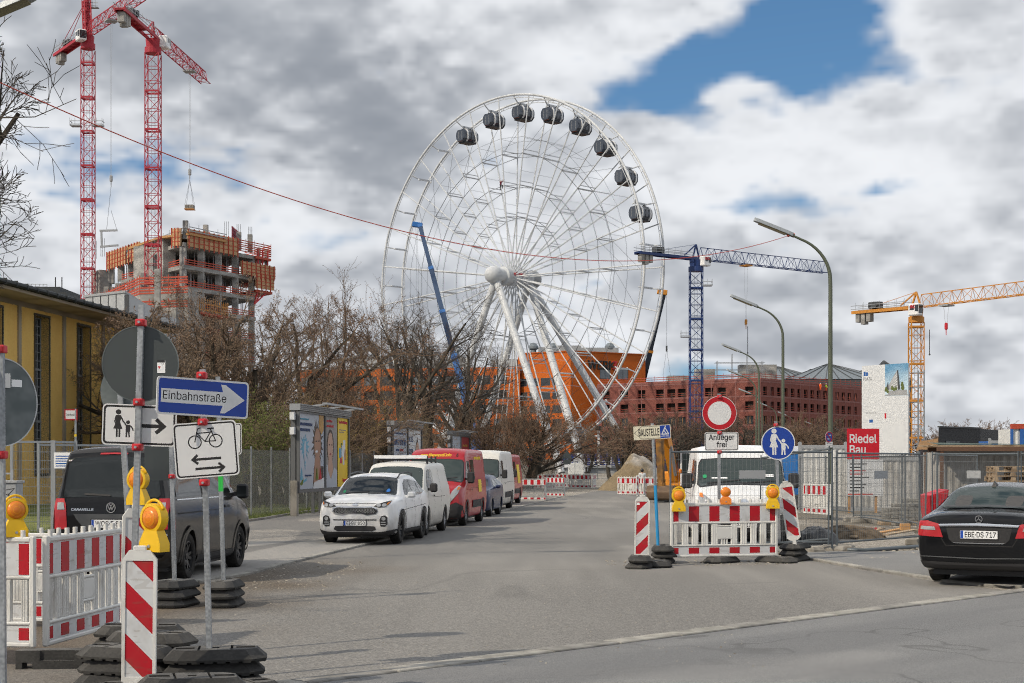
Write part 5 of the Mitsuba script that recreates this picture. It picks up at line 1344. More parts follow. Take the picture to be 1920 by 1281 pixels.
# ---- white SUV
SUV = [(.92, .33, .50, .56, .54, .56, .78, .48, .84, .86), (.885, .25, .68, .76, .72, .56, .84, .62, .92, .95), (.76, .21, .82, .875, .83, .6, .92, .72, .985, 1.03), (.45, .2, .88, .915, .87, .65, .97, .77, 1.03, 1.08), (0, .2, .89, .925, .885, .7, 1.0, .78, 1.07, 1.12), (-.25, .2, .89, .925, .89, .7, 1.01, .77, 1.09, 1.15), (-.55, .2, .89, .925, .89, .7, 1.03, .74, 1.24, 1.32), (-.95, .2, .89, .925, .89, .72, 1.04, .67, 1.46, 1.56), (-1.25, .2, .89, .925, .89, .72, 1.05, .65, 1.54, 1.625), (-2.0, .2, .89, .925, .89, .72, 1.06, .65, 1.57, 1.645), (-2.7, .2, .89, .925, .89, .72, 1.08, .63, 1.53, 1.62), (-3.1, .23, .88, .92, .88, .75, 1.10, .60, 1.46, 1.56), (-3.4, .3, .84, .89, .86, .75, 1.08, .6, 1.2, 1.3), (-3.52, .36, .76, .84, .82, .7, 1.02, .6, 1.06, 1.1), (-3.57, .44, .62, .68, .66, .7, .9, .5, .96, .98)]
c = Car(SUV, (0, -2.67), .36, .62, 'paint_white')
c.decal('windscreen', mirror_y([(0, 1.165), (.40, 1.155), (.69, 1.12), (.71, 1.15), (.63, 1.46), (.58, 1.52), (.3, 1.555), (0, 1.56)]), 'F', 'car_glass')
c.decal('windscreen__sticker', [disc(.045, 16, (.50, 1.22))], 'F', 'sticker_blue', off=.012); c.decal('windscreen__sticker', [disc(.035, 16, (-.56, 1.2))], 'F', 'sticker_green', off=.012)
c.decal('wiper', [stroke([(-.5, 1.16), (.05, 1.2)], .018), stroke([(.05, 1.15), (.58, 1.18)], .018)], 'F', 'trim', off=.016, stuff=True)
grl = Polygon(mirror_y([(0, .735), (.16, .735), (.28, .70), (.48, .725), (.52, .775), (.50, .84), (.40, .875), (.2, .865), (0, .86)]))
c.decal('grille', grl, 'F', 'black', off=.01); c.decal('grille__surround', grl.buffer(.014).difference(grl.buffer(-.012)), 'F', 'chrome', off=.016)
for z in np.arange(.74, .87, .028): c.decal('grille__bar', [disc(.009, 6, (y + .016 * (round(z * 100) % 2), z)) for y in np.arange(-.46, .47, .036)], 'F', 'grey', off=.014, stuff=True)
c.decal('badge', Point(0, .925).buffer(.001).union(Polygon([(.065 * math.cos(t), .922 + .028 * math.sin(t)) for t in np.linspace(0, 6.2, 24)])), 'F', 'chrome', off=.012)
for s in (-1, 1):
    P = lambda q: Polygon([(s * a, b_) for a, b_ in q])
    c.decal('headlight', P([(.44, .885), (.56, .86), (.72, .87), (.80, .96), (.80, 1.01), (.70, .985), (.52, .93)]), 'F', 'black', off=.012)
    for y in (.56, .68): c.decal('headlight__lens', P([(y + .05 * math.cos(t), .91 + .035 * math.sin(t)) for t in np.linspace(0, 6.2, 16)]), 'F', 'lamp_clear', off=.018)
    c.decal('headlight__indicator', P([(.73, .90), (.78, .96), (.79, .985), (.74, .95)]), 'F', 'lamp_amber', off=.018)
    c.decal('fog_light', P([(.60, .43), (.70, .42), (.76, .48), (.755, .64), (.70, .68), (.62, .66), (.58, .58)]), 'F', 'black', off=.01)
    c.decal('fog_light__lens', P([(.67 + .045 * math.cos(t), .605 + .045 * math.sin(t)) for t in np.linspace(0, 6.2, 16)]), 'F', 'lamp_clear', off=.018)
    for z in (.46, .51): c.decal('fog_light__bar', P([(.61, z), (.72, z), (.72, z + .022), (.61, z + .022)]), 'F', 'grey', off=.016)
c.decal('air_intake', mirror_y([(0, .32), (.42, .32), (.5, .36), (.46, .43), (0, .44)]), 'F', 'black', off=.01)
c.decal('bumper_skirt', mirror_y([(0, .22), (.9, .22), (.9, .36), (.62, .30), (.45, .30), (0, .30)]), 'F', 'trim', off=.012)
c.decal('bumper_line', mirror_y([(0, .56), (.5, .565), (.52, .59), (0, .585)]), 'F', 'black', off=.009)
c.decal('bonnet_seam', [stroke([(-.6, .93), (-.4, .955), (.4, .955), (.6, .93)], .01)], 'F', 'seam', off=.004)
c.plate('F', 0, .50, 'EI·BU 850')
for sd in 'LR':
    c.decal('side_window', Polygon([(-.62, 1.10), (-1.50, 1.09), (-1.50, 1.48), (-1.28, 1.49), (-1.0, 1.40)]), sd, 'car_glass')
    c.decal('side_window', Polygon([(-1.58, 1.09), (-2.35, 1.11), (-2.35, 1.46), (-1.58, 1.49)]), sd, 'car_glass')
    c.decal('side_window', Polygon([(-2.42, 1.11), (-3.0, 1.19), (-2.8, 1.38), (-2.42, 1.45)]), sd, 'car_glass')
    c.decal('sill_cladding', Polygon([(-.42, .2), (-2.25, .2), (-2.25, .33), (-.42, .33)]), sd, 'trim', off=.012)
    for ax in (0, -2.67): c.decal('arch_trim', disc(.452, 40, (ax, .36)).difference(disc(.40, 40, (ax, .36))).intersection(sbox(ax - .6, .2, ax + .6, 2)), sd, 'trim', off=.012, e=.05)
    c.decal('door_handle', [sbox(-1.45, .97, -1.25, 1.0)], sd, 'chrome', off=.02); c.decal('door_handle', [sbox(-2.3, .99, -2.1, 1.02)], sd, 'chrome', off=.02)
    c.k.add('roof_rail', MB().path([(-.98, (.60 if sd == 'L' else -.60), 1.53), (-1.15, (.62 if sd == 'L' else -.62), 1.62), (-1.9, (.62 if sd == 'L' else -.62), 1.67), (-2.6, (.60 if sd == 'L' else -.60), 1.64), (-2.8, (.58 if sd == 'L' else -.58), 1.56)], .018, 6), 'grey_dark', True)
c.seams([[(-.5, .35), (-.48, 1.02)], [(-1.54, .3), (-1.54, 1.5)], [(-2.38, .45), (-2.38, 1.1)], [(-.2, .78), (-2.9, .86)]])
c.mirror(-.62, 1.08, 0, (.12, .19, .15), 'paint_white'); c.wheels(.905, .225, 'rim_dark', 5)
c.k.add('underbody', MB().b2((-3.3, -.7, .16), (.7, .7, .3)), 'black')
KIA = placed(747, 1018.5, .80, HEADC + 1.0) @ TR(s=.965)
c.k.place('white_suv', 'shiny white sport utility car at the head of the parked row', 'car', KIA)
small = Car([(x, zb, ws, wm, wb, zm, zl, wt, zt * .9 + .05 if zt > 1.1 else zt * .95, zc * .9 + .03 if zc > 1.15 else zc * .95) for x, zb, ws, wm, wb, zm, zl, wt, zt, zc in SUV], (0, -2.5), .31, .62, 'paint_blue')
small.decal('windscreen', mirror_y([(0, 1.12), (.40, 1.11), (.69, 1.08), (.71, 1.1), (.63, 1.32), (.3, 1.40), (0, 1.41)]), 'F', 'car_glass')
small.both('side_window', Polygon([(-.62, 1.07), (-1.50, 1.07), (-1.50, 1.34), (-1.0, 1.3)]), 'car_glass'); small.both('side_window', Polygon([(-1.58, 1.07), (-2.5, 1.09), (-2.5, 1.33), (-1.58, 1.35)]), 'car_glass')
for s in (-1, 1): small.decal('headlight', Polygon([(s * a, b_) for a, b_ in [(.5, .75), (.8, .8), (.8, .9), (.55, .85)]]), 'F', 'lamp_clear', off=.012)
small.mirror(-.62, 1.02, 0, (.11, .18, .13), 'paint_blue'); small.wheels(.88, .2, 'rim_silver', 6); small.seams([[(-.5, .3), (-.5, 1.0)], [(-1.54, .3), (-1.54, 1.3)]])
small.k.place('blue_car', 'small dark blue car hidden between the red and the white van', 'car', placed(921, 968, .82, HEADC) @ TR(s=.95))

# ---- mid-size vans
VAN = [(.91, .36, .52, .58, .56, .55, .80, .5, .92, .95), (.865, .25, .74, .82, .78, .6, .86, .68, 1.0, 1.04), (.65, .2, .86, .92, .88, .65, .98, .76, 1.08, 1.12), (.25, .2, .9, .945, .91, .7, 1.08, .8, 1.17, 1.21), (.0, .2, .9, .95, .92, .75, 1.12, .8, 1.25, 1.29), (-.3, .2, .9, .95, .92, .8, 1.14, .78, 1.5, 1.56), (-.65, .2, .9, .95, .93, .8, 1.15, .76, 1.78, 1.85), (-.95, .2, .9, .95, .93, .8, 1.16, .76, 1.88, 1.95), (-2.0, .2, .9, .95, .93, .8, 1.16, .77, 1.92, 1.99), (-3.4, .2, .9, .95, .93, .8, 1.16, .77, 1.91, 1.98), (-3.72, .22, .9, .95, .93, .8, 1.16, .76, 1.88, 1.955), (-3.86, .28, .88, .945, .925, .8, 1.16, .75, 1.76, 1.84), (-3.94, .3, .87, .935, .915, .8, 1.12, .75, 1.3, 1.36), (-3.985, .33, .85, .91, .89, .78, 1.04, .74, 1.12, 1.15), (-4.0, .38, .8, .86, .84, .7, .95, .7, 1.0, 1.02)]


def van(paint, people=True):
    c = Car(VAN, (0, -3.0), .345, .64, paint)
    c.decal('windscreen', mirror_y([(0, 1.31), (.5, 1.29), (.76, 1.23), (.79, 1.27), (.72, 1.74), (.66, 1.80), (.3, 1.84), (0, 1.845)]), 'F', 'car_glass_green')
    c.decal('wiper', [stroke([(-.6, 1.29), (-.02, 1.36)], .02), stroke([(.02, 1.29), (.6, 1.34)], .02)], 'F', 'trim', off=.016, stuff=True)
    for s in (-1, 1):
        P = lambda q: Polygon([(s * a, b_) for a, b_ in q])
        c.decal('headlight', P([(.50, .80), (.80, .82), (.86, 1.02), (.80, 1.06), (.54, 1.0)]), 'F', 'lamp_clear', off=.012)
        c.decal('headlight__indicator', P([(.76, .83), (.83, .84), (.85, 1.0), (.78, 1.02)]), 'F', 'lamp_amber', off=.018)
    c.decal('grille', mirror_y([(0, .82), (.46, .83), (.48, .95), (0, .97)]), 'F', 'black', off=.012)
    c.decal('bumper_skirt', mirror_y([(0, .22), (.92, .22), (.92, .62), (.6, .66), (0, .66)]), 'F', 'trim', off=.012)
    c.decal('badge', disc(.07, 20, (0, .90)), 'F', 'chrome', off=.02)
    for sd in 'LR':
        c.decal('side_window', Polygon([(-.28, 1.27), (-1.05, 1.25), (-1.05, 1.76), (-.78, 1.77), (-.62, 1.7)]), sd, 'car_glass')
        c.decal('arch_trim', disc(.45, 40, (0, .345)).difference(disc(.39, 40, (0, .345))).intersection(sbox(-.6, .22, .6, 2)), sd, 'trim' if paint != 'paint_brown' else paint, off=.01, e=.05)
        c.decal('door_handle', [sbox(-1.02, 1.02, -.82, 1.06)], sd, 'trim', off=.025)
    c.seams([[(-.2, .35), (-.2, 1.2)], [(-1.14, .3), (-1.14, 1.8)], [(-2.3, .3), (-2.3, 1.8)], [(-1.14, 1.0), (-2.9, 1.0)]])
    c.mirror(-.32, 1.22, 0, (.14, .20, .24), 'trim'); c.wheels(.935, .225, 'rim_dark' if paint == 'paint_brown' else 'rim_silver', 5, .66 if paint == 'paint_brown' else .58)
    c.k.add('underbody', MB().b2((-3.6, -.75, .15), (.6, .75, .3)), 'black')
    return c


c = van('paint_cream')
for x in (-1.2, -1.9, -2.6): c.k.add('roof_rack', MB().bar((x, -.72, 2.03), (x, .72, 2.03), .05, .04).bar((x, -.72, 1.88), (x, -.72, 2.13), .05).bar((x, .72, 1.88), (x, .72, 2.13), .05), 'trim')
c.k.add('roof_rack__rail', MB().bar((-1.05, -.74, 2.11), (-1.05, .74, 2.11), .05, .09), 'paint_white')
for s in (-.6, 0, .6): c.k.add('roof_rack__rail', MB().bar((-1.1, s, 2.07), (-3.2, s, 2.07), .05, .035), 'galv')
for s in (-.4, .42): c.k.add('seat', MB().cbox((-1.02, s, 1.5), (.1, .4, .3), .05), 'seat_grey')
c.both('side_panel', Polygon([(-1.25, 1.28), (-2.25, 1.28), (-2.25, 1.76), (-1.25, 1.76)]), 'paint_cream', off=.004)
c.k.place('white_van', 'cream white van with a roof rack behind the white sport utility car', 'van', placed(797, 1003, .82, HEADC) @ TR(s=.94))

c = van('paint_brown')
for sd in 'LR':
    c.decal('side_window', Polygon([(-1.2, 1.25), (-2.25, 1.24), (-2.25, 1.77), (-1.2, 1.77)]), sd, 'car_glass'); c.decal('side_window', Polygon([(-2.36, 1.24), (-3.66, 1.24), (-3.62, 1.74), (-2.36, 1.77)]), sd, 'car_glass')
    c.decal('window_trim', [sbox(-3.66, 1.19, -.3, 1.205)], sd, 'chrome', off=.012); c.decal('sliding_rail', [sbox(-3.62, .985, -2.35, 1.005)], sd, 'seam', off=.006)
    c.decal('sill_cladding', Polygon([(-.45, .21), (-2.55, .21), (-2.55, .34), (-.45, .34)]), sd, 'trim', off=.01)
    c.decal('arch_trim', disc(.46, 40, (-3.0, .345)).difference(disc(.39, 40, (-3.0, .345))).intersection(sbox(-3.6, .22, -2.4, 2)), sd, 'paint_brown', off=.02, e=.05)
    s = 1 if sd == 'L' else -1
    c.decal('tail_light', Polygon([(-3.80, .78), (-3.96, .78), (-3.96, 1.22), (-3.84, 1.22)]), sd, 'lamp_red', off=.012)
c.decal('rear_panel', mirror_y([(0, .46), (.86, .46), (.86, 1.12), (.72, 1.86), (0, 1.9)]), 'B', 'paint_black', off=.004)
c.decal('rear_window', mirror_y([(0, 1.235), (.74, 1.235), (.775, 1.27), (.70, 1.74), (.62, 1.80), (0, 1.83)]), 'B', 'car_glass', off=.012)
c.decal('brake_light', mirror_y([(0, 1.855), (.22, 1.85), (.22, 1.872), (0, 1.878)]), 'B', 'lamp_red', off=.012)
for s in (-1, 1):
    P = lambda q: Polygon([(s * a, b_) for a, b_ in q])
    c.decal('tail_light', P([(.70, .78), (.90, .78), (.90, 1.22), (.76, 1.22), (.72, 1.12)]), 'B', 'lamp_red', off=.014)
    c.decal('tail_light__reverse_light', P([(.74, 1.06), (.86, 1.06), (.86, 1.16), (.76, 1.16)]), 'B', 'lamp_clear', off=.02)
    c.decal('reflector', P([(.62, .38), (.80, .40), (.80, .43), (.62, .41)]), 'B', 'lamp_red', off=.02)
rec = Polygon(mirror_y([(0, .76), (.40, .76), (.56, .93), (.60, 1.0), (0, 1.0)]))
c.decal('handle_recess', rec, 'B', 'grey_dark', off=.008); c.decal('bumper_seam', [stroke([(-.88, .70), (.88, .70)], .03)], 'B', 'grey', off=.01)
pt, _ = c.at(0.0, 1.09, 'B'); fr = frame(pt + [-.02, 0, 0], (0, -1, 0), UP)
p = c.k.add('badge', MB().poly(disc(.075, 28).difference(disc(.064, 28)), -.01, .008, fr), 'chrome')
for q in ([(-.05, .035), (-.018, -.03), (0, .012), (.018, -.03), (.05, .035)], [(-.03, .055), (0, 0.0 + .022), (.03, .055)]): c.k.add(p + '__lettering', MB().poly(stroke(q, .012).intersection(disc(.068, 28)), -.005, .007, fr), 'chrome')
c.text('lettering', 'CARAVELLE', 'B', .46, 1.045, .036, 'chrome', .36)
c.plate('B', 0.05, .86, 'WOS·F 81', proud=.03)
c.decal('wiper', [stroke([(.02, 1.26), (.42, 1.28)], .025)], 'B', 'trim', off=.03)
c.k.add('rear_bumper', MB().cbox((-3.98, 0, .52), (.16, 1.7, .30), .05), 'paint_black', 30)
g = G(348, 1086, PZ); CAR = np.eye(4); hd = 5.5
fwd = nrm([math.sin(math.radians(hd)), math.cos(math.radians(hd)), 0]); left = np.cross(UP, fwd)
o = g + left * .83 + fwd * 2.9; CAR[:3, 0], CAR[:3, 1], CAR[:3, 2], CAR[:3, 3] = fwd, left, UP, [o[0], o[1], PZ]
c.k.place('black_minibus', 'black and dark grey minibus parked on the left pavement, its tail towards us', 'van', CAR @ TR(s=(.97, .96, 1.035)))

# ---- tall vans
TALL = [(1.0, .38, .58, .66, .64, .55, .8, .58, .95, 1.0), (.95, .28, .82, .9, .85, .6, .9, .74, 1.08, 1.12), (.7, .22, .94, .99, .94, .7, 1.02, .82, 1.2, 1.24), (.35, .22, .96, 1.0, .97, .75, 1.15, .86, 1.32, 1.36), (.12, .22, .96, 1.0, .98, .78, 1.2, .86, 1.45, 1.49), (-.22, .22, .96, 1.0, .98, .8, 1.25, .86, 1.92, 1.97), (-.42, .22, .96, 1.0, .98, .8, 1.25, .86, 2.18, 2.25), (-.75, .22, .96, 1.0, .98, .8, 1.25, .85, 2.36, 2.44), (-1.2, .22, .96, 1.0, .98, .8, 1.25, .85, 2.42, 2.5), (-4.3, .22, .96, 1.0, .98, .8, 1.25, .85, 2.42, 2.5), (-4.5, .3, .95, 1.0, .98, .8, 1.25, .84, 2.38, 2.46), (-4.56, .36, .93, .97, .95, .8, 1.2, .82, 2.3, 2.36)]


def tall(paint, hs=1.0, lamp='master', side_glass=True):
    K = [(x, zb, ws, wm, wb, zm, zl, wt, 1.3 + (zt - 1.3) * hs if zt > 1.3 else zt, 1.3 + (zc - 1.3) * hs if zc > 1.3 else zc) for x, zb, ws, wm, wb, zm, zl, wt, zt, zc in TALL]
    c = Car(K, (0, -3.6), .35, .7, paint); H = lambda z: 1.3 + (z - 1.3) * hs
    c.decal('windscreen', mirror_y([(0, H(1.47)), (.55, H(1.45)), (.83, H(1.36)), (.87, H(1.42)), (.83, H(1.98)), (.78, H(2.07)), (.4, H(2.10)), (0, H(2.10))]), 'F', 'car_glass_green')
    c.decal('windscreen__frame', Polygon(mirror_y([(0, H(1.40)), (.55, H(1.38)), (.86, H(1.33)), (.90, H(1.4)), (.86, H(2.0)), (.80, H(2.10)), (.4, H(2.13)), (0, H(2.13))])).difference(Polygon(mirror_y([(0, H(1.47)), (.55, H(1.45)), (.83, H(1.36)), (.87, H(1.42)), (.83, H(1.98)), (.78, H(2.07)), (.4, H(2.10)), (0, H(2.10))]))), 'F', 'black', off=.007)
    c.decal('wiper', [stroke([(-.7, H(1.44)), (-.02, H(1.52))], .025), stroke([(.02, H(1.44)), (.7, H(1.5))], .025)], 'F', 'trim', off=.018, stuff=True)
    for s in (-1, 1):
        P = lambda q: Polygon([(s * a, b_) for a, b_ in q])
        hl = [(.50, .72), (.62, .74), (.84, 1.0), (.88, 1.22), (.82, 1.24), (.66, 1.05)] if lamp == 'master' else [(.60, .74), (.84, .76), (.90, 1.1), (.84, 1.2), (.66, 1.05)]
        c.decal('headlight', P(hl), 'F', 'lamp_clear', off=.014)
        c.decal('headlight__indicator', P([(.80, 1.1), (.87, 1.12), (.87, 1.2), (.82, 1.2)]), 'F', 'lamp_amber', off=.02)
    c.decal('grille', mirror_y([(0, .70), (.42, .70), (.52, .84), (.50, .94), (0, 1.0)]), 'F', 'black', off=.014)
    for z in (.74, .80, .86, .92): c.decal('grille__bar', mirror_y([(0, z), (.42, z), (.42, z + .02), (0, z + .02)]), 'F', 'grey', off=.02)
    c.decal('bumper_skirt', mirror_y([(0, .24), (.98, .24), (.98, .62), (.8, .74), (.55, .64), (0, .64)]), 'F', 'trim', off=.012)
    for sd in 'LR':
        c.decal('side_window', Polygon([(-.12, H(1.44)), (-.98, H(1.40)), (-.98, H(2.05)), (-.52, H(2.06)), (-.38, H(1.98))]), sd, 'car_glass')
        if side_glass: c.decal('side_window', Polygon([(-1.2, H(1.42)), (-1.95, H(1.42)), (-1.95, H(2.1)), (-1.2, H(2.1))]), sd, 'car_glass')
        c.decal('side_moulding', Polygon([(-1.15, .52), (-3.1, .52), (-3.1, .76), (-1.15, .76)]), sd, 'trim', off=.014)
        for ax in (0, -3.6): c.decal('arch_trim', disc(.46, 40, (ax, .35)).difference(disc(.395, 40, (ax, .35))).intersection(sbox(ax - .6, .24, ax + .6, 2)), sd, 'trim', off=.012, e=.05)
        c.decal('door_handle', [sbox(-.98, 1.08, -.8, 1.13)], sd, 'trim', off=.03)
    c.seams([[(-.05, .4), (-.05, 1.35)], [(-1.08, .35), (-1.08, H(2.15))], [(-2.2, .35), (-2.2, H(2.2))], [(-1.08, 1.15), (-4.2, 1.15)]])
    c.mirror(-.10, H(1.45), 0, (.16, .22, .36), 'trim'); c.wheels(.975, .23, 'rim_silver', 6, .56)
    c.k.add('underbody', MB().b2((-4.3, -.8, .16), (.7, .8, .34)), 'black')
    return c, H


c, H = tall('paint_red', .93)
c.text('lettering', 'www.fliesenprofi.info', 'F', -.06, H(2.22), .085, 'sticker_yellow', .98)
c.text('lettering', '6', 'F', .62, H(2.21), .10, 'ink')
c.decal('sticker', Polygon([(-.56, 1.06), (-.28, 1.08), (-.28, 1.22), (-.54, 1.2)]), 'F', 'sticker_yellow', off=.012)
for s in (-.45, .45): c.k.add('seat', MB().cbox((-.95, s, 1.55), (.1, .4, .3), .05), 'seat_grey')
c.text('lettering', 'www.fliesenprofi.info', 'L', -2.9, H(2.12), .10, 'sticker_yellow', 1.5)
c.decal('side_panel', Polygon([(-2.6, 1.0), (-3.3, 1.0), (-3.3, 1.4), (-2.6, 1.4)]), 'L', 'sticker_yellow', off=.008)
c.decal('bonnet_badge', Polygon([(-.03, 1.0), (0, .94), (.03, 1.0), (0, 1.06)]), 'F', 'chrome', off=.02)
c.k.place('red_van', 'high-roofed red tiler van with yellow web address over its windscreen', 'van', placed(871, 985, .86, HEADC) @ TR(s=.94))
c, H = tall('paint_cream', .99, 'crafter', False)
c.k.place('white_high_van', 'high-roofed white van standing behind the red tiler van', 'van', placed(937, 958, .86, HEADC) @ TR(s=.94))
c, H = tall('paint_red', .93, 'crafter')
c.decal('side_panel', Polygon([(-2.4, 1.0), (-3.5, 1.0), (-3.5, 1.9), (-2.4, 1.9)]), 'L', 'sticker_yellow', off=.008)
c.k.place('red_van', 'last red van with yellow side print at the far end of the parked row', 'van', placed(957, 947.5, .86, HEADC) @ TR(s=.93))
c, H = tall('paint_white', .86, 'crafter')
c.decal('windscreen__sticker', disc(.045, 16, (-.74, H(1.62))), 'F', 'sticker_green', off=.014); c.decal('windscreen__sticker', [sbox(-.6, H(1.56), -.28, H(1.60))], 'F', 'sheet_white', off=.014); c.decal('windscreen__sticker', [sbox(.34, H(1.60), .68, H(1.68))], 'F', 'sheet_white', off=.014)
c.plate('F', .0, .48, 'EP·CZ 1222'); c.decal('badge', disc(.09, 24, (0, .98)), 'F', 'chrome', off=.02)
g = A(1397, 870, 35.2); m = np.eye(4); hd = 180 + 4.0; fwd = nrm([math.sin(math.radians(hd)), math.cos(math.radians(hd)), 0]); m[:3, 0], m[:3, 1], m[:3, 3] = fwd, np.cross(UP, fwd), [g[0], g[1], .02]
c.k.place('white_delivery_van', 'white delivery van parked behind the striped barrier and mesh fence', 'van', m @ TR((0, -.10, 0), s=(1, 1.08, .96)))

# ---- black saloon
SAL = [(.86, .32, .48, .53, .51, .45, .6, .43, .66, .68), (.79, .21, .72, .78, .74, .5, .68, .64, .74, .78), (.4, .17, .86, .9, .86, .55, .8, .74, .86, .9), (-.4, .17, .88, .925, .88, .6, .9, .74, .93, .98), (-.7, .17, .88, .925, .885, .6, .93, .72, .98, 1.03), (-1.1, .17, .88, .925, .885, .62, .94, .66, 1.18, 1.24), (-1.5, .17, .88, .925, .885, .62, .95, .61, 1.34, 1.42), (-2.2, .17, .88, .925, .89, .62, .96, .60, 1.39, 1.47), (-2.8, .17, .88, .925, .89, .62, .97, .60, 1.34, 1.42), (-3.15, .17, .88, .925, .89, .62, .985, .62, 1.19, 1.26), (-3.42, .18, .88, .92, .885, .63, .98, .67, 1.06, 1.11), (-3.72, .22, .85, .90, .865, .64, .95, .70, 1.02, 1.07), (-3.9, .26, .80, .86, .83, .62, .91, .69, .985, 1.03), (-3.955, .31, .74, .80, .77, .6, .87, .66, .95, .98), (-3.975, .40, .66, .72, .70, .58, .80, .6, .86, .88)]
c = Car(SAL, (0, -2.87), .325, .62, 'paint_black')
c.decal('rear_window', mirror_y([(0, 1.115), (.62, 1.10), (.665, 1.12), (.55, 1.34), (.48, 1.39), (0, 1.415)]), 'B', 'car_glass_green', off=.008)
for s in (-.36, .36):
    c.decal('rear_window__headrest', rrect(.24, .15, .05, c=(s, 1.20)), 'B', 'seat_grey', off=.011)
c.decal('rear_window__shelf', mirror_y([(0, 1.12), (.6, 1.108), (.6, 1.135), (0, 1.145)]), 'B', 'grey_dark', off=.011)
for s in (-1, 1):
    P = lambda q: Polygon([(s * a, b_) for a, b_ in q])
    c.decal('tail_light', P([(.50, .70), (.88, .72), (.90, .90), (.72, .935), (.56, .89)]), 'B', 'lamp_red', off=.010)
    c.decal('tail_light__reverse_light', P([(.60, .80), (.86, .81), (.86, .86), (.62, .85)]), 'B', 'lamp_clear', off=.015)
    c.decal('tail_light', Polygon([(-3.52, .80), (-3.95, .72), (-3.95, .93), (-3.62, .90)]), 'L' if s > 0 else 'R', 'lamp_red', off=.010)
c.decal('plate_recess', Polygon(mirror_y([(0, .62), (.36, .62), (.42, .68), (.46, .86), (0, .86)])), 'B', 'black', off=.004)
c.decal('chrome_strip', mirror_y([(0, .868), (.54, .855), (.56, .885), (0, .905)]), 'B', 'chrome', off=.022)
c.decal('chrome_strip', mirror_y([(0, .615), (.34, .62), (.36, .632), (0, .628)]), 'B', 'chrome', off=.012)
c.decal('boot_seam', [stroke([(-.62, .99), (-.60, .93), (-.52, .68), (-.46, .585), (.46, .585), (.52, .68), (.60, .93), (.62, .99)], .012)], 'B', 'seam', off=.005)
c.decal('bumper_strip', mirror_y([(0, .40), (.84, .42), (.84, .435), (0, .415)]), 'B', 'grey_dark', off=.008); c.decal('bumper_skirt', mirror_y([(0, .24), (.80, .26), (.84, .36), (0, .34)]), 'B', 'trim', off=.008)
c.plate('B', 0.0, .745, 'EBE·DS 717', proud=.012)
pt, _ = c.at(0, .965, 'B'); fr = frame(pt + [-.02, 0, 0], (0, -1, 0), UP)
bm = MB().poly(disc(.052, 32).difference(disc(.044, 32)), -.01, .008, fr)
for a in (90, 210, 330): bm.poly(Polygon([(.046 * math.cos(math.radians(a)), .046 * math.sin(math.radians(a))), (.010 * math.cos(math.radians(a + 60)), .010 * math.sin(math.radians(a + 60))), (.010 * math.cos(math.radians(a - 60)), .010 * math.sin(math.radians(a - 60)))]), -.005, .01, fr)
c.k.add('badge', bm, 'chrome')
for sd in 'LR':
    c.decal('side_window', Polygon([(-1.0, 1.0), (-2.0, 1.02), (-2.0, 1.34), (-1.6, 1.32), (-1.25, 1.2)]), sd, 'car_glass'); c.decal('side_window', Polygon([(-2.08, 1.02), (-3.0, 1.06), (-2.85, 1.26), (-2.08, 1.34)]), sd, 'car_glass')
c.seams([[(-.8, .3), (-.8, .95)], [(-2.04, .3), (-2.04, 1.3)], [(-2.9, .6), (-3.0, 1.0)]])
c.k.add('antenna_fin', MB().hull([(-2.62, -.03, 1.42), (-2.62, .03, 1.42), (-2.88, -.04, 1.40), (-2.88, .04, 1.40), (-2.86, 0, 1.50), (-2.78, 0, 1.49)]), 'black')
c.mirror(-1.0, .98, 0, (.12, .18, .13), 'paint_black'); c.wheels(.905, .235, 'rim_silver', 5, .66)
c.k.add('underbody', MB().b2((-3.7, -.7, .15), (.5, .7, .3)), 'black')
hd = 28.0; fwd = nrm([math.sin(math.radians(hd)), math.cos(math.radians(hd)), 0]); left = np.cross(UP, fwd)
g = G(1768, 1089, .01); o = g - left * .79 + fwd * 2.87; m = np.eye(4); m[:3, 0], m[:3, 1], m[:3, 3] = fwd, left, [o[0], o[1], .02]
c.k.place('black_saloon', 'glossy black saloon cut off by the right edge of the photograph', 'car', m @ TR(s=1.03))

# ---- excavator
k = Kit(); EX = A(1258, 870, 73); ey = 18
mat('digger', (0.66, 0.25, 0.015), 0.5); pmat('digger_dirty', tone((0.10, 0.07, 0.045), (0.36, 0.17, 0.04), 3.0), 0.8); pmat('bucket', tone((0.10, 0.07, 0.05), (0.22, 0.15, 0.10), 2.0), 0.75)
for s in (-1, 1):
    tr = MB().hull([(x, s * 1.0 + y, z) for x, z in ((-1.6, .35), (-1.35, .05), (1.35, .05), (1.6, .35), (1.35, .7), (-1.35, .7)) for y in (-.28, .28)])
    for x in np.arange(-1.4, 1.5, .28): tr.b2((x, s * 1.0 - .3, .0), (x + .12, s * 1.0 + .3, .06))
    k.add('track', tr, 'grey_dark')
k.add('upper_body', MB().cbox((-.5, -.1, 1.35), (2.9, 2.3, .95), .12), 'digger', 20)
k.add('counterweight', MB().cbox((-1.9, 0, 1.3), (.7, 2.4, 1.1), .25), 'digger', 20)
p = k.add('cab', MB().b2((-.1, .3, 1.7), (1.45, .42, 2.95)).b2((-.1, 1.13, 1.7), (1.45, 1.25, 2.95)).b2((-.1, .3, 2.9), (1.5, 1.25, 3.05)).b2((1.38, .3, 1.0), (1.5, .38, 2.95)).b2((1.38, 1.17, 1.0), (1.5, 1.25, 2.95)).b2((-.1, .3, 1.2), (1.5, 1.25, 1.7)), 'white')
k.add(p + '__window', MB().b2((1.40, .38, 1.55), (1.46, 1.17, 2.9)).b2((.1, .285, 1.8), (1.3, .3, 2.85)).b2((.1, 1.25, 1.8), (1.3, 1.265, 2.85)), 'car_glass_green')
bs = [np.array(q, float) for q in ((.9, -.25, 1.5), (2.6, -.3, 4.05), (3.5, -.35, 3.9), (3.25, -.35, 1.2))]
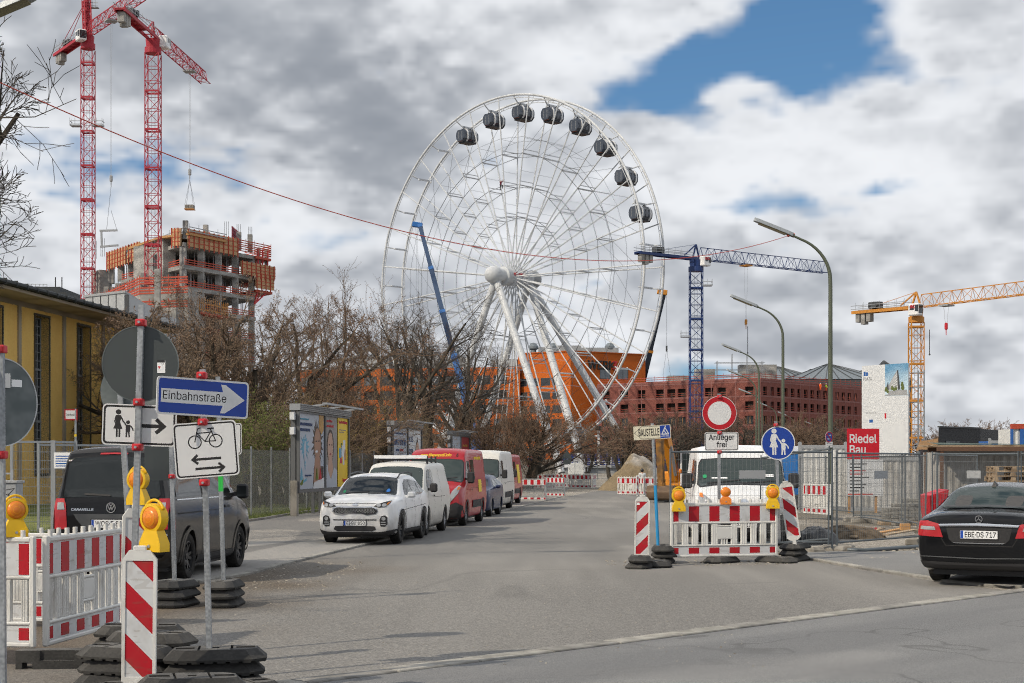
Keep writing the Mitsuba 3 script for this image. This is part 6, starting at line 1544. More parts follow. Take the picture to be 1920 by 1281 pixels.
k.add('boom', MB().hull([b_ + np.array([dx, dy, dz]) for b_, w in ((bs[0], .28), (bs[1], .34)) for dx in (-w * .5, w * .5) for dy in (-.2, .2) for dz in (-w, w)]), 'digger')
k.add('boom_tip', MB().hull([b_ + np.array([dx, dy, dz]) for b_, w in ((bs[1], .32), (bs[2], .2)) for dx in (-w * .5, w * .5) for dy in (-.18, .18) for dz in (-w, w)]), 'digger')
k.add('dipper_arm', MB().hull([b_ + np.array([dx, dy, dz]) for b_, w in ((bs[2], .3), (bs[3], .2)) for dx in (-w, w) for dy in (-.16, .16) for dz in (-w, w)]), 'digger_dirty')
k.add('ram', MB().tube((1.3, -.05, 1.6), (2.3, -.05, 3.3), .10, n=10).tube((2.5, -.05, 4.35), (3.35, -.05, 3.9), .09, n=10), 'steel')
k.add('quick_coupler', MB().cbox((3.25, -.35, .95), (.5, .45, .6), .1).tube((3.1, -.35, 1.6), (3.3, -.35, .9), .1, n=8).tube((3.25, -.6, 1.3), (3.25, -.1, 1.3), .09, n=8), 'digger_dirty')
bp = MB()
prof = Polygon([(-.1, .75), (.45, .70), (.62, .35), (.5, .0), (.1, -.12), (-.45, .05), (-.35, .1), (.08, .0), (.38, .1), (.46, .35), (.34, .55), (-.05, .6)])
fr = frame((3.1, -.35 + .75, .28), (1, 0, 0), UP); bp.poly(prof, -0.02, 1.52, fr @ TR((0, 0, 0)))
for z in (-.02, 1.47): bp.poly(Polygon([(-.1, .75), (.45, .70), (.62, .35), (.5, .0), (.1, -.12), (-.45, .05)]), z, z + .05, fr)
k.add('bucket', bp, 'bucket')
for z in (.2, .95): k.add('beacon_light', MB().lathe([(.09, 0), (.09, .16), (.05, .22), (0, .23)], 12, TR((1.5, .1 + z, 1.75))), 'lamp_amber', 40)
k.place('excavator', 'orange excavator with a muddy arm and bucket left of the white delivery van', 'excavator', TR((EX[0] + .75, 75.0, 0), -112, s=.80))

# ---- blue truck
k = Kit(); TB = A(1489, 870, 62)
k.add('cab', MB().hull([(x, y, z) for x, z in ((0, .6), (0, 1.4), (.25, 2.25), (1.7, 2.3), (1.7, .6)) for y in (-1.0, 1.0)]), 'truck_blue', 20)
k.add('windscreen', MB().hull([(x, y, z) for x, z in ((.03, 1.4), (.20, 2.05)) for y in (-.85, .85)] + [(.2, 0, 1.6)]), 'car_glass')
for s in (-1, 1):
    k.add('side_window', MB().b2((.4, s * 1.0, 1.4), (1.3, s * 1.012, 2.05)), 'car_glass'); k.add('wing_mirror', MB().cbox((.1, s * 1.25, 1.75), (.1, .25, .4), .03), 'black')
    for x in (.85, 3.6): k.add('wheel', MB().tube((x, s * .95, .42), (x, s * .68, .42), .42, n=20), 'tyre', 40)
k.add('flatbed', MB().b2((1.8, -1.05, .8), (5.2, 1.05, .95)), 'grey_dark'); k.add('dropside', MB().b2((1.8, -1.06, .95), (5.2, -1.0, 1.4)).b2((1.8, 1.0, .95), (5.2, 1.06, 1.4)), 'truck_blue')
k.place('blue_truck', 'blue tipper truck half hidden behind the round pedestrian sign', 'truck', TR((TB[0] - .2, 62, 0), 95))

# ================================================================ road signs, barriers, beacons
pmat('plastic_white', lambda p, n, uv: mix([0.64, 0.64, 0.62], [0.44, 0.43, 0.40], smoothstep(0.5, 0.78, fbm(p.x * 5, p.y * 5, p.z * 3, 4)) * 0.75), 0.45)
def scuffed(c, d):
    def fn(p, n, uv):
        u = p.x + 0.7 * p.y
        grime = smoothstep(0.50, 0.75, fbm(u * 6, p.z * 5, p.y * 3, 4)) * 0.45
        scratch = smoothstep(0.80, 0.84, noise(u * 9 + 20 * noise(p.z * 2.0), p.z * 46)) * 0.35
        return mix(c, d, grime + scratch)
    return fn


pmat('foil_white', scuffed([0.57, 0.585, 0.60], [0.34, 0.32, 0.29]), 0.45); pmat('foil_red', scuffed([0.42, 0.012, 0.022], [0.26, 0.06, 0.05]), 0.42); mat('foil_blue', (0.008, 0.045, 0.30), 0.4)
mat('sign_white', (0.62, 0.63, 0.64), 0.42); mat('sign_cream', (0.66, 0.62, 0.48), 0.5)
mat('sign_back', (0.045, 0.055, 0.058), 0.5); pmat('sign_back_worn', tone((0.085, 0.105, 0.11), (0.15, 0.17, 0.175), 9.0), 0.5)
pmat('pole_galv', lambda p, n, uv: mix([0.22, 0.24, 0.26], [0.40, 0.425, 0.45], smoothstep(.25, .75, .6 * fbm(p.x * 30, p.y * 30, p.z * 4, 3) + .4 * noise(p.x * 60, p.y * 60, p.z * 60))), 0.45, metallic=0.45)
mat('clamp_red', (0.50, 0.022, 0.03), 0.45)
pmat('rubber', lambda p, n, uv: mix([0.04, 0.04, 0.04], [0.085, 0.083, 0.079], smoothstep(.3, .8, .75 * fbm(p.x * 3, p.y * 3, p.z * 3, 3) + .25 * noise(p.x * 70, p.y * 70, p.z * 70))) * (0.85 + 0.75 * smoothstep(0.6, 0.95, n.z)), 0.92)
mat('lamp_yellow', (0.72, 0.44, 0.008), 0.4); mat('lens_orange', (0.72, 0.20, 0.005), 0.12, clearcoat=1.0); mat('lens_inner', (0.85, 0.36, 0.02), 0.3)
mat('tape_green', (0.02, 0.45, 0.06), 0.5); mat('pole_blue', (0.02, 0.26, 0.55), 0.5); mat('spray_red', (0.5, 0.06, 0.04), 0.7)


def bdash(k, parent, spans, z0, z1, y):
    for a, b_ in spans: k.add(parent + '__red_stripe', MB().b2((a, y - .0015, z0), (b_, y + .001, z1)), 'foil_red')


def barrier(W_=2.1, lab=None):
    k = Kit(); h = W_ / 2
    fr = MB()
    for s in (-1, 1): fr.cbox((s * (h - .03), 0, .52), (.055, .055, 1.0), .012)
    for z, t in ((.985, .05), (.645, .035), (.235, .035), (.045, .045)): fr.cbox((0, 0, z), (W_ - .08, .06, t), .012)
    k.add('frame', fr, 'plastic_white')
    for x in np.linspace(-h + .12, h - .12, 10): k.add('knob', MB().tube((x, 0, 1.0), (x, 0, 1.07), .022, n=10), 'plastic_white', 40)
    b_ = k.add('board', MB().b2((-h + .06, -.012, .665), (h - .06, .012, .955)), 'foil_white'); u = (W_ - .12) / 10
    sp = [(-h + .06 + max(0, (i * 2 - .5)) * u, -h + .06 + min(10, (i * 2 + .5)) * u) for i in range(6)]
    bdash(k, b_, sp, .672, .948, -.0135); bdash(k, b_, sp, .672, .948, .0135)
    b_ = k.add('board', MB().b2((-h + .06, -.012, .07), (h - .06, .012, .215)), 'foil_white'); bdash(k, b_, sp, .085, .195, -.0135); bdash(k, b_, sp, .085, .195, .0135)
    xs = np.linspace(-h + .10, h - .10, 11)
    for i, x in enumerate(xs):
        if i == 5: continue
        w = .125 if 0 < i < 10 else .07; m = MB().cbox((x, 0, .44), (w, .035, .39), .01)
        for q in (-.33, 0, .33): m.cbox((x + q * w, -.018, .44), (w * .18, .012, .37), .004).cbox((x + q * w, .018, .44), (w * .18, .012, .37), .004)
        k.add('slat', m, 'plastic_white')
    k.add('centre_plate', MB().cbox((0, 0, .47), (.30, .04, .20), .012).cbox((0, 0, .585), (.30, .05, .025), .008).cbox((0, 0, .36), (.30, .05, .025), .008), 'plastic_white')
    for q in (-.05, 0, .05): k.add('slat', MB().cbox((q, 0, .30), (.03, .03, .10), .006), 'plastic_white')
    return k


BAR, BAR2 = barrier(2.1), barrier(2.0)


def line(a, b_):
    """transform that lays a barrier (local x) from a to b"""
    a, b_ = np.asarray(a, float), np.asarray(b_, float); d = nrm(b_ - a); m = np.eye(4); m[:3, 0], m[:3, 1], m[:3, 2], m[:3, 3] = d, np.cross(UP, d), UP, (a + b_) / 2
    return m


def lampkit():
    k = Kit()
    k.add('housing', MB().hull([(x, y, z) for x, y, z in [(s * .115, t * .055, 0) for s in (-1, 1) for t in (-1, 1)] + [(s * .115, t * .055, .07) for s in (-1, 1) for t in (-1, 1)] + [(s * .07, t * .045, .17) for s in (-1, 1) for t in (-1, 1)]]), 'lamp_yellow', 25)
    fr = frame((0, 0, .27), (1, 0, 0), UP)
    k.add('ring', MB().lathe([(.092, -.045), (.118, -.04), (.118, .04), (.092, .045), (.092, -.045)], 32, fr), 'lamp_yellow', 40)
    for s in (1, -1):
        p = k.add('lens', MB().lathe([(.094, .02 * s), (.088, .045 * s), (.06, .064 * s), (.03, .071 * s), (0, .073 * s)], 32, fr), 'lens_orange', 60)
        k.add(p + '__rib', MB().lathe([(.062, .0655 * s), (.066, .0635 * s)], 28, fr).lathe([(.032, .0725 * s), (.036, .0712 * s)], 28, fr), 'lens_inner')
    k.add('handle', MB().path([(.112 * math.cos(t) * 1.06, 0, .27 + .118 * 1.22 * math.sin(t)) for t in np.linspace(.5, math.pi - .5, 16)], .012, 8), 'lamp_yellow', True)
    k.add('bolt', MB().tube((0, -.058, .045), (0, -.066, .045), .014, n=8), 'steel')
    return k


LAMP = lampkit()


def lamp(label, p, yaw, s=1.0, roll=0):
    LAMP.place('warning_lamp', label, 'warning lamp', TR(p, yaw, 0, roll, s), 'yellow warning lamps')


def beacon(label, p, yaw, roll=0, mirror=False, H=1.05, tag=False):
    k = Kit(); w, t = .26, .022
    out = Polygon([(-w / 2, .05), (-.06, 0), (.06, 0), (w / 2, .05), (w / 2, H - .07), (w / 2 - .05, H), (-w / 2 + .05, H), (-w / 2, H - .07)])
    f = FACE
    k.add('frame', MB().poly(out.difference(rrect(w - .05, H - .16, .01, c=(0, H / 2))), -t, t, f).poly(rrect(w - .045, H - .155, .01, c=(0, H / 2)), -t * .5, t * .5, f), 'plastic_white')
    inn = sbox(-w / 2 + .026, .082, w / 2 - .026, H - .082); p_ = k.add('panel', MB().poly(inn, -t * .5 - .001, t * .5 + .001, f), 'foil_white')
    s = -1 if mirror else 1
    for q in np.arange(-.35, 1.5, .40):
        st = Polygon([(-s * .3, q + .36), (s * .3, q - .24), (s * .3, q - .04), (-s * .3, q + .56)]).intersection(inn)
        if st.area > 1e-4: k.add(p_ + '__red_stripe', MB().poly(st, t * .5 + .0012, t * .5 + .0022, f).poly(st, -t * .5 - .0022, -t * .5 - .0012, f), 'foil_red')
    k.add('foot_stub', MB().b2((-.03, -.03, -.12), (.03, .03, .03)), 'plastic_white'); k.add('top_cap', MB().cbox((0, 0, H + .015), (.10, .035, .04), .008), 'plastic_white')
    if tag: k.add(p_ + '__sticker', MB().poly(sbox(-.10, H - .14, -.05, H - .10), t * .5 + .0024, t * .5 + .003, f), 'sheet_white')
    k.place('beacon_board', label, 'beacon board', TR(p, yaw, 0, roll), 'red and white beacon boards')


def plate_kit(seed=0):
    """recycled rubber foot plate, 0.82 by 0.42, with grip slots and a post socket"""
    L, w, h = .82, .42, .115
    def hexa(s, z): return [(x * s, y * s, z) for x, y in ((-L / 2, -w * .28), (-L * .36, -w / 2), (L * .36, -w / 2), (L / 2, -w * .28), (L / 2, w * .28), (L * .36, w / 2), (-L * .36, w / 2), (-L / 2, w * .28))]
    m = m3.Manifold.hull_points(np.array(hexa(.97, 0.012) + hexa(1.0, .04) + [(x * .80, y * .72, h) for x, y, _ in hexa(1, 0)]))
    for x in (-.24, .24): m = m - m3.Manifold.cube([.15, .09, .2], True).translate([x, 0, h])
    m = m - m3.Manifold.cube([.062, .062, .4], True) - m3.Manifold.cube([.10, .012, .3], True).translate([0, .1, h]) - m3.Manifold.cube([.02, .30, .05], True).translate([.13, 0, h]) - m3.Manifold.cube([.02, .30, .05], True).translate([-.13, 0, h])
    for x in np.arange(-.3, .31, .1): m = m - m3.Manifold.cube([.035, 1, .05], True).translate([x, 0, .0])
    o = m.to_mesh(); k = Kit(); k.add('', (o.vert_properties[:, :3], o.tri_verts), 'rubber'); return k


PLATE = plate_kit()
ords = ['bottom', 'second', 'third', 'fourth']


def stack(x, y, n, yaw, where, z0=0.0, seed=1):
    g = np.random.default_rng(seed)
    for i in range(n):
        lab = f'black rubber foot plate {where}' if n == 1 else f'black rubber foot plate {where}, ' + ('lowest' if i == 0 else ('topmost' if i == n - 1 else ('second lowest' if i == 1 else 'third lowest'))) + ' of its stack'
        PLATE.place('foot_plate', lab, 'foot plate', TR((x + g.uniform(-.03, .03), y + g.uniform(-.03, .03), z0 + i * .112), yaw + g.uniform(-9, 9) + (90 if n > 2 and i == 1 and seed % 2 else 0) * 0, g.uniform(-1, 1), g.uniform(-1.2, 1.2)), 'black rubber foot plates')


def pole(k, p0, p1, w=.042, name='pole', m='pole_galv'):
    k.add(name, MB().bar(p0, p1, w, w, (0, 1, 0)), m)


def clamp(k, c, s=1.0):
    mb = MB().cbox(c, (.075 * s, .085 * s, .055 * s), .008).cbox(np.array(c) + [0, -.045 * s, 0], (.05 * s, .03 * s, .045 * s), .006)
    p = k.add('clamp', mb, 'clamp_red'); k.add(p + '__bolt', MB().tube(np.array(c) + [0, -.06 * s, 0], np.array(c) + [0, -.085 * s, 0], .010 * s, n=8), 'steel')


def fig_mother(s=1.0):
    """woman holding a child's hand"""
    g = [disc(.085, 20, (-.12, .40)), Polygon([(-.19, .30), (-.05, .30), (-.02, .24), (-.06, .08), (.02, -.14), (-.27, -.14), (-.19, .08), (-.22, .24)]), stroke([(-.05, .27), (.04, .10), (.09, .05)], .045), stroke([(-.19, .27), (-.23, .10), (-.19, .02)], .045),
         stroke([(-.155, -.12), (-.15, -.40)], .055, 2), stroke([(-.075, -.12), (-.07, -.40)], .055, 2),
         disc(.062, 18, (.19, .08)), Polygon([(.13, .0), (.25, .0), (.27, -.16), (.25, -.24), (.13, -.24), (.12, -.1)]), stroke([(.13, -.02), (.09, .05)], .042), stroke([(.25, -.02), (.33, -.10), (.36, -.17)], .04), stroke([(.155, -.22), (.15, -.40)], .05, 2), stroke([(.225, -.22), (.245, -.40)], .05, 2)]
    from shapely import affinity
    return affinity.scale(unary_union(g), s, s, origin=(0, 0))


def bike(s=1.0):
    from shapely import affinity
    ring = lambda x: disc(.20, 40, (x, 0)).difference(disc(.165, 40, (x, 0)))
    g = [ring(-.30), ring(.30), stroke([(-.30, 0), (-.22, .30), (-.20, .38), (-.12, .40)], .032), stroke([(-.235, .27), (-.01, .0), (.30, 0), (.19, .29), (-.01, 0)], .032), stroke([(-.23, .25), (.19, .26)], .032), stroke([(.16, .36), (.21, .27)], .03), stroke([(.10, .37), (.26, .37)], .04)]
    return affinity.scale(unary_union(g), s, s, origin=(0, 0))


def arrow(x0, x1, y, w, hd):
    d = 1 if x1 > x0 else -1
    return unary_union([stroke([(x0, y), (x1 - d * w * .6, y)], w, 2), stroke([(x1 - d * hd, y + hd * .8), (x1 - d * w * .2, y), (x1 - d * hd, y - hd * .8)], w, 2, 2)])


def panel(k, name, shape, m, back='sign_back_worn', t=.004):
    """plate in the xz plane looking to -y, on frame f"""
    return k.add(name, shape, m)


# ---- foreground left
def base(px, k_, z=0.0):                                  # x in metres from the photograph's column at scale k_
    return (px - CX) / k_, F / k_


# pole with the one-way sign and the bicycle plate
kk = Kit(); X, Y = base(393, 233)
X1 = (380 - CX) / 233; p0, p1 = np.array([X, Y, .22]), np.array([X1, Y, 2.58])
pole(kk, p0, p1)
px_ = lambda z: p0 + (p1 - p0) * ((z - .22) / 2.36)
f = TR(px_(2.35) + [0.01, -.045, 0], 37, 0, 2.2) @ FACE
kk.add('one_way_plate', MB().poly(rrect(.80, .30, .03), -.012, 0, f), 'sign_white')
kk.add('one_way_plate__blue_field', MB().poly(rrect(.77, .27, .022), 0, .0015, f), 'foil_blue')
arr = Polygon([(-.365, -.055), (.17, -.055), (.15, -.115), (.19, -.115), (.365, 0), (.19, .115), (.15, .115), (.17, .055), (-.365, .055)])
kk.add('one_way_plate__arrow', MB().poly(arr, .0015, .003, f), 'sign_white')
kk.add('one_way_plate__lettering', MB().text('Einbahnstraße', .066, f @ TR((-.075, -.028, .003)), .0015, False, True, .55), 'ink')
f = TR(px_(1.935) + [0.02, -.045, 0], 6, 0, -4.5) @ FACE
kk.add('bicycle_plate', MB().poly(rrect(.505, .445, .035), -.012, 0, f), 'sign_white', label='white plate with a bicycle over two opposed arrows')
kk.add('bicycle_plate__border', MB().poly(rrect(.485, .425, .03).difference(rrect(.46, .40, .022)), 0, .0015, f), 'ink')
kk.add('bicycle_plate__bicycle', MB().poly(bike(.275), 0, .0015, f @ TR((0, .065, 0))), 'ink')
kk.add('bicycle_plate__arrow', MB().poly(arrow(.115, -.115, -.075, .02, .045), 0, .0015, f), 'ink'); kk.add('bicycle_plate__arrow', MB().poly(arrow(-.095, .135, -.15, .02, .045), 0, .0015, f), 'ink')
for z in (2.53, 2.155, 1.67): clamp(kk, px_(z) + [0, -.035, 0])
kk.place('one_way_sign_post', 'post with the blue one-way arrow sign above a bicycle plate', 'road sign')
stack(X + .03, Y + .02, 3, 12, 'under the one-way sign post', seed=1)
# post with the large round sign back and the pedestrian arrow plate
kk = Kit(); k_ = 231; p0, p1 = np.array([(247 - CX) / k_, F / k_, .2]), np.array([(265.5 - CX) / k_, F / k_, 3.11])
pole(kk, p0, p1, .046); px_ = lambda z: p0 + (p1 - p0) * ((z - .2) / 2.91)
f = TR(px_(2.635) + [-.005, .034, 0], 3) @ FACE
kk.add('round_plate', MB().poly(disc(.305, 64), -.004, 0, f), 'sign_back'); kk.add('round_plate__rim', MB().poly(disc(.31, 64).difference(disc(.303, 64)), -.012, .004, f), 'sign_back_worn')
q = kk.add('round_plate__sticker', MB().poly(sbox(.135, -.075, .20, .03), 0, .001, f), 'sheet_white')
kk.add('round_plate__sticker', MB().poly(sbox(.135, .01, .198, .03), .001, .0014, f), 'black'); kk.add('round_plate__sticker', MB().poly(Polygon([(.14, -.02), (.165, -.02), (.152, -.045)]), .001, .0014, f), 'red_paint'); kk.add('round_plate__lettering', MB().text('CE', .014, f @ TR((.182, -.006, .001)), .0005), 'ink')
f = TR(px_(2.135) + [-.0, .034, 0], 2, 0, 2.0) @ FACE
kk.add('pedestrian_plate', MB().poly(rrect(.60, .335, .035), -.012, 0, f), 'sign_white', label='white plate with woman, child and arrow to the right')
kk.add('pedestrian_plate__border', MB().poly(rrect(.58, .315, .03).difference(rrect(.548, .283, .022)), 0, .0015, f), 'ink')
kk.add('pedestrian_plate__figures', MB().poly(fig_mother(.255), 0, .0015, f @ TR((-.14, 0, 0))), 'ink')
kk.add('pedestrian_plate__arrow', MB().poly(arrow(-.03, .205, -.005, .03, .07), 0, .0015, f), 'ink')
for z in (2.965, 2.32, 1.955): clamp(kk, px_(z) + [0, 0, 0], 1.05)
kk.place('round_sign_post', 'post with the large dark round sign back and the pedestrian arrow plate', 'road sign')
stack((238 - CX) / k_, F / k_ + .05, 3, -14, 'behind the front beacon board', seed=3)
# second round back behind it, leaning post
kk = Kit(); k_ = 203; p0, p1 = np.array([(255 - CX) / k_, F / k_, .2]), np.array([(222 - CX) / k_, F / k_, 2.75])
pole(kk, p0, p1, .046); f = TR((p0 + (p1 - p0) * .90) + [.09, .036, 0], -10) @ FACE
kk.add('round_plate', MB().poly(disc(.30, 56), -.006, 0, f), 'sign_back_worn'); clamp(kk, p0 + (p1 - p0) * .95)
kk.place('leaning_sign_post', 'leaning post with a lighter round sign back half hidden behind the dark one', 'road sign')
stack((262 - CX) / k_, F / k_, 3, 8, 'under the leaning sign post', seed=5)
# two farther posts
kk = Kit(); k_ = 147; p0, p1 = np.array([(327.5 - CX) / k_, F / k_, .25]), np.array([(319 - CX) / k_, F / k_, 2.6])
pole(kk, p0, p1, .05); f = TR((p0 + (p1 - p0) * .71) + [-.17, .036, 0], 5) @ FACE
kk.add('plate', MB().poly(rrect(.36, .62, .03), -.006, 0, f), 'sign_back'); clamp(kk, p0 + (p1 - p0) * .60)
kk.place('grey_back_post', 'thin post with a rectangular grey sign back before the minibus', 'road sign')
stack(p0[0] + .02, p0[1] + .02, 3, 84, 'under the post before the minibus wheel', seed=6)
kk = Kit(); p0, p1 = np.array([(419.5 - CX) / k_, F / k_, .25]), np.array([(408.5 - CX) / k_, F / k_, 2.93])
pole(kk, p0, p1, .05); f = TR((p0 + (p1 - p0) * .705) + [.06, -.04, 0], 4) @ FACE
kk.add('plate', MB().poly(rrect(.45, .40, .03), -.01, 0, f), 'sign_white'); kk.add('plate__border', MB().poly(rrect(.43, .38, .026).difference(rrect(.41, .36, .02)), 0, .0015, f), 'ink')
a, b_ = p0 + (p1 - p0) * .455, p0 + (p1 - p0) * .535; kk.add('tape', MB().bar(a, b_, .054, .054, (0, 1, 0)), 'tape_green')
clamp(kk, p0 + (p1 - p0) * .76)
kk.place('green_taped_post', 'post with a band of green tape behind the bicycle plate', 'road sign')
stack(p0[0] + .02, p0[1] + .02, 3, 93, 'under the green taped post', seed=8)
# left edge round back
kk = Kit(); k_ = 273; p0, p1 = np.array([(5 - CX) / k_, F / k_, .2]), np.array([(1 - CX) / k_, F / k_, 2.62])
pole(kk, p0, p1, .046); f = TR((p0 + (p1 - p0) * .845) + [.0, .03, 0], 58) @ FACE
kk.add('round_plate', MB().poly(disc(.30, 64), -.006, 0, f), 'sign_back_worn'); kk.add('round_plate__rim', MB().poly(disc(.305, 64).difference(disc(.298, 64)), -.010, .004, f), 'foil_white')
kk.add('round_plate__sticker', MB().poly(sbox(.08, .11, .17, .16), 0, .001, f), 'sheet_white'); kk.add('round_plate__bracket', MB().poly(sbox(-.02, .10, .06, .20), 0, .012, f), 'plastic_white')
for t in (1.0, .70): clamp(kk, p0 + (p1 - p0) * (t - .005))
kk.place('edge_sign_post', 'post at the left edge carrying a scratched grey round sign back', 'road sign')
stack(p0[0] - .05, p0[1], 2, 20, 'under the post at the left edge', seed=9)
# left barrier pen
C0 = np.array([-4.23, 14.0, .155]); BAR2.place('barrier', 'striped barrier running away from the corner with the rubber block foot', 'barrier', line(C0 + [0.03, .05, 0], C0 + [.25, 2.05, 0]), 'red and white barriers')
BAR2.place('barrier', 'striped barrier at the left edge with a yellow lamp on top', 'barrier', line(C0 + [-2.02, .22, 0], C0 + [-.03, .0, 0]), 'red and white barriers')
BAR2.place('barrier', 'back barrier of the left pen, seen over the nearer one', 'barrier', line((-6.15, 17.5, .04), (-4.13, 17.3, .04)), 'red and white barriers')
kk = Kit(); m_ = m3.Manifold.cube([.72, .20, .17], True).translate([0, 0, .085]) - m3.Manifold.cube([.09, .3, .07], True).translate([-.26, 0, .03]) - m3.Manifold.cube([.09, .3, .07], True).translate([.26, 0, .03]) - m3.Manifold.cube([.3, .05, .1], True).translate([0, -.1, .13])
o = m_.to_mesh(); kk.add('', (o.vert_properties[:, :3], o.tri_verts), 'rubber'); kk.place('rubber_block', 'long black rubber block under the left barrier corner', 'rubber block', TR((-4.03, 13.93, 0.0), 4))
lamp('yellow warning lamp on the barrier at the left edge', (-4.46, 14.05, 1.165), 28, .9)
kk = Kit(); f = TR((-4.19, 14.22, .72), 84) @ FACE; kk.add('', MB().poly(sbox(-.05, -.06, .05, .06), .0, .002, f), 'sheet_white'); kk.place('sticker', 'small white sticker on the red stripe of the left barrier', 'sticker')
# beacons with lamps in the foreground
Xb, Yb = base(260, 245); beacon('front beacon board with red diagonal stripes at lower left', (Xb, Yb, .11), 3, 0.6)
lamp('yellow warning lamp on the front beacon board', (Xb + .105, Yb + .06, 1.145), -32, .96)
Xc, Yc = base(250, 214); beacon('beacon board hidden behind the sign posts', (Xc + .02, Yc, .38), 20, 1)
lamp('yellow warning lamp behind the two leaning sign posts', (Xc + .03, Yc + .05, 1.46), -20, .82)
stack(Xb - .02, Yb + .12, 1, -12, 'under the front beacon board', seed=12)
stack(Xb + .42, Yb - .2, 2, 24, 'right of the front beacon board', seed=13)
stack(Xc + .12, Yc + .15, 3, -25, 'between the front beacon and the barrier', seed=14)
stack(-2.20, 12.25, 1, 40, 'lying beside the one-way sign stack', seed=16)

# ---- right barrier group
A_, B_ = np.array([(1247 - CX) / 103.5, F / 103.5, .10]), np.array([(1467 - CX) / 101.5, F / 101.5, .10])
BAR.place('barrier', 'striped barrier with three yellow lamps before the white delivery van', 'barrier', line(A_, B_), 'red and white barriers')
lm = lambda t: A_ + (B_ - A_) * t
lamp('yellow warning lamp on the left end of the three lamp barrier', lm(.11) + [0, -.07, .86], 2, 1.06)
kk = Kit(); q = lm(.51) + [0, -.02, .98]
kk.add('housing', MB().hull([(x, y, z) for s in (-1, 1) for t in (-1, 1) for x, y, z in ((s * .10, t * .05, 0), (s * .10, t * .05, .09), (s * .06, t * .04, .14))]), 'lens_orange', 20)
kk.add('lens', MB().lathe([(0, -.05), (.06, -.045), (.092, -.02), (.092, .02), (.06, .045), (0, .05)], 28, frame((0, 0, .225), (1, 0, 0), UP)), 'lens_orange', 40)
kk.add('bolt', MB().tube((0, -.05, .05), (0, -.06, .05), .012, n=8), 'steel')
kk.place('warning_lamp', 'small orange warning lamp in the middle of the three lamp barrier', 'warning lamp', TR(q, 0), 'yellow warning lamps')
lamp('yellow warning lamp on the right end of the three lamp barrier', lm(.91) + [0, -.07, .90], -3, 1.06)
beacon('beacon board left of the three lamp barrier, stripes rising right', ((1203 - CX) / 107, F / 107, .16), 0, 0.9, True, 1.08, True)
kk_ = 101; bx = (1489 - CX) / kk_
beacon('tilted beacon board leaning left at the right end of the barrier', (bx, F / kk_, .40), 0, -8.5, False, 1.08)
for i, (px, Y, n, yaw, w) in enumerate(((1203, 27.3, 2, 78, 'under the beacon board left of the barrier'), (1229, 27.6, 1, 97, 'beside the left beacon board of the right barrier'), (1242, 28.6, 3, 85, 'under the blue painted post'), (1352, 28.7, 1, 52, 'under the middle of the three lamp barrier'), (1456, 28.8, 1, -48, 'under the right end of the three lamp barrier'), (1490, 29.3, 3, 62, 'under the tilted beacon board'))):
    stack((px - CX) * Y / F, Y, n, yaw, w, seed=20 + i)
# no entry sign with residents plate
kk = Kit(); k_ = 100.5; Yk = F / k_; p0, p1 = np.array([(1348.5 - CX) / k_, Yk, .1]), np.array([(1348 - CX) / k_, Yk, 3.13])
pole(kk, p0, p1, .055)
f = TR((p0[0], Yk - .04, 1.82 + 95 / k_), -2) @ FACE
kk.add('no_entry_disc', MB().poly(disc(.318, 64), -.010, 0, f), 'sign_white'); kk.add('no_entry_disc__red_ring', MB().poly(disc(.31, 64).difference(disc(.218, 64)), 0, .0015, f), 'foil_red')
f = TR((p0[0] + .04, Yk - .04, 1.82 + 42 / k_), -1, 0, -.5) @ FACE
kk.add('residents_plate', MB().poly(rrect(.625, .345, .03), -.010, 0, f), 'sign_white'); kk.add('residents_plate__border', MB().poly(rrect(.605, .325, .026).difference(rrect(.58, .30, .02)), 0, .0015, f), 'ink')
kk.add('residents_plate__lettering', MB().text('Anlieger', .10, f @ TR((0, .03, 0)), .004, True, True, .48).text('frei', .10, f @ TR((0, -.105, 0)), .004, True, True, .19), 'ink')
for z in (3.07, 2.40, 2.04): clamp(kk, (p0[0], Yk - .02, z), 1.1)
kk.place('no_entry_sign_post', 'round no-entry sign with red ring over an Anlieger frei plate', 'road sign')
# pedestrian sign
kk = Kit(); k_ = 100; Yk = F / k_; Xk = (1459 - CX) / k_
pole(kk, (Xk + .03, Yk + .04, .35), (Xk - .04, Yk + .04, 2.62), .05)
f = TR((Xk, Yk, 1.82 + 39 / k_), -3) @ FACE
kk.add('disc', MB().poly(disc(.315, 64), -.010, 0, f), 'sign_white'); kk.add('disc__blue_field', MB().poly(disc(.298, 64), 0, .0015, f), 'foil_blue'); kk.add('disc__figures', MB().poly(fig_mother(.56), .0015, .003, f @ TR((-.01, 0, 0))), 'sign_white')
clamp(kk, (Xk - .04, Yk + .02, 2.55))
kk.place('pedestrian_sign_post', 'round blue pedestrian sign with white woman and child', 'road sign')
# building site arrow
kk = Kit(); k_ = 103; Yk = F / k_; p0, p1 = np.array([(1234.5 - CX) / k_, Yk, .2]), np.array([(1223 - CX) / k_, Yk, 2.56])
mid = p0 + (p1 - p0) * .52; kk.add('pole', MB().tube(mid, p1, .029, n=12), 'pole_galv', 40); kk.add('pole', MB().tube(p0, mid, .029, n=12), 'pole_blue', 40, label='blue painted lower half of the pole')
f = TR((p1[0] - .005, Yk - .04, 1.82 + 59 / k_), 4, 0, -3.5) @ FACE
kk.add('plate', MB().poly(rrect(.68, .25, .012), -.012, 0, f), 'sign_cream'); kk.add('plate__blue_field', MB().poly(sbox(.145, -.115, .33, .115), 0, .0015, f), 'foil_blue')
kk.add('plate__arrow_outline', MB().poly(LineString([(.14, .11), (-.20, .11), (-.325, 0), (-.20, -.11), (.14, -.11)]).buffer(.004), 0, .0015, f), 'ink')
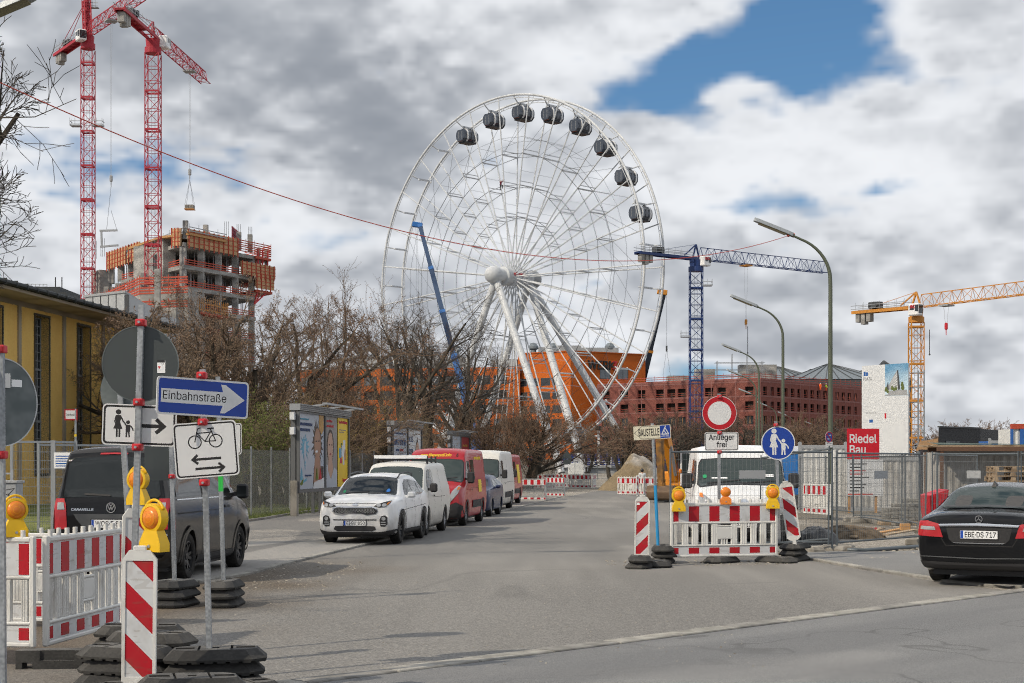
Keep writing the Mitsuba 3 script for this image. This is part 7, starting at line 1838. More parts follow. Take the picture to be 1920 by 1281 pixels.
kk.add('plate__lettering', MB().text('BAUSTELLE', .125, f @ TR((-.06, -.058, 0)), .004, True, True, .38), 'ink')
kk.add('plate__emblem', MB().poly(unary_union([stroke([(.175, -.045), (.237, .075), (.30, -.045), (.175, -.045)], .018), stroke([(.21, .03), (.262, -.045)], .016), stroke([(.237, .075), (.252, .10)], .016)]), .0015, .003, f).text('JOSEF HEBEL', .02, f @ TR((.237, -.09, .0015)), .0015, True, True, .15), 'sign_white')
kk.place('site_arrow_sign_post', 'cream BAUSTELLE arrow sign on a pole painted blue below', 'road sign')
q = G(1357, 1053); one('red_clamp', MB().cbox(q + [0, 0, .04], (.10, .09, .07), .012), 'clamp_red', 'loose red plastic clamp lying under the three lamp barrier', 'clamp')

# ================================================================ fences, hoardings, containers and site things
mat('wire', (0.20, 0.215, 0.225), 0.5, 0.5); mat('tube_grey', (0.13, 0.15, 0.165), 0.5, 0.4)
pmat('corrugated', lambda p, n, uv: mix([0.26, 0.255, 0.24], [0.46, 0.46, 0.45], smoothstep(.25, .75, .7 * fbm(p.x * 1.6, p.y * 1.6, p.z * .35, 3) + .3 * noise(p.x * 14, p.y * 14, p.z * 3))), 0.6)
pmat('pallet_wood', tone((0.20, 0.145, 0.095), (0.42, 0.325, 0.225), 5.0, sx=.6), 0.85)
pmat('soil', tone((0.05, 0.038, 0.026), (0.15, 0.115, 0.08), 6.0), 0.95)
mat('print_pale', (0.50, 0.51, 0.53), 0.5); mat('board_red', (0.50, 0.006, 0.018), 0.45); mat('board_white', (0.60, 0.62, 0.64), 0.5); mat('board_grey', (0.32, 0.33, 0.34), 0.5)
mat('container_blue', (0.02, 0.10, 0.34), 0.5); mat('container_white', (0.58, 0.59, 0.58), 0.5); mat('black_wall', (0.012, 0.014, 0.018), 0.6)


def fence_panel(L=3.45, H=2.0, dv=.085, dh=.24, wr=.0027, plate=True):
    k = Kit(); h = L / 2; fr = MB()
    for s in (-1, 1): fr.tube((s * h, 0, .02), (s * h, 0, H + .04), .021, n=8)
    fr.tube((-h, 0, H - .02), (h, 0, H - .02), .021, n=8).tube((-h, 0, .14), (h, 0, .14), .021, n=8)
    k.add('frame', fr, 'tube_grey', 40)
    xs = np.arange(-h + dv, h, dv); zs = np.arange(.14 + dh, H - .05, dh); w = MB()
    w.tubes(np.column_stack([xs, xs * 0, xs * 0 + .14]), np.column_stack([xs, xs * 0, xs * 0 + H - .02]), wr, n=3)
    w.tubes(np.column_stack([zs * 0 - h, zs * 0 + .004, zs]), np.column_stack([zs * 0 + h, zs * 0 + .004, zs]), wr * 1.2, n=3)
    k.add('wire_mesh', w, 'wire', stuff=True)
    if plate: k.add('plate', MB().b2((-.28, -.03, H * .72), (.28, -.024, H * .72 + .17)), 'grey')
    return k


FP, FPn = fence_panel(), fence_panel(plate=False)


def fence(label, pa, pb, z=.06, roll=0, kit=FP, pitch=0):
    a, b_ = np.array([(pa[0] - CX) * pa[1] / F, pa[1], z]), np.array([(pb[0] - CX) * pb[1] / F, pb[1], z])
    m = line(a, b_); L = np.linalg.norm(b_ - a); m[:3, 0] *= L / 3.45
    kit.place('mesh_fence', label, 'fence', m @ TR((0, 0, 0), 0, pitch, roll), 'mobile mesh fence panels'); return a, b_


BK = Kit(); BK.add('', MB().cbox((0, 0, .07), (.62, .22, .14), .02), 'concrete_old')


def foot(x, y, yaw, where): BK.place('concrete_foot', f'grey concrete fence foot {where}', 'fence foot', TR((x, y, 0), yaw), 'concrete fence feet')


ends = []
for lab, pa, pb, z, roll, kit, pit in (('mesh fence panel right behind the three lamp barrier', (1257, 31.4), (1560, 32.0), .08, 0, FP, 0), ('mesh fence panel leaning behind the round pedestrian sign', (1425, 33.2), (1553, 31.9), .06, -3, FPn, -3),
        ('mesh fence panel between the black foil heap and the saloon', (1569, 32.2), (1724, 35.0), .06, 0, FP, 0), ('mesh fence panel behind the saloon boot', (1748, 35.4), (1909, 34.0), .06, 0, FP, 0), ('mesh fence panel at the right edge behind the saloon roof', (1915, 34.0), (2080, 32.5), .06, 0, FP, 0),
        ('open mesh fence panel standing before the red board', (1615, 48.0), (1697, 42.2), .06, 0, FPn, 0), ('mesh fence panel before the pale corrugated hoarding', (1600, 49.5), (1692, 48.0), .06, 0, FPn, 1), ('mesh fence panel between the paving stones and the red tub', (1690, 46.0), (1735, 41.0), .06, 0, FPn, -1),
        ('mesh fence panel before the grey container behind the saloon', (1757, 38.4), (1832, 43.6), .06, 0, FPn, 0), ('far mesh fence panel beside the blue truck', (1500, 57.0), (1560, 53.0), .06, 0, FPn, 0), ('far mesh fence panel before the white container', (1548, 56.0), (1600, 53.0), .06, 0, FPn, 0)):
    a, b_ = fence(lab, pa, pb, z, roll, kit, pit); ends.append((a, b_, lab))
FN = ['panel beside the foil heap', 'panel behind the saloon boot', 'panel at the right edge', 'open panel before the red board', 'panel before the pale hoarding', 'panel by the red tub', 'panel before the grey container']
for i, (a, b_, lab) in enumerate(ends[2:9]):
    for q, s in ((a, 'left'), (b_, 'right')): foot(q[0], q[1], 20 * (i % 3) - 10, f'at the {s} end of the {FN[i]}')
# barrier on the site
BAR.place('barrier', 'striped barrier behind the mesh fence, left of the red board', 'barrier', line(((1489 - CX) * 53 / F, 53, .15), ((1577 - CX) * 49.5 / F, 49.5, .15)), 'red and white barriers')
# no stopping sign on the tallest lamp post
kk = Kit(); k_ = 57.5; f = TR(((1553 - CX) / k_, 50.86, 1.82 + 50 / k_), 35) @ FACE
kk.add('disc', MB().poly(disc(.185, 40), -.008, 0, f), 'sign_white'); kk.add('disc__red_ring', MB().poly(unary_union([disc(.18, 40).difference(disc(.145, 40)), stroke([(-.11, .11), (.11, -.11)], .035)]), .0015, .003, f), 'foil_red'); kk.add('disc__blue_field', MB().poly(disc(.145, 36), 0, .0015, f), 'foil_blue')
kk.add('disc__arrow', MB().poly(unary_union([arrow(-.02, .08, .06, .02, .03), arrow(.02, -.08, -.06, .02, .03)]), .003, .004, f), 'sign_white')
f2 = TR(((1553 - CX) / k_, 50.86, 1.82 + 36 / k_), 20) @ FACE; kk.add('plate', MB().poly(sbox(-.13, -.09, .13, .09), -.008, 0, f2), 'sign_white'); kk.add('plate__lettering', MB().text('werktags', .04, f2 @ TR((0, .02, 0)), .0015, False, True, .2).text('7-18 h', .04, f2 @ TR((0, -.05, 0)), .0015), 'ink')
kk.place('no_stopping_sign', 'small round red and blue no-stopping sign on the tallest lamp post', 'road sign')
# red company board
kk = Kit(); Yr = 58.0; k_ = F / Yr; X0, X1 = (1588 - CX) / k_, (1649 - CX) / k_; zt_, zb_ = 1.82 + 66 / k_, 1.82 + 9 / k_
f = frame(((X0 + X1) / 2, Yr, (zt_ + zb_) / 2), (1, .05, 0), UP); w, h = X1 - X0, zt_ - zb_
kk.add('panel', MB().poly(sbox(-w / 2, -h / 2, w / 2, h / 2), -.03, 0, f), 'board_red')
kk.add('panel__lettering', MB().text('Riedel', .31, f @ TR((0, .04, 0)), .004, True, True, w * .84), 'board_white'); kk.add('panel__lettering', MB().text('Bau', .31, f @ TR((-w * .17, -.36, 0)), .004, True, True, w * .50), 'board_white')
h2 = 1.35; kk.add('info_panel', MB().poly(sbox(-w / 2, -h / 2 - .02 - h2, w * .62, -h / 2 - .02), -.03, 0, f), 'board_white')
for i in range(9):
    u = [.55, .38, .5, .42, .6, .35, .5, .45, .3][i]; kk.add('info_panel__lettering', MB().poly(sbox(-w * .42, -h / 2 - .16 - i * .125 - .045, -w * .42 + w * u, -h / 2 - .16 - i * .125), 0, .003, f), 'foil_red' if i in (2, 3) else 'ink', stuff=True)
kk.add('info_panel__stripe', MB().poly(sbox(-w * .48, -h / 2 - h2 + .02, w * .3, -h / 2 - h2 + .07), 0, .003, f), 'spray_red')
for s in (-.42, .42): kk.add('post', MB().bar(ap(f, [[s * w, h / 2, -.08]])[0], [ap(f, [[s * w, 0, -.08]])[0][0], ap(f, [[s * w, 0, -.08]])[0][1], 0], .08), 'timber')
kk.place('red_company_board', 'red square board reading Riedel Bau above a white notice', 'sign board')
# tall project board
kk = Kit(); Yp = 128.0; a, b_ = A(1616, 0, 130.5), A(1703, 0, 126.5); W = Wall(a, b_); w = W.L; zt_, zb_ = A(0, 683, 128)[2], A(0, 905, 128)[2]
fr_ = W.m @ frame((0, 0, 0), (1, 0, 0), (0, 0, 1))
kk.add('panel', MB().poly(sbox(0, zb_, w, zt_), -.15, 0, fr_), 'board_white')
pw = .49 * w; ph = 2.62
q = kk.add('picture', MB().poly(sbox(w - pw, zt_ - ph, w, zt_), .001, .012, fr_), 'pic_sky'); pmat('pic_sky', lambda p, n, uv: mix([0.52, 0.66, 0.76], [0.10, 0.27, 0.45], smoothstep(7.6, 10.4, p.z + 1.4 * (fbm(p.x * 1.5, p.z * 2.2, 0.0, 3) - .5))), .5)
x0 = w - pw
kk.add('picture__tower', MB().poly(Polygon([(x0 + .1, zt_ - 2.1), (x0 + .55, zt_ - 1.5), (x0 + .7, zt_ - 1.25), (x0 + 1.25, zt_ - .55), (x0 + 1.38, zt_ - .5), (x0 + 1.6, zt_ - 2.1)]), .012, .018, fr_), 'board_grey')
kk.add('picture__shade', MB().poly(Polygon([(x0 + 1.25, zt_ - .55), (x0 + 1.38, zt_ - .5), (x0 + 1.6, zt_ - 2.1), (x0 + 1.38, zt_ - 2.15)]), .018, .022, fr_).poly(Polygon([(x0 + .1, zt_ - 2.1), (x0 + .32, zt_ - 1.35), (x0 + .4, zt_ - 2.1)]), .018, .022, fr_), 'grey_dark')
for i in range(6): kk.add('picture__window_row', MB().poly(Polygon([(x0 + .6, zt_ - 1.45 - i * .11), (x0 + 1.3, zt_ - .72 - i * .22), (x0 + 1.3, zt_ - .79 - i * .22), (x0 + .6, zt_ - 1.50 - i * .11)]), .018, .021, fr_), 'board_white', stuff=True)
kk.add('picture__tree', MB().poly(unary_union([disc(r, 10, (x0 + x, zt_ - y)).union(disc(r * .7, 9, (x0 + x, zt_ - y + r))) for x, y, r in ((.12, 2.1, .16), (.75, 2.0, .14), (.95, 2.1, .12), (1.15, 2.05, .13), (1.8, 1.75, .16), (1.85, 2.0, .18), (.3, 2.25, .12))]), .022, .026, fr_), 'blade')
kk.add('picture__lawn', MB().poly(sbox(x0 + .02, zt_ - ph + .02, w - .02, zt_ - ph + .14), .018, .022, fr_).poly(sbox(x0 + .3, zt_ - ph + .14, w - .1, zt_ - 2.15), .014, .017, fr_), 'board_grey')
kk.add('emblem', MB().poly(sbox(.2, zt_ - .85, .42, zt_ - .5), 0, .006, fr_).poly(sbox(.46, zt_ - .85, .66, zt_ - .55), 0, .006, fr_), 'container_blue')
f = lambda x, z: fr_ @ TR((x, z, 0))
kk.add('lettering', MB().text('PLAZA', .24, f(.62, zt_ - 1.22), .006, False, True, .95), 'ink')
for i, (x, z, L_) in enumerate([(.12, 1.65, 1.0), (.12, 1.82, 1.25), (.12, 1.99, .9), (.12, 3.35, .8), (.1, 3.85, .3), (.1, 4.7, .5), (.1, 5.25, .35), (.1, 5.8, .4), (.1, 6.4, .45), (.1, 7.0, .3)] + [(1.6, 4.0 + .19 * j, .55 if j % 4 else .75) for j in range(17)] + [(2.3, 3.8, .7), (2.3, 4.0, .5), (2.75, 4.2, .5), (2.75, 4.35, .45)]):
    kk.add('text_line', MB().poly(sbox(x, zt_ - z - .045, x + L_, zt_ - z), 0, .005, fr_), 'print_pale', stuff=True)
kk.add('emblem', MB().poly(sbox(2.45, zt_ - 4.45, 2.62, zt_ - 4.0), 0, .006, fr_), 'board_red')
for i, (x, z, t) in enumerate(((1.0, 4.0, 'R&S Realty II'), (1.1, 5.4, 'COMMERZ'), (1.1, 6.55, 'AREAL'))): kk.add('lettering', MB().text(t, .13, f(x, zt_ - z), .005, True), 'board_grey')
kk.add('emblem', MB().poly(sbox(.8, zt_ - 4.75, 1.2, zt_ - 4.5), 0, .006, fr_), 'container_blue')
sc_ = MB()
for x in (w + .35, w + .95): sc_.bar(W.at(x, -.8, 0), W.at(x, -.8, zt_ - .6), .1)
for z in np.arange(.8, zt_, 1.2): sc_.bar(W.at(w - .4, -.8, z), W.at(w + 1.0, -.8, z), .08)
sc_.bar(W.at(w + .5, -.8, zt_ - 5), W.at(w + 2.4, -1.5, 0), .12).bar(W.at(.3, -.5, 0), W.at(.3, -.5, zt_), .1)
kk.add('scaffold', sc_, 'galv')
kk.place('project_board', 'tall white project board with a blue building picture at its top', 'sign board')


def corr_box(k, name, lo, hi, m, pitch=.22, depth=.035):
    """box whose long sides are corrugated sheet"""
    lo, hi = np.asarray(lo, float), np.asarray(hi, float); n = max(2, int((hi[0] - lo[0]) / pitch)); xs = np.linspace(lo[0], hi[0], n * 4 + 1)
    off = np.array([0, 0, depth, depth])[np.arange(len(xs)) % 4]
    out = [(x, lo[1] + o) for x, o in zip(xs, off)] + [(hi[0], hi[1]), (lo[0], hi[1])]
    return k.add(name, MB().poly(Polygon(out), lo[2], hi[2]), m)


def gx(px, Y): return (px - CX) * Y / F


def container(label, px0, px1, Y, top, m, depth=2.4, trim='grey', name='container', cat='container', yaw=0):
    k = Kit(); x0, x1, zt_ = gx(px0, Y), gx(px1, Y), A(0, top, Y)[2]
    p = corr_box(k, 'wall', (x0, Y, .12), (x1, Y + depth, zt_), m); fr = MB()
    for x in (x0, x1): fr.b2((x - .06, Y - .04, 0), (x + .06, Y + .1, zt_ + .02))
    fr.b2((x0 + .06, Y - .03, zt_ - .12), (x1 - .06, Y + .02, zt_ + .03)).b2((x0 + .06, Y - .03, 0), (x1 - .06, Y + .02, .14)); k.add('frame', fr, trim)
    for x in (x0, x1): k.add('lifting_lug', MB().tube((x, Y, zt_ + .08), (x, Y + .06, zt_ + .08), .08, n=10), trim)
    k.place(name, label, cat)


container('white container left of the red board', 1500, 1586, 62, 836, 'container_white')
container('pale corrugated steel hoarding behind the red board notice', 1592, 1738, 60.5, 858, 'corrugated', 1.2, name='steel_hoarding', cat='hoarding')
container('grey corrugated container behind the saloon roof', 1768, 1935, 50, 848, 'corrugated')
kk = Kit(); kk.add('door', MB().cbox((gx(1746, 52), 52, 1.1), (.46, .08, 2.2), .02), 'door_brown'); mat('door_brown', (0.12, 0.065, 0.04), 0.8); kk.add('opening', MB().b2((gx(1731, 52.4), 52.4, 0), (gx(1768, 52.4), 53, 2.3)), 'black')
kk.place('brown_panel', 'brown wooden panel and dark gap between the corrugated walls', 'panel')
kk = Kit(); x0, x1 = gx(1748, 49), gx(1960, 49); z0 = A(0, 838, 49)[2]
for i in range(9): kk.add('board', MB().box((x0 + (x1 - x0) / 2 + (i % 2) * .15, 48.6 + i * .25, z0 + .02 + .012 * (i % 3)), (x1 - x0, .23, .04)), 'pallet_wood')
kk.add('beam', MB().b2((x0, 48.4, z0 - .14), (x1 + .2, 48.5, z0)), 'door_brown'); kk.add('beam', MB().b2((x0 + .3, 50.6, z0 - .14), (x1, 50.7, z0)), 'door_brown'); kk.add('tarpaulin', MB().hull([(x0 + .1, 48.7, z0 + .07), (x1, 48.7, z0 + .07), (x0 + .3, 50.8, z0 + .16), (x1, 50.8, z0 + .1)]), 'tarp'); mat('tarp', (0.05, 0.075, 0.06), 0.6)
kk.add('post', MB().b2((x0 + .1, 48.42, 0), (x0 + .2, 48.5, z0 - .14)), 'door_brown')
kk.place('shed_roof', 'low dark plank roof over the grey container', 'shed roof')
one('plywood_sheet', MB().hull([A(1717, 846, 56), A(1757, 846, 56), A(1759, 822, 56), A(1724, 828, 56), A(1717, 846, 56.05), A(1757, 846, 56.05), A(1759, 822, 56.05), A(1724, 828, 56.05)]), 'ply', 'leaning plywood sheet above the fence right of the white board', 'plywood sheet')
# black building far right
kk = Kit(); a, b_, c_ = A(1760, 0, 106), A(1838, 0, 110), A(1895, 0, 118); zt_ = A(0, 803, 108)[2]
kk.add('wall', MB().poly(Polygon([a[:2], b_[:2], c_[:2], c_[:2] + [5, 14], a[:2] + [4.5, 14]]), 0, zt_), 'black_wall')
W = Wall(a, b_); kk.add('window', MB().b2((.9, -.04, zt_ - 2.4), (2.2, 0, zt_ - .9), W.m), 'glass'); kk.add('window', MB().b2((1.2 + 1.1, -.04, zt_ - 2.4), (2.75, 0, zt_ - .9), W.m), 'glass'); kk.add('coping', MB().bar(a + [0, 0, zt_ - a[2] + .05], b_ + [0, 0, zt_ - b_[2] + .05], .2, .1), 'grey_dark')
W = Wall(b_, c_); kk.add('window', MB().b2((W.L * .6, -.04, zt_ - 2.2), (W.L * .9, 0, zt_ - 1.2), W.m), 'glass')
kk.place('black_building', 'low black flat-roofed building at the far right', 'building')
container('small blue container on the site at far right', 1856, 1889, 84, 827, 'container_blue', 2.0)
kk = Kit(); x0 = gx(1899, 80); zt_ = A(0, 797, 80)[2]; zb2 = A(0, 835, 80)[2]
corr_box(kk, 'wall', (x0, 80, 0), (x0 + 5, 82.4, zt_ - .2), 'container_white'); kk.add('frame', MB().b2((x0 - .1, 79.9, zt_ - .2), (x0 + 5, 80.1, zt_ + .05)), 'orange_form'); kk.add('frame', MB().b2((x0 + .35, 79.92, 0), (x0 + .55, 79.99, zt_ - .2)), 'container_blue'); kk.add('frame', MB().b2((x0 - .1, 79.92, 0), (x0, 80.1, zt_ - .2)), 'container_blue')
kk.place('office_container', 'stacked office container with blue corner posts and an orange-red top at right edge', 'container')
# pallets, paving stones, red tub
pk = Kit()
for i in range(5): pk.add('board', MB().b2((-.6, -.40 + i * .165, .122), (.6, -.40 + i * .165 + .11, .144)), 'pallet_wood')
for y in (-.35, 0, .35): pk.add('skid', MB().b2((-.6, y - .05, 0), (.6, y + .05, .022)), 'pallet_wood')
for x in (-.52, 0, .52):
    for y in (-.35, 0, .35): pk.add('block', MB().b2((x - .07, y - .05, .022), (x + .07, y + .05, .1)), 'pallet_wood')
    pk.add('bearer', MB().b2((x - .06, -.4, .1), (x + .06, .4, .122)), 'pallet_wood')
cx_ = gx(1892, 46)
PO = ['lowest', 'second lowest', 'third lowest', 'fourth lowest', 'fifth lowest', 'sixth lowest', 'sixth highest', 'fifth highest', 'fourth highest', 'third highest', 'second highest', 'topmost']
for i in range(12): pk.place('pallet', f'wooden pallet, {PO[i]} in the stack behind the saloon roof', 'pallet', TR((cx_ + .02 * (i % 3), 46 + .03 * (i % 2), i * .146), 4 * ((i * 7) % 5 - 2) * .5), 'stacked wooden pallets')
for si, (px, Y, nx_, nz) in enumerate(((1683, 46.5, 3, 4), (1708, 47.5, 4, 5), (1722, 49.5, 3, 6))):
    kk = Kit(); cx_ = gx(px, Y); g = np.random.default_rng(si)
    for z in range(nz):
        for i in range(nx_):
            for j in range(2):
                if z == nz - 1 and g.random() < .35: continue
                kk.add('paving_stone', MB().cbox((cx_ + (i - nx_ / 2) * .21 + g.uniform(-.01, .01), Y + j * .21 + g.uniform(-.02, .02), .15 + z * .105), (.2, .2, .10), .008), f'kerb{g.integers(3)}')
    kk.add('pallet', MB().b2((cx_ - .5, Y - .2, 0), (cx_ + .5, Y + .45, .09)), 'pallet_wood')
    kk.place('paving_stone_stack', ('low stack of pale paving stones at the left of three', 'middle stack of pale paving stones behind the fence', 'rear and tallest stack of pale paving stones')[si], 'paving stones')
kk = Kit(); Y = 43; a, b_ = gx(1742, Y), gx(1777, Y)
kk.add('shell', MB().hull([(a + .06, Y, .1), (b_ - .1, Y, .1), (a, Y - .1, .95), (b_, Y - .1, 1.12), (a + .06, Y + .9, .1), (b_ - .1, Y + .9, .1), (a, Y + 1.0, .95), (b_, Y + 1.0, 1.12)]), 'board_red')
for t in np.linspace(.1, .9, 6): kk.add('rib', MB().bar((a + (b_ - a) * t, Y - .11, .92 + .16 * t), (a + .06 + (b_ - a - .16) * t, Y - .015, .1), .03), 'board_red')
kk.place('red_skip', 'dented red steel tub behind the saloon', 'skip')
# ground clutter by the fence
b = MB(); g0_ = G(1540, 1022); hv = []
n_ = 26
for i in range(n_):
    for j in range(n_):
        u, w = i / (n_ - 1) * 2 - 1, j / (n_ - 1) * 2 - 1; r = math.hypot(u, w)
        hv.append((g0_[0] + u * .55, g0_[1] + .6 + w * .55, .40 * max(0, 1 - r * r) ** .6 - .02))
hv = np.array(hv); hv[:, 2] += (meshkit.fbm(hv * 6, 4) - .5) * .22 * (hv[:, 2] > .05); q_ = np.array([(i * n_ + j, (i + 1) * n_ + j, (i + 1) * n_ + j + 1, i * n_ + j + 1) for i in range(n_ - 1) for j in range(n_ - 1)])
one('black_foil', (hv, q_), 'foil_black', 'crumpled black plastic foil bundle at the foot of the fence', 'plastic foil', 50); mat('foil_black', (0.022, 0.023, 0.026), 0.32)
hv2 = hv.copy(); c0 = G(1605, 1012); hv2[:, 0] = (hv[:, 0] - g0_[0]) * 1.7 + c0[0]; hv2[:, 1] = (hv[:, 1] - g0_[1] - .6) * 1.5 + c0[1] + .9; hv2[:, 2] = hv[:, 2] * .8
one('soil_mound', (hv2, q_), 'soil', 'small mound of dark soil behind the mesh fence', 'soil mound', 40)
for i, (p, q, m_, lab) in enumerate((((1642, 1004), (1712, 994), 'timber', 'loose plank pointing at the saloon behind the fence'), ((1600, 1012), (1655, 998), 'pallet_wood', 'weathered board lying on the soil mound'), ((1660, 1010), (1716, 1003), 'pallet_wood', 'dark weathered board lying near the saloon'))):
    a, b_ = G(*p), G(*q); one('plank', MB().bar(a + [0, 0, .05 + .02 * i], b_ + [0, 0, .09 + .02 * i], .16, .035), m_, lab, 'plank')
kk = Kit(); q = G(1697, 1000); kk.add('', MB().cbox(q + [0, 0, .16], (.24, .2, .18), .01), 'timber'); kk.place('wooden_block', 'squared wooden block on the planks behind the fence', 'wooden block')
q = G(1628, 1005); one('red_bracket', MB().bar(q + [-.15, 0, .14], q + [.12, .1, .18], .06, .05).bar(q + [.08, 0, .12], q + [.2, -.05, .2], .05), 'clamp_red', 'red plastic part lying on the soil mound', 'plastic part')
pp = [G(x, y) + [0, 0, .06] for x, y in ((1590, 1037), (1620, 1038), (1660, 1035), (1715, 1031), (1740, 1030))]; one('pipe', MB().path(pp, .045, 8), 'tube_grey', 'long grey pipe lying at the edge of the pavement', 'pipe', True)
for i, (px, py, w_) in enumerate(((1562, 1036, .5), (1585, 1034, .42), (1528, 1038, .36))):
    q = G(px, py); one('rubble_lump', MB().cbox((0, 0, 0), (w_, .3, .16), .05, TR(q + [0, 0, .06], 20 * i - 15, 5, 4)), 'concrete_old', ('middle lump of broken concrete before the fence post', 'lump of broken concrete right of the fence post', 'smallest lump of broken concrete near the black foil')[i], 'concrete lump', 30)

# ---------------- far middle: barriers, wall, hoarding
MB_K = Kit(); fr = MB()
for s in (-1, 1): fr.bar((s, 0, 0), (s, 0, 1.05), .04)
for z in (.12, .40, .72, 1.03): fr.bar((-1, 0, z), (1, 0, z), .03)
MB_K.add('frame', fr, 'galv'); bars = MB()
for x in np.arange(-.95, .96, .06): bars.bar((x, .01, .12), (x, .01, .72), .012)
MB_K.add('bars', bars, 'galv', stuff=True)
for z0, z1 in ((.74, 1.0), (.02, .13)):
    p = MB_K.add('board', MB().b2((-.98, -.02, z0), (.98, -.005, z1)), 'foil_white'); u = 1.96 / 10
    bdash(MB_K, p, [(-.98 + max(0, i * 2 - .5) * u, -.98 + min(10, i * 2 + .5) * u) for i in range(6)], z0 + .01, z1 - .01, -.0215)
for lab, pa, pb in (('grey metal barrier nearest on the left far pavement', (963, 78), (1021, 77)), ('grey metal barrier set end-on behind the nearest one', (1022, 77.2), (1024, 81.5)), ('grey metal barrier in the middle of the far pavement', (1012, 88.5), (1068, 86))):
    MB_K.place('metal_barrier', lab, 'barrier', line((gx(pa[0], pa[1]), pa[1], PZ), (gx(pb[0], pb[1]), pb[1], PZ)), 'grey metal barriers')
for lab, pa, pb in (('far white barrier at the left end of the far row', (993, 114), (1042, 113)), ('far white barrier right of the middle metal barrier', (1069, 116), (1106, 115)), ('far white barrier set behind the gap, pale', (1040, 122), (1072, 121)), ('far white barrier right before the gravel heap', (1106, 114), (1122, 119)), ('far barrier left of the excavator bucket', (1165, 91), (1200, 90)), ('far barrier behind the excavator bucket', (1202, 90), (1237, 90))):
    BAR2.place('barrier', lab, 'barrier', line((gx(pa[0], pa[1]), pa[1], .03), (gx(pb[0], pb[1]), pb[1], .03)), 'red and white barriers')
beacon('far narrow beacon board between the barriers by the heap', (gx(1195, 88), 88, .1), 60, 0)
person('person', 'person in a pale jacket and black hood beside the gravel heap', TR((gx(1204, 96), 96, 0), 200, s=.84), 'container_white', 'black', 'hood')
kk = Kit(); kk.add('', MB().b2((gx(905, 150), 150, 0), (gx(1041, 150), 150.5, 2.25)), 'concrete_old'); kk.place('concrete_wall', 'stained concrete wall behind the far barriers', 'wall')
for i, (pa, pb) in enumerate((((966, 132), (1003, 131)), ((1004, 131), (1040, 130)))): fence(('left', 'right')[i] + ' mesh panel before the stained concrete wall', pa, pb)
for i, (pa, pb) in enumerate((((1078, 175), (1120, 172)), ((1121, 172), (1165, 170)))): fence(('left', 'right')[i] + ' far mesh panel between wheel foot and gravel heap', pa, pb)
kk = Kit(); a, b_ = A(1038, 0, 332), A(1262, 0, 337); W = Wall(a, b_); n_ = 14
for i in range(n_):
    kk.add('panel', MB().b2((W.L * i / n_ + .02, 0, 0), (W.L * (i + 1) / n_ - .02, .1, 4.0), W.m), 'blue_hoard')
    if i % 2 == 0 or i > 8: kk.add('poster', MB().b2((W.L * (i + .3) / n_, -.03, 1.7), (W.L * (i + .75) / n_, 0, 3.3), W.m), 'board_white')
kk.place('blue_hoarding', 'long blue site hoarding with white posters under the wheel', 'hoarding')
one('site_box', MB().cbox((gx(1080, 190), 190, 1.1), (1.9, 1.5, 1.7), .05), 'container_white', 'small white site box before the wheel feet', 'box')
kk = Kit(); Yt = 104.0; x = gx(1063, Yt); kk.add('pole', MB().tube((x, Yt, 0), (x, Yt, 2.85), .03, n=8), 'pole_galv'); f = TR((x, Yt - .05, 2.3)) @ FACE
kk.add('plate', MB().poly(Polygon([(-.3, -.1), (.3, -.1), (0, .42)]).buffer(.04), -.006, 0, f), 'sign_back'); kk.add('plate', MB().poly(sbox(-.25, -.5, .25, -.18), -.006, 0, f), 'sign_back'); kk.add('plate', MB().poly(sbox(-.16, -.72, .24, -.53), -.006, 0, f), 'sheet_white')
kk.place('triangle_sign_post', 'post with the grey back of a triangular sign by the far barriers', 'road sign')
kk = Kit(); Yt = 118.0; x = gx(994, Yt); kk.add('pole', MB().tube((x, Yt, 0), (x, Yt, 2.5), .03, n=8), 'pole_galv')
for z in (2.2, 1.75): f = TR((x, Yt - .05, z)) @ FACE; p = kk.add('disc', MB().poly(disc(.2, 24), -.006, 0, f), 'foil_red'); kk.add(p + '__field', MB().poly(disc(.15, 24), .0, .002, f), 'foil_blue')
kk.add('plate', MB().poly(sbox(-.38, -1.05, -.05, -.80), -.006, 0, f), 'sheet_white'); kk.place('double_sign_post', 'post with two small red and blue discs before the concrete wall', 'road sign')

# ---------------- left: chain-link fence, gate, cabinet, billboards
f0, f1 = np.array([vx(48) + .15, 48, 0]), np.array([vx(86) + .1, 86, 0]); LF = np.linalg.norm(f1 - f0); df = (f1 - f0) / LF; HFn = 2.3
key = Kit(); n_ = int(LF / 2.45)
for i in range(n_ + 1): q = f0 + df * (LF * i / n_); key.add('post', MB().tube(q, q + [0, 0, HFn + .12], .034, n=8), 'pole_galv')
w = MB(); s_ = np.arange(-HFn + .05, LF - .05, .075)
for sg in (1, -1):
    a0 = np.clip(s_, 0, LF); a1 = np.clip(s_ + HFn, 0, LF); z0 = (a0 - s_); z1 = (a1 - s_)
    if sg < 0: z0, z1 = HFn - z0, HFn - z1
    w.tubes(f0 + df * a0[:, None] + UP * z0[:, None], f0 + df * a1[:, None] + UP * z1[:, None], .0032, n=3)
for z in (.05, HFn * .5, HFn): w.tube(f0 + UP * z, f1 + UP * z, .005, n=3)
key.add('wire_mesh', w, 'wire', stuff=True)
key.place('chain_link_fence', 'long chain-link fence along the left pavement', 'fence')


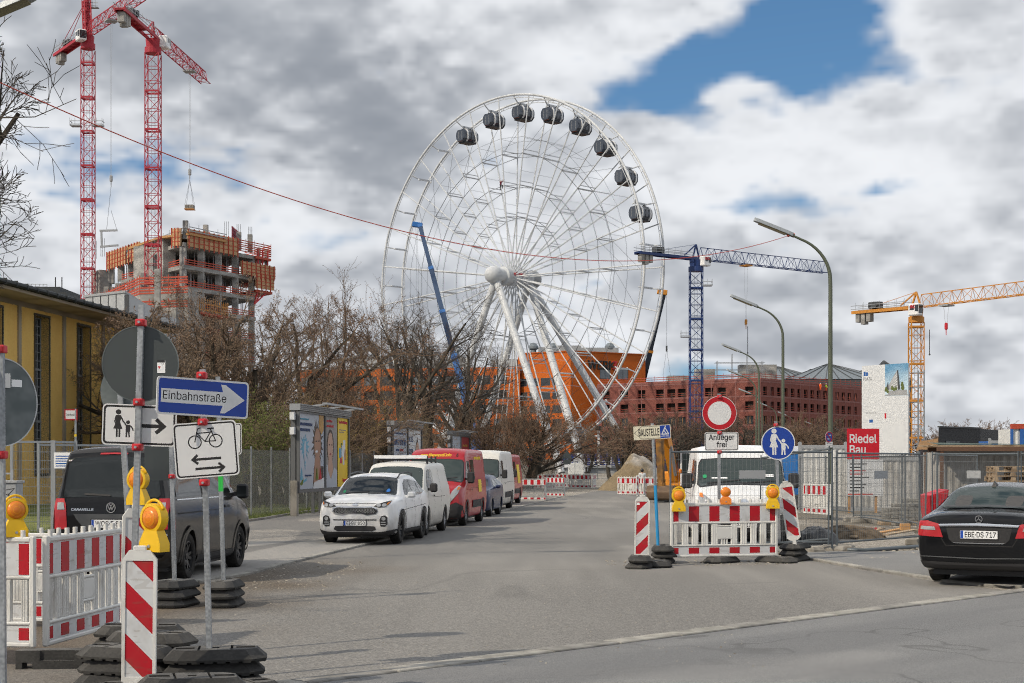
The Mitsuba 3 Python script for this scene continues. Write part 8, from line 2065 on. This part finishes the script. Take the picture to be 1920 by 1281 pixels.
def mat_fence(k, a, b_, z0, z1, dv, dh, r, m='galv'):
    a, b_ = np.asarray(a, float), np.asarray(b_, float); L = np.linalg.norm(b_ - a); d = (b_ - a) / L; w = MB(); u = np.arange(0, L, dv); z = np.arange(z0, z1 + .01, dh)
    w.tubes(a + d * u[:, None] + UP * z0, a + d * u[:, None] + UP * z1, r, n=3); w.tubes(a + UP * z[:, None], b_ + UP * z[:, None], r * 1.4, n=3)
    k.add('wire_mesh', w, m, stuff=True)
    fr = MB()
    for q in (a, b_): fr.bar(q + UP * 0, q + UP * (z1 + .04), .06)
    fr.bar(a + UP * z1, b_ + UP * z1, .05).bar(a + UP * z0, b_ + UP * z0, .05); k.add('frame', fr, 'galv')


kk = Kit(); a, b_ = np.array([gx(22, 35.5), 35.5, 0]), np.array([gx(98, 35.8), 35.8, 0]); mat_fence(kk, a, b_, .1, 2.32, .055, .20, .0035); c_ = np.array([gx(142, 36.2), 36.2, 0]); mat_fence(kk, b_ + [.04, 0, 0], c_, .1, 2.32, .055, .20, .0035)
kk.add('notice', MB().b2((gx(95, 35.3), 35.55, 1.72), (gx(132, 35.3), 35.57, 2.08)), 'sheet_white'); kk.add('notice__lettering', MB().poly(unary_union([sbox(.04 + .0, 1.76 + .055 * i, .04 + (.28 if i % 2 else .36), 1.785 + .055 * i) for i in range(5)]), 0, .003, TR((gx(95, 35.3), 35.549, 0)) @ FACE), 'container_blue', stuff=True)
kk.place('mesh_gate', 'grey wire mesh gate with a white notice left of the minibus', 'gate')
kk = Kit(); a, b_ = np.array([gx(72, 39.5), 39.5, 0]), np.array([gx(285, 41.5), 41.5, 0]); mat_fence(kk, a, b_, .1, 2.3, .055, .20, .0035); kk.place('mesh_fence', 'wire mesh fence behind the gate, passing behind the minibus', 'fence')
kk = Kit(); Yf = 42.0; x = gx(142, Yf); kk.add('pole', MB().tube((x, Yf, 0), (x, Yf, 3.3), .03, n=10), 'pole_galv'); f = TR((x - .12, Yf - .04, 3.14), 8) @ FACE
kk.add('plate', MB().poly(sbox(-.17, -.15, .17, .15), -.006, 0, f), 'foil_red'); kk.add('plate__white_field', MB().poly(sbox(-.135, -.115, .135, .115), 0, .002, f), 'sign_white'); kk.add('plate__lettering', MB().text('Feuerwehrzufahrt', .06, f @ TR((0, -.03, .002)), .002, True, True, .24), 'ink')
kk.add('tape', MB().tube((x, Yf, 2.55), (x, Yf, 2.62), .034, n=10), 'sticker_yellow')
kk.place('fire_access_sign', 'small red framed Feuerwehrzufahrt sign on a pole', 'road sign')
kk = Kit(); Yc = 29.0; x0, x1 = gx(-40, Yc), gx(31, Yc); zt_ = A(0, 906, Yc)[2]
kk.add('body', MB().cbox(((x0 + x1) / 2, Yc + .2, zt_ / 2), (x1 - x0, .4, zt_), .015), 'grey'); kk.add('lid', MB().cbox(((x0 + x1) / 2, Yc + .2, zt_ + .02), (x1 - x0 + .05, .46, .05), .01), 'board_grey')
f = TR((x1 - .16, Yc - .001, zt_ - .35)) @ FACE
gr = [stroke([(-.15 + .05 * math.sin(i * 2.1), .2 - .09 * i), (.02 + .1 * math.cos(i * 1.7), .25 - .1 * i), (.1 * math.sin(i), .12 - .08 * i), (.12, .02 - .06 * i)], .014) for i in range(5)] + [stroke([(-.1 + .05 * math.cos(t), -.1 + .12 * math.sin(t)) for t in np.linspace(0, 5.5, 14)], .016), stroke([(.06 + .05 * math.cos(t), -.08 + .1 * math.sin(t)) for t in np.linspace(1, 6.8, 14)], .014)]
kk.add('graffiti', MB().poly(unary_union(gr), 0, .002, f), 'ink')
kk.place('utility_cabinet', 'grey utility cabinet with black graffiti at the left edge', 'cabinet')
kk = Kit(); zz = A(0, 900, 29.6)[2]
for i in range(4): kk.add('rail', MB().bar((gx(-20, 29.6), 29.6, zz - .3 + i * .14), (gx(25, 29.6), 29.6, zz - .3 + i * .14), .03), 'steel')
for px in (-18, 23): kk.add('post', MB().bar((gx(px, 29.6), 29.6, 0), (gx(px, 29.6), 29.6, zz + .2), .035), 'steel')
kk.place('metal_rack', 'low steel rail rack behind the graffiti cabinet', 'rack')


# billboards
mat('bb_frame', (0.10, 0.105, 0.11), 0.5); mat('bb_roof', (0.34, 0.355, 0.37), 0.4, 0.5)
mat('p_pale', (0.36, 0.40, 0.46), 0.5); mat('p_blue', (0.10, 0.30, 0.42), 0.5); mat('p_ink', (0.03, 0.06, 0.15), 0.5); mat('p_skin', (0.30, 0.16, 0.10), 0.5); mat('p_skin2', (0.42, 0.26, 0.19), 0.5); mat('p_hair', (0.05, 0.032, 0.024), 0.6); mat('p_grey', (0.22, 0.21, 0.205), 0.5); mat('p_yellow', (0.66, 0.46, 0.02), 0.5); mat('p_red', (0.45, 0.02, 0.03), 0.5); mat('p_white', (0.56, 0.58, 0.60), 0.5); mat('p_gold', (0.40, 0.22, 0.05), 0.5); mat('p_darkred', (0.28, 0.035, 0.04), 0.5)


def billboard(label, px, Y, L, top, posters):
    k = Kit(); x = gx(px, Y); base = np.array([x, Y, 0]); d = SD; out = np.array([SD[1], -SD[0], 0])   # looks to the street
    H = A(0, top, Y)[2]; W = frame(base, d, UP)                    # local: x along, y up, z = out?
    if W[:3, 2] @ out < 0: W[:3, 2] *= -1
    Bx = lambda m, lo, hi: m.b2(lo, hi, W)
    z0 = .95; z1 = H - .30
    for t in (0.06, L - .06): k.add('post', Bx(MB(), (t - .06, 0, -.22), (t + .06, H, -.06)), 'bb_frame')
    for t in (L * .36, L * .5, L * .66): k.add('post', Bx(MB(), (t - .05, 0, -.2), (t + .05, z0, -.1)), 'bb_frame')
    k.add('back_panel', Bx(MB(), (.12, z0, -.06), (L - .12, z1, -.02)), 'bb_frame')
    fr = MB(); Bx(fr, (0, z0 - .12, -.02), (L, z0, .08)); Bx(fr, (0, z1, -.02), (L, z1 + .06, .08)); Bx(fr, (0, z0, -.02), (.1, z1, .08)); Bx(fr, (L - .1, z0, -.02), (L, z1, .08)); Bx(fr, (L / 2 - .08, z0, -.02), (L / 2 + .08, z1, .07)); k.add('frame', fr, 'bb_frame')
    p = k.add('canopy', Bx(MB(), (-.05, H - .22, -.25), (L + .05, H, .12)), 'bb_roof')
    for i in range(3): k.add(p + '__slat', Bx(MB(), (-.05, H - .19 + i * .065, .125), (L + .05, H - .155 + i * .065, .15)), 'bb_frame')
    am = MB(); Bx(am, (L * .22, H + .03, .46), (L * .99, H + .10, .64)); k.add(p + '__light_bar', am, 'bb_roof')
    for t in (.28, .6, .92): k.add(p + '__arm', MB().bar(ap(W, [[L * t, H, 0]])[0], ap(W, [[L * t, H + .06, .5]])[0], .06), 'bb_roof')
    for i in range(2): k.add('clamp_box', Bx(MB(), (-.22, H - .55 - i * .5, -.2), (0, H - .3 - i * .5, -.05)), 'board_white')
    k.add('foot_block', Bx(MB(), (-.14, 0, -.2), (.14, z0 + .3, .02)), 'concrete_old')
    lay = [0]
    for u0, u1, bg, arts in posters:
        a, b_ = L / 2 * u0, L / 2 * u1; a += .11; b_ -= .11; w, h = b_ - a, z1 - z0
        M = W @ TR((a, z0, 0)); pth = k.add('poster', MB().poly(sbox(0, 0, w, h), .0, .012, M), bg)
        for i, art in enumerate(arts):
            kind, m = art[0], art[1]
            if kind == 'poly': k.add(pth + '__print', MB().poly(Polygon([(x_ * w, y_ * h) for x_, y_ in art[2]]).buffer(0), .012, .0135 + .0015 * i, M), m)
            elif kind == 'text': k.add(pth + '__lettering', MB().text(art[2], art[5] * h, M @ TR((art[3] * w, art[4] * h, .012)), .0135 + .0015 * i, True, True, art[6] * w), m)
    k.place('billboard', label, 'billboard')


ell = lambda x, y, a, b_, n=20: [(x + a * math.cos(t), y + b_ * math.sin(t)) for t in np.linspace(0, 2 * math.pi, n)[:-1]]
burst = lambda x, y, a, b_, n, lo, seed: [((x + a * r * math.cos(t)), (y + b_ * r * math.sin(t))) for t, r in zip(np.linspace(0, 6.28, n * 2, endpoint=False), np.where(np.arange(n * 2) % 2, lo, 1) * np.random.default_rng(seed).uniform(.7, 1, n * 2))]
billboard('largest billboard with a blue plant poster, two faces and a yellow poster', 557, 53.2, 7.8, 757, [
    (0, 1, 'p_pale', [('poly', 'p_hair', burst(.74, .62, .28, .40, 22, .62, 3)), ('poly', 'p_hair', [(.55, .0), (.60, .3), (.98, .3), (.98, .0)]), ('poly', 'p_skin', ell(.74, .60, .13, .22)), ('poly', 'p_skin', [(.64, .42), (.84, .42), (.90, .10), (.58, .08)]), ('poly', 'p_white', ell(.70, .50, .05, .018)), ('poly', 'p_hair', ell(.69, .64, .035, .010)), ('poly', 'p_hair', ell(.79, .645, .035, .010)),
        ('poly', 'p_gold', [(.80, 1), (.98, 1), (.98, .80), (.90, .74), (.80, .80)]), ('poly', 'p_blue', burst(.24, .56, .19, .20, 13, .5, 5)), ('poly', 'p_blue', [(.20, .50), (.28, .50), (.25, .25)]), ('poly', 'p_pale', ell(.24, .50, .04, .14)), ('poly', 'p_blue', [(.06, .12), (.12, .28), (.16, .12)]), ('poly', 'leaf_green', [(.04, .06), (.18, .14), (.14, .05)]), ('poly', 'p_blue', [(.16, .10), (.30, .14), (.30, .11), (.17, .08)]),
        ('text', 'p_blue', 'INHALATION', .22, .915, .018, .30), ('text', 'p_ink', 'EINFACH WIEDER', .27, .84, .035, .46), ('text', 'p_ink', 'DURCHATMEN!', .23, .765, .035, .38), ('text', 'p_ink', 'aspecton', .36, .17, .022, .22), ('poly', 'leaf_green', [(.66, .12), (.70, .28), (.74, .12)]), ('poly', 'p_red', [(.80, .12), (.84, .27), (.88, .12)]), ('poly', 'p_white', [(.55, .0), (.98, .0), (.98, .14), (.60, .08)])]),
    (1, 1.54, 'p_grey', [('poly', 'p_pale', [(.0, .0), (.0, .34), (.25, .30), (.5, .12), (.75, .28), (1, .24), (1, 0)]), ('poly', 'p_hair', ell(.42, .58, .30, .24)), ('poly', 'p_skin2', ell(.42, .56, .22, .22)), ('poly', 'p_skin2', [(.28, .40), (.56, .40), (.66, .24), (.45, .12), (.2, .26)]), ('poly', 'p_hair', ell(.33, .60, .05, .010)), ('poly', 'p_hair', ell(.53, .60, .05, .010)), ('poly', 'p_darkred', ell(.43, .47, .07, .014)), ('text', 'p_red', 'nachts', .30, .92, .035, .5), ('text', 'p_red', 'vermisst', .36, .85, .035, .6)]),
    (1.52, 2, 'p_yellow', [('text', 'p_red', 'Super Gute Werbung', .5, .92, .04, .85), ('poly', 'p_ink', [(.1, .83), (.8, .83), (.8, .82), (.1, .82)]), ('poly', 'p_ink', [(.1, .80), (.6, .80), (.6, .79), (.1, .79)]), ('poly', 'p_white', [(.52, .42), (.74, .42), (.74, .68), (.52, .68)]), ('poly', 'p_red', [(.20, .34), (.42, .34), (.38, .44), (.24, .44)]), ('poly', 'p_blue', [(.12, .42), (.34, .42), (.34, .56), (.12, .56)]), ('poly', 'leaf_green', [(.30, .54), (.42, .54), (.42, .64), (.30, .64)]), ('poly', 'p_white', [(.36, .44), (.52, .44), (.52, .60), (.36, .60)]), ('poly', 'p_gold', [(.62, .40), (.84, .38), (.84, .54), (.66, .54)]), ('poly', 'p_white', [(.5, .32), (.62, .32), (.62, .42), (.5, .42)]), ('text', 'p_red', 'Lasst', .7, .07, .05, .45)])])
billboard('middle billboard with dark figures and a grey portrait poster', 735, 74.0, 7.8, 789, [
    (0, 1, 'p_pale', [('text', 'p_ink', 'AFFLECK ISAAC HUNNAM', .5, .88, .03, .8), ('text', 'p_ink', 'TRIPLE FRONTIER', .5, .68, .10, .86), ('text', 'p_ink', '13. MÄRZ', .32, .57, .035, .2), ('text', 'p_red', 'NETFLIX', .6, .57, .04, .26), ('poly', 'p_hair', [(.1, .0), (.14, .30), (.18, .42), (.22, .28), (.28, .32), (.32, .48), (.37, .30), (.44, .30), (.48, .46), (.52, .30), (.58, .32), (.63, .48), (.68, .30), (.74, .30), (.78, .42), (.84, .26), (.88, .0)])]),
    (1, 2, 'p_white', [('text', 'p_ink', 'BLUE', .22, .76, .10, .32), ('text', 'p_ink', 'ODER', .22, .52, .10, .32), ('text', 'p_ink', 'BLUE?', .24, .28, .10, .36), ('poly', 'p_hair', [(.52, 0), (.54, .55), (.62, .72), (.72, .86), (.82, .72), (.92, .55), (.96, 0)]), ('poly', 'p_skin2', ell(.74, .52, .15, .24)), ('poly', 'p_skin2', [(.64, .35), (.84, .35), (.92, 0), (.56, 0)]), ('poly', 'p_hair', ell(.68, .56, .035, .012)), ('poly', 'p_hair', ell(.80, .56, .035, .012)), ('poly', 'p_darkred', ell(.74, .40, .05, .014))])])
billboard('smallest far billboard with a red poster, above the red van', 846, 99.0, 7.8, 808, [
    (0, 1, 'p_pale', [('text', 'p_ink', 'WINNE', .3, .62, .07, .4), ('poly', 'p_grey', [(.1, .5), (.3, .78), (.45, .6), (.45, .45)]), ('poly', 'p_ink', [(.1, .2), (.4, .35), (.3, .1)])]),
    (1, 2, 'p_darkred', [('text', 'p_gold', 'Neu am Start', .5, .76, .06, .55), ('text', 'p_white', 'MERCATO!', .5, .52, .12, .8), ('text', 'p_white', 'Lust', .5, .32, .08, .4)])])
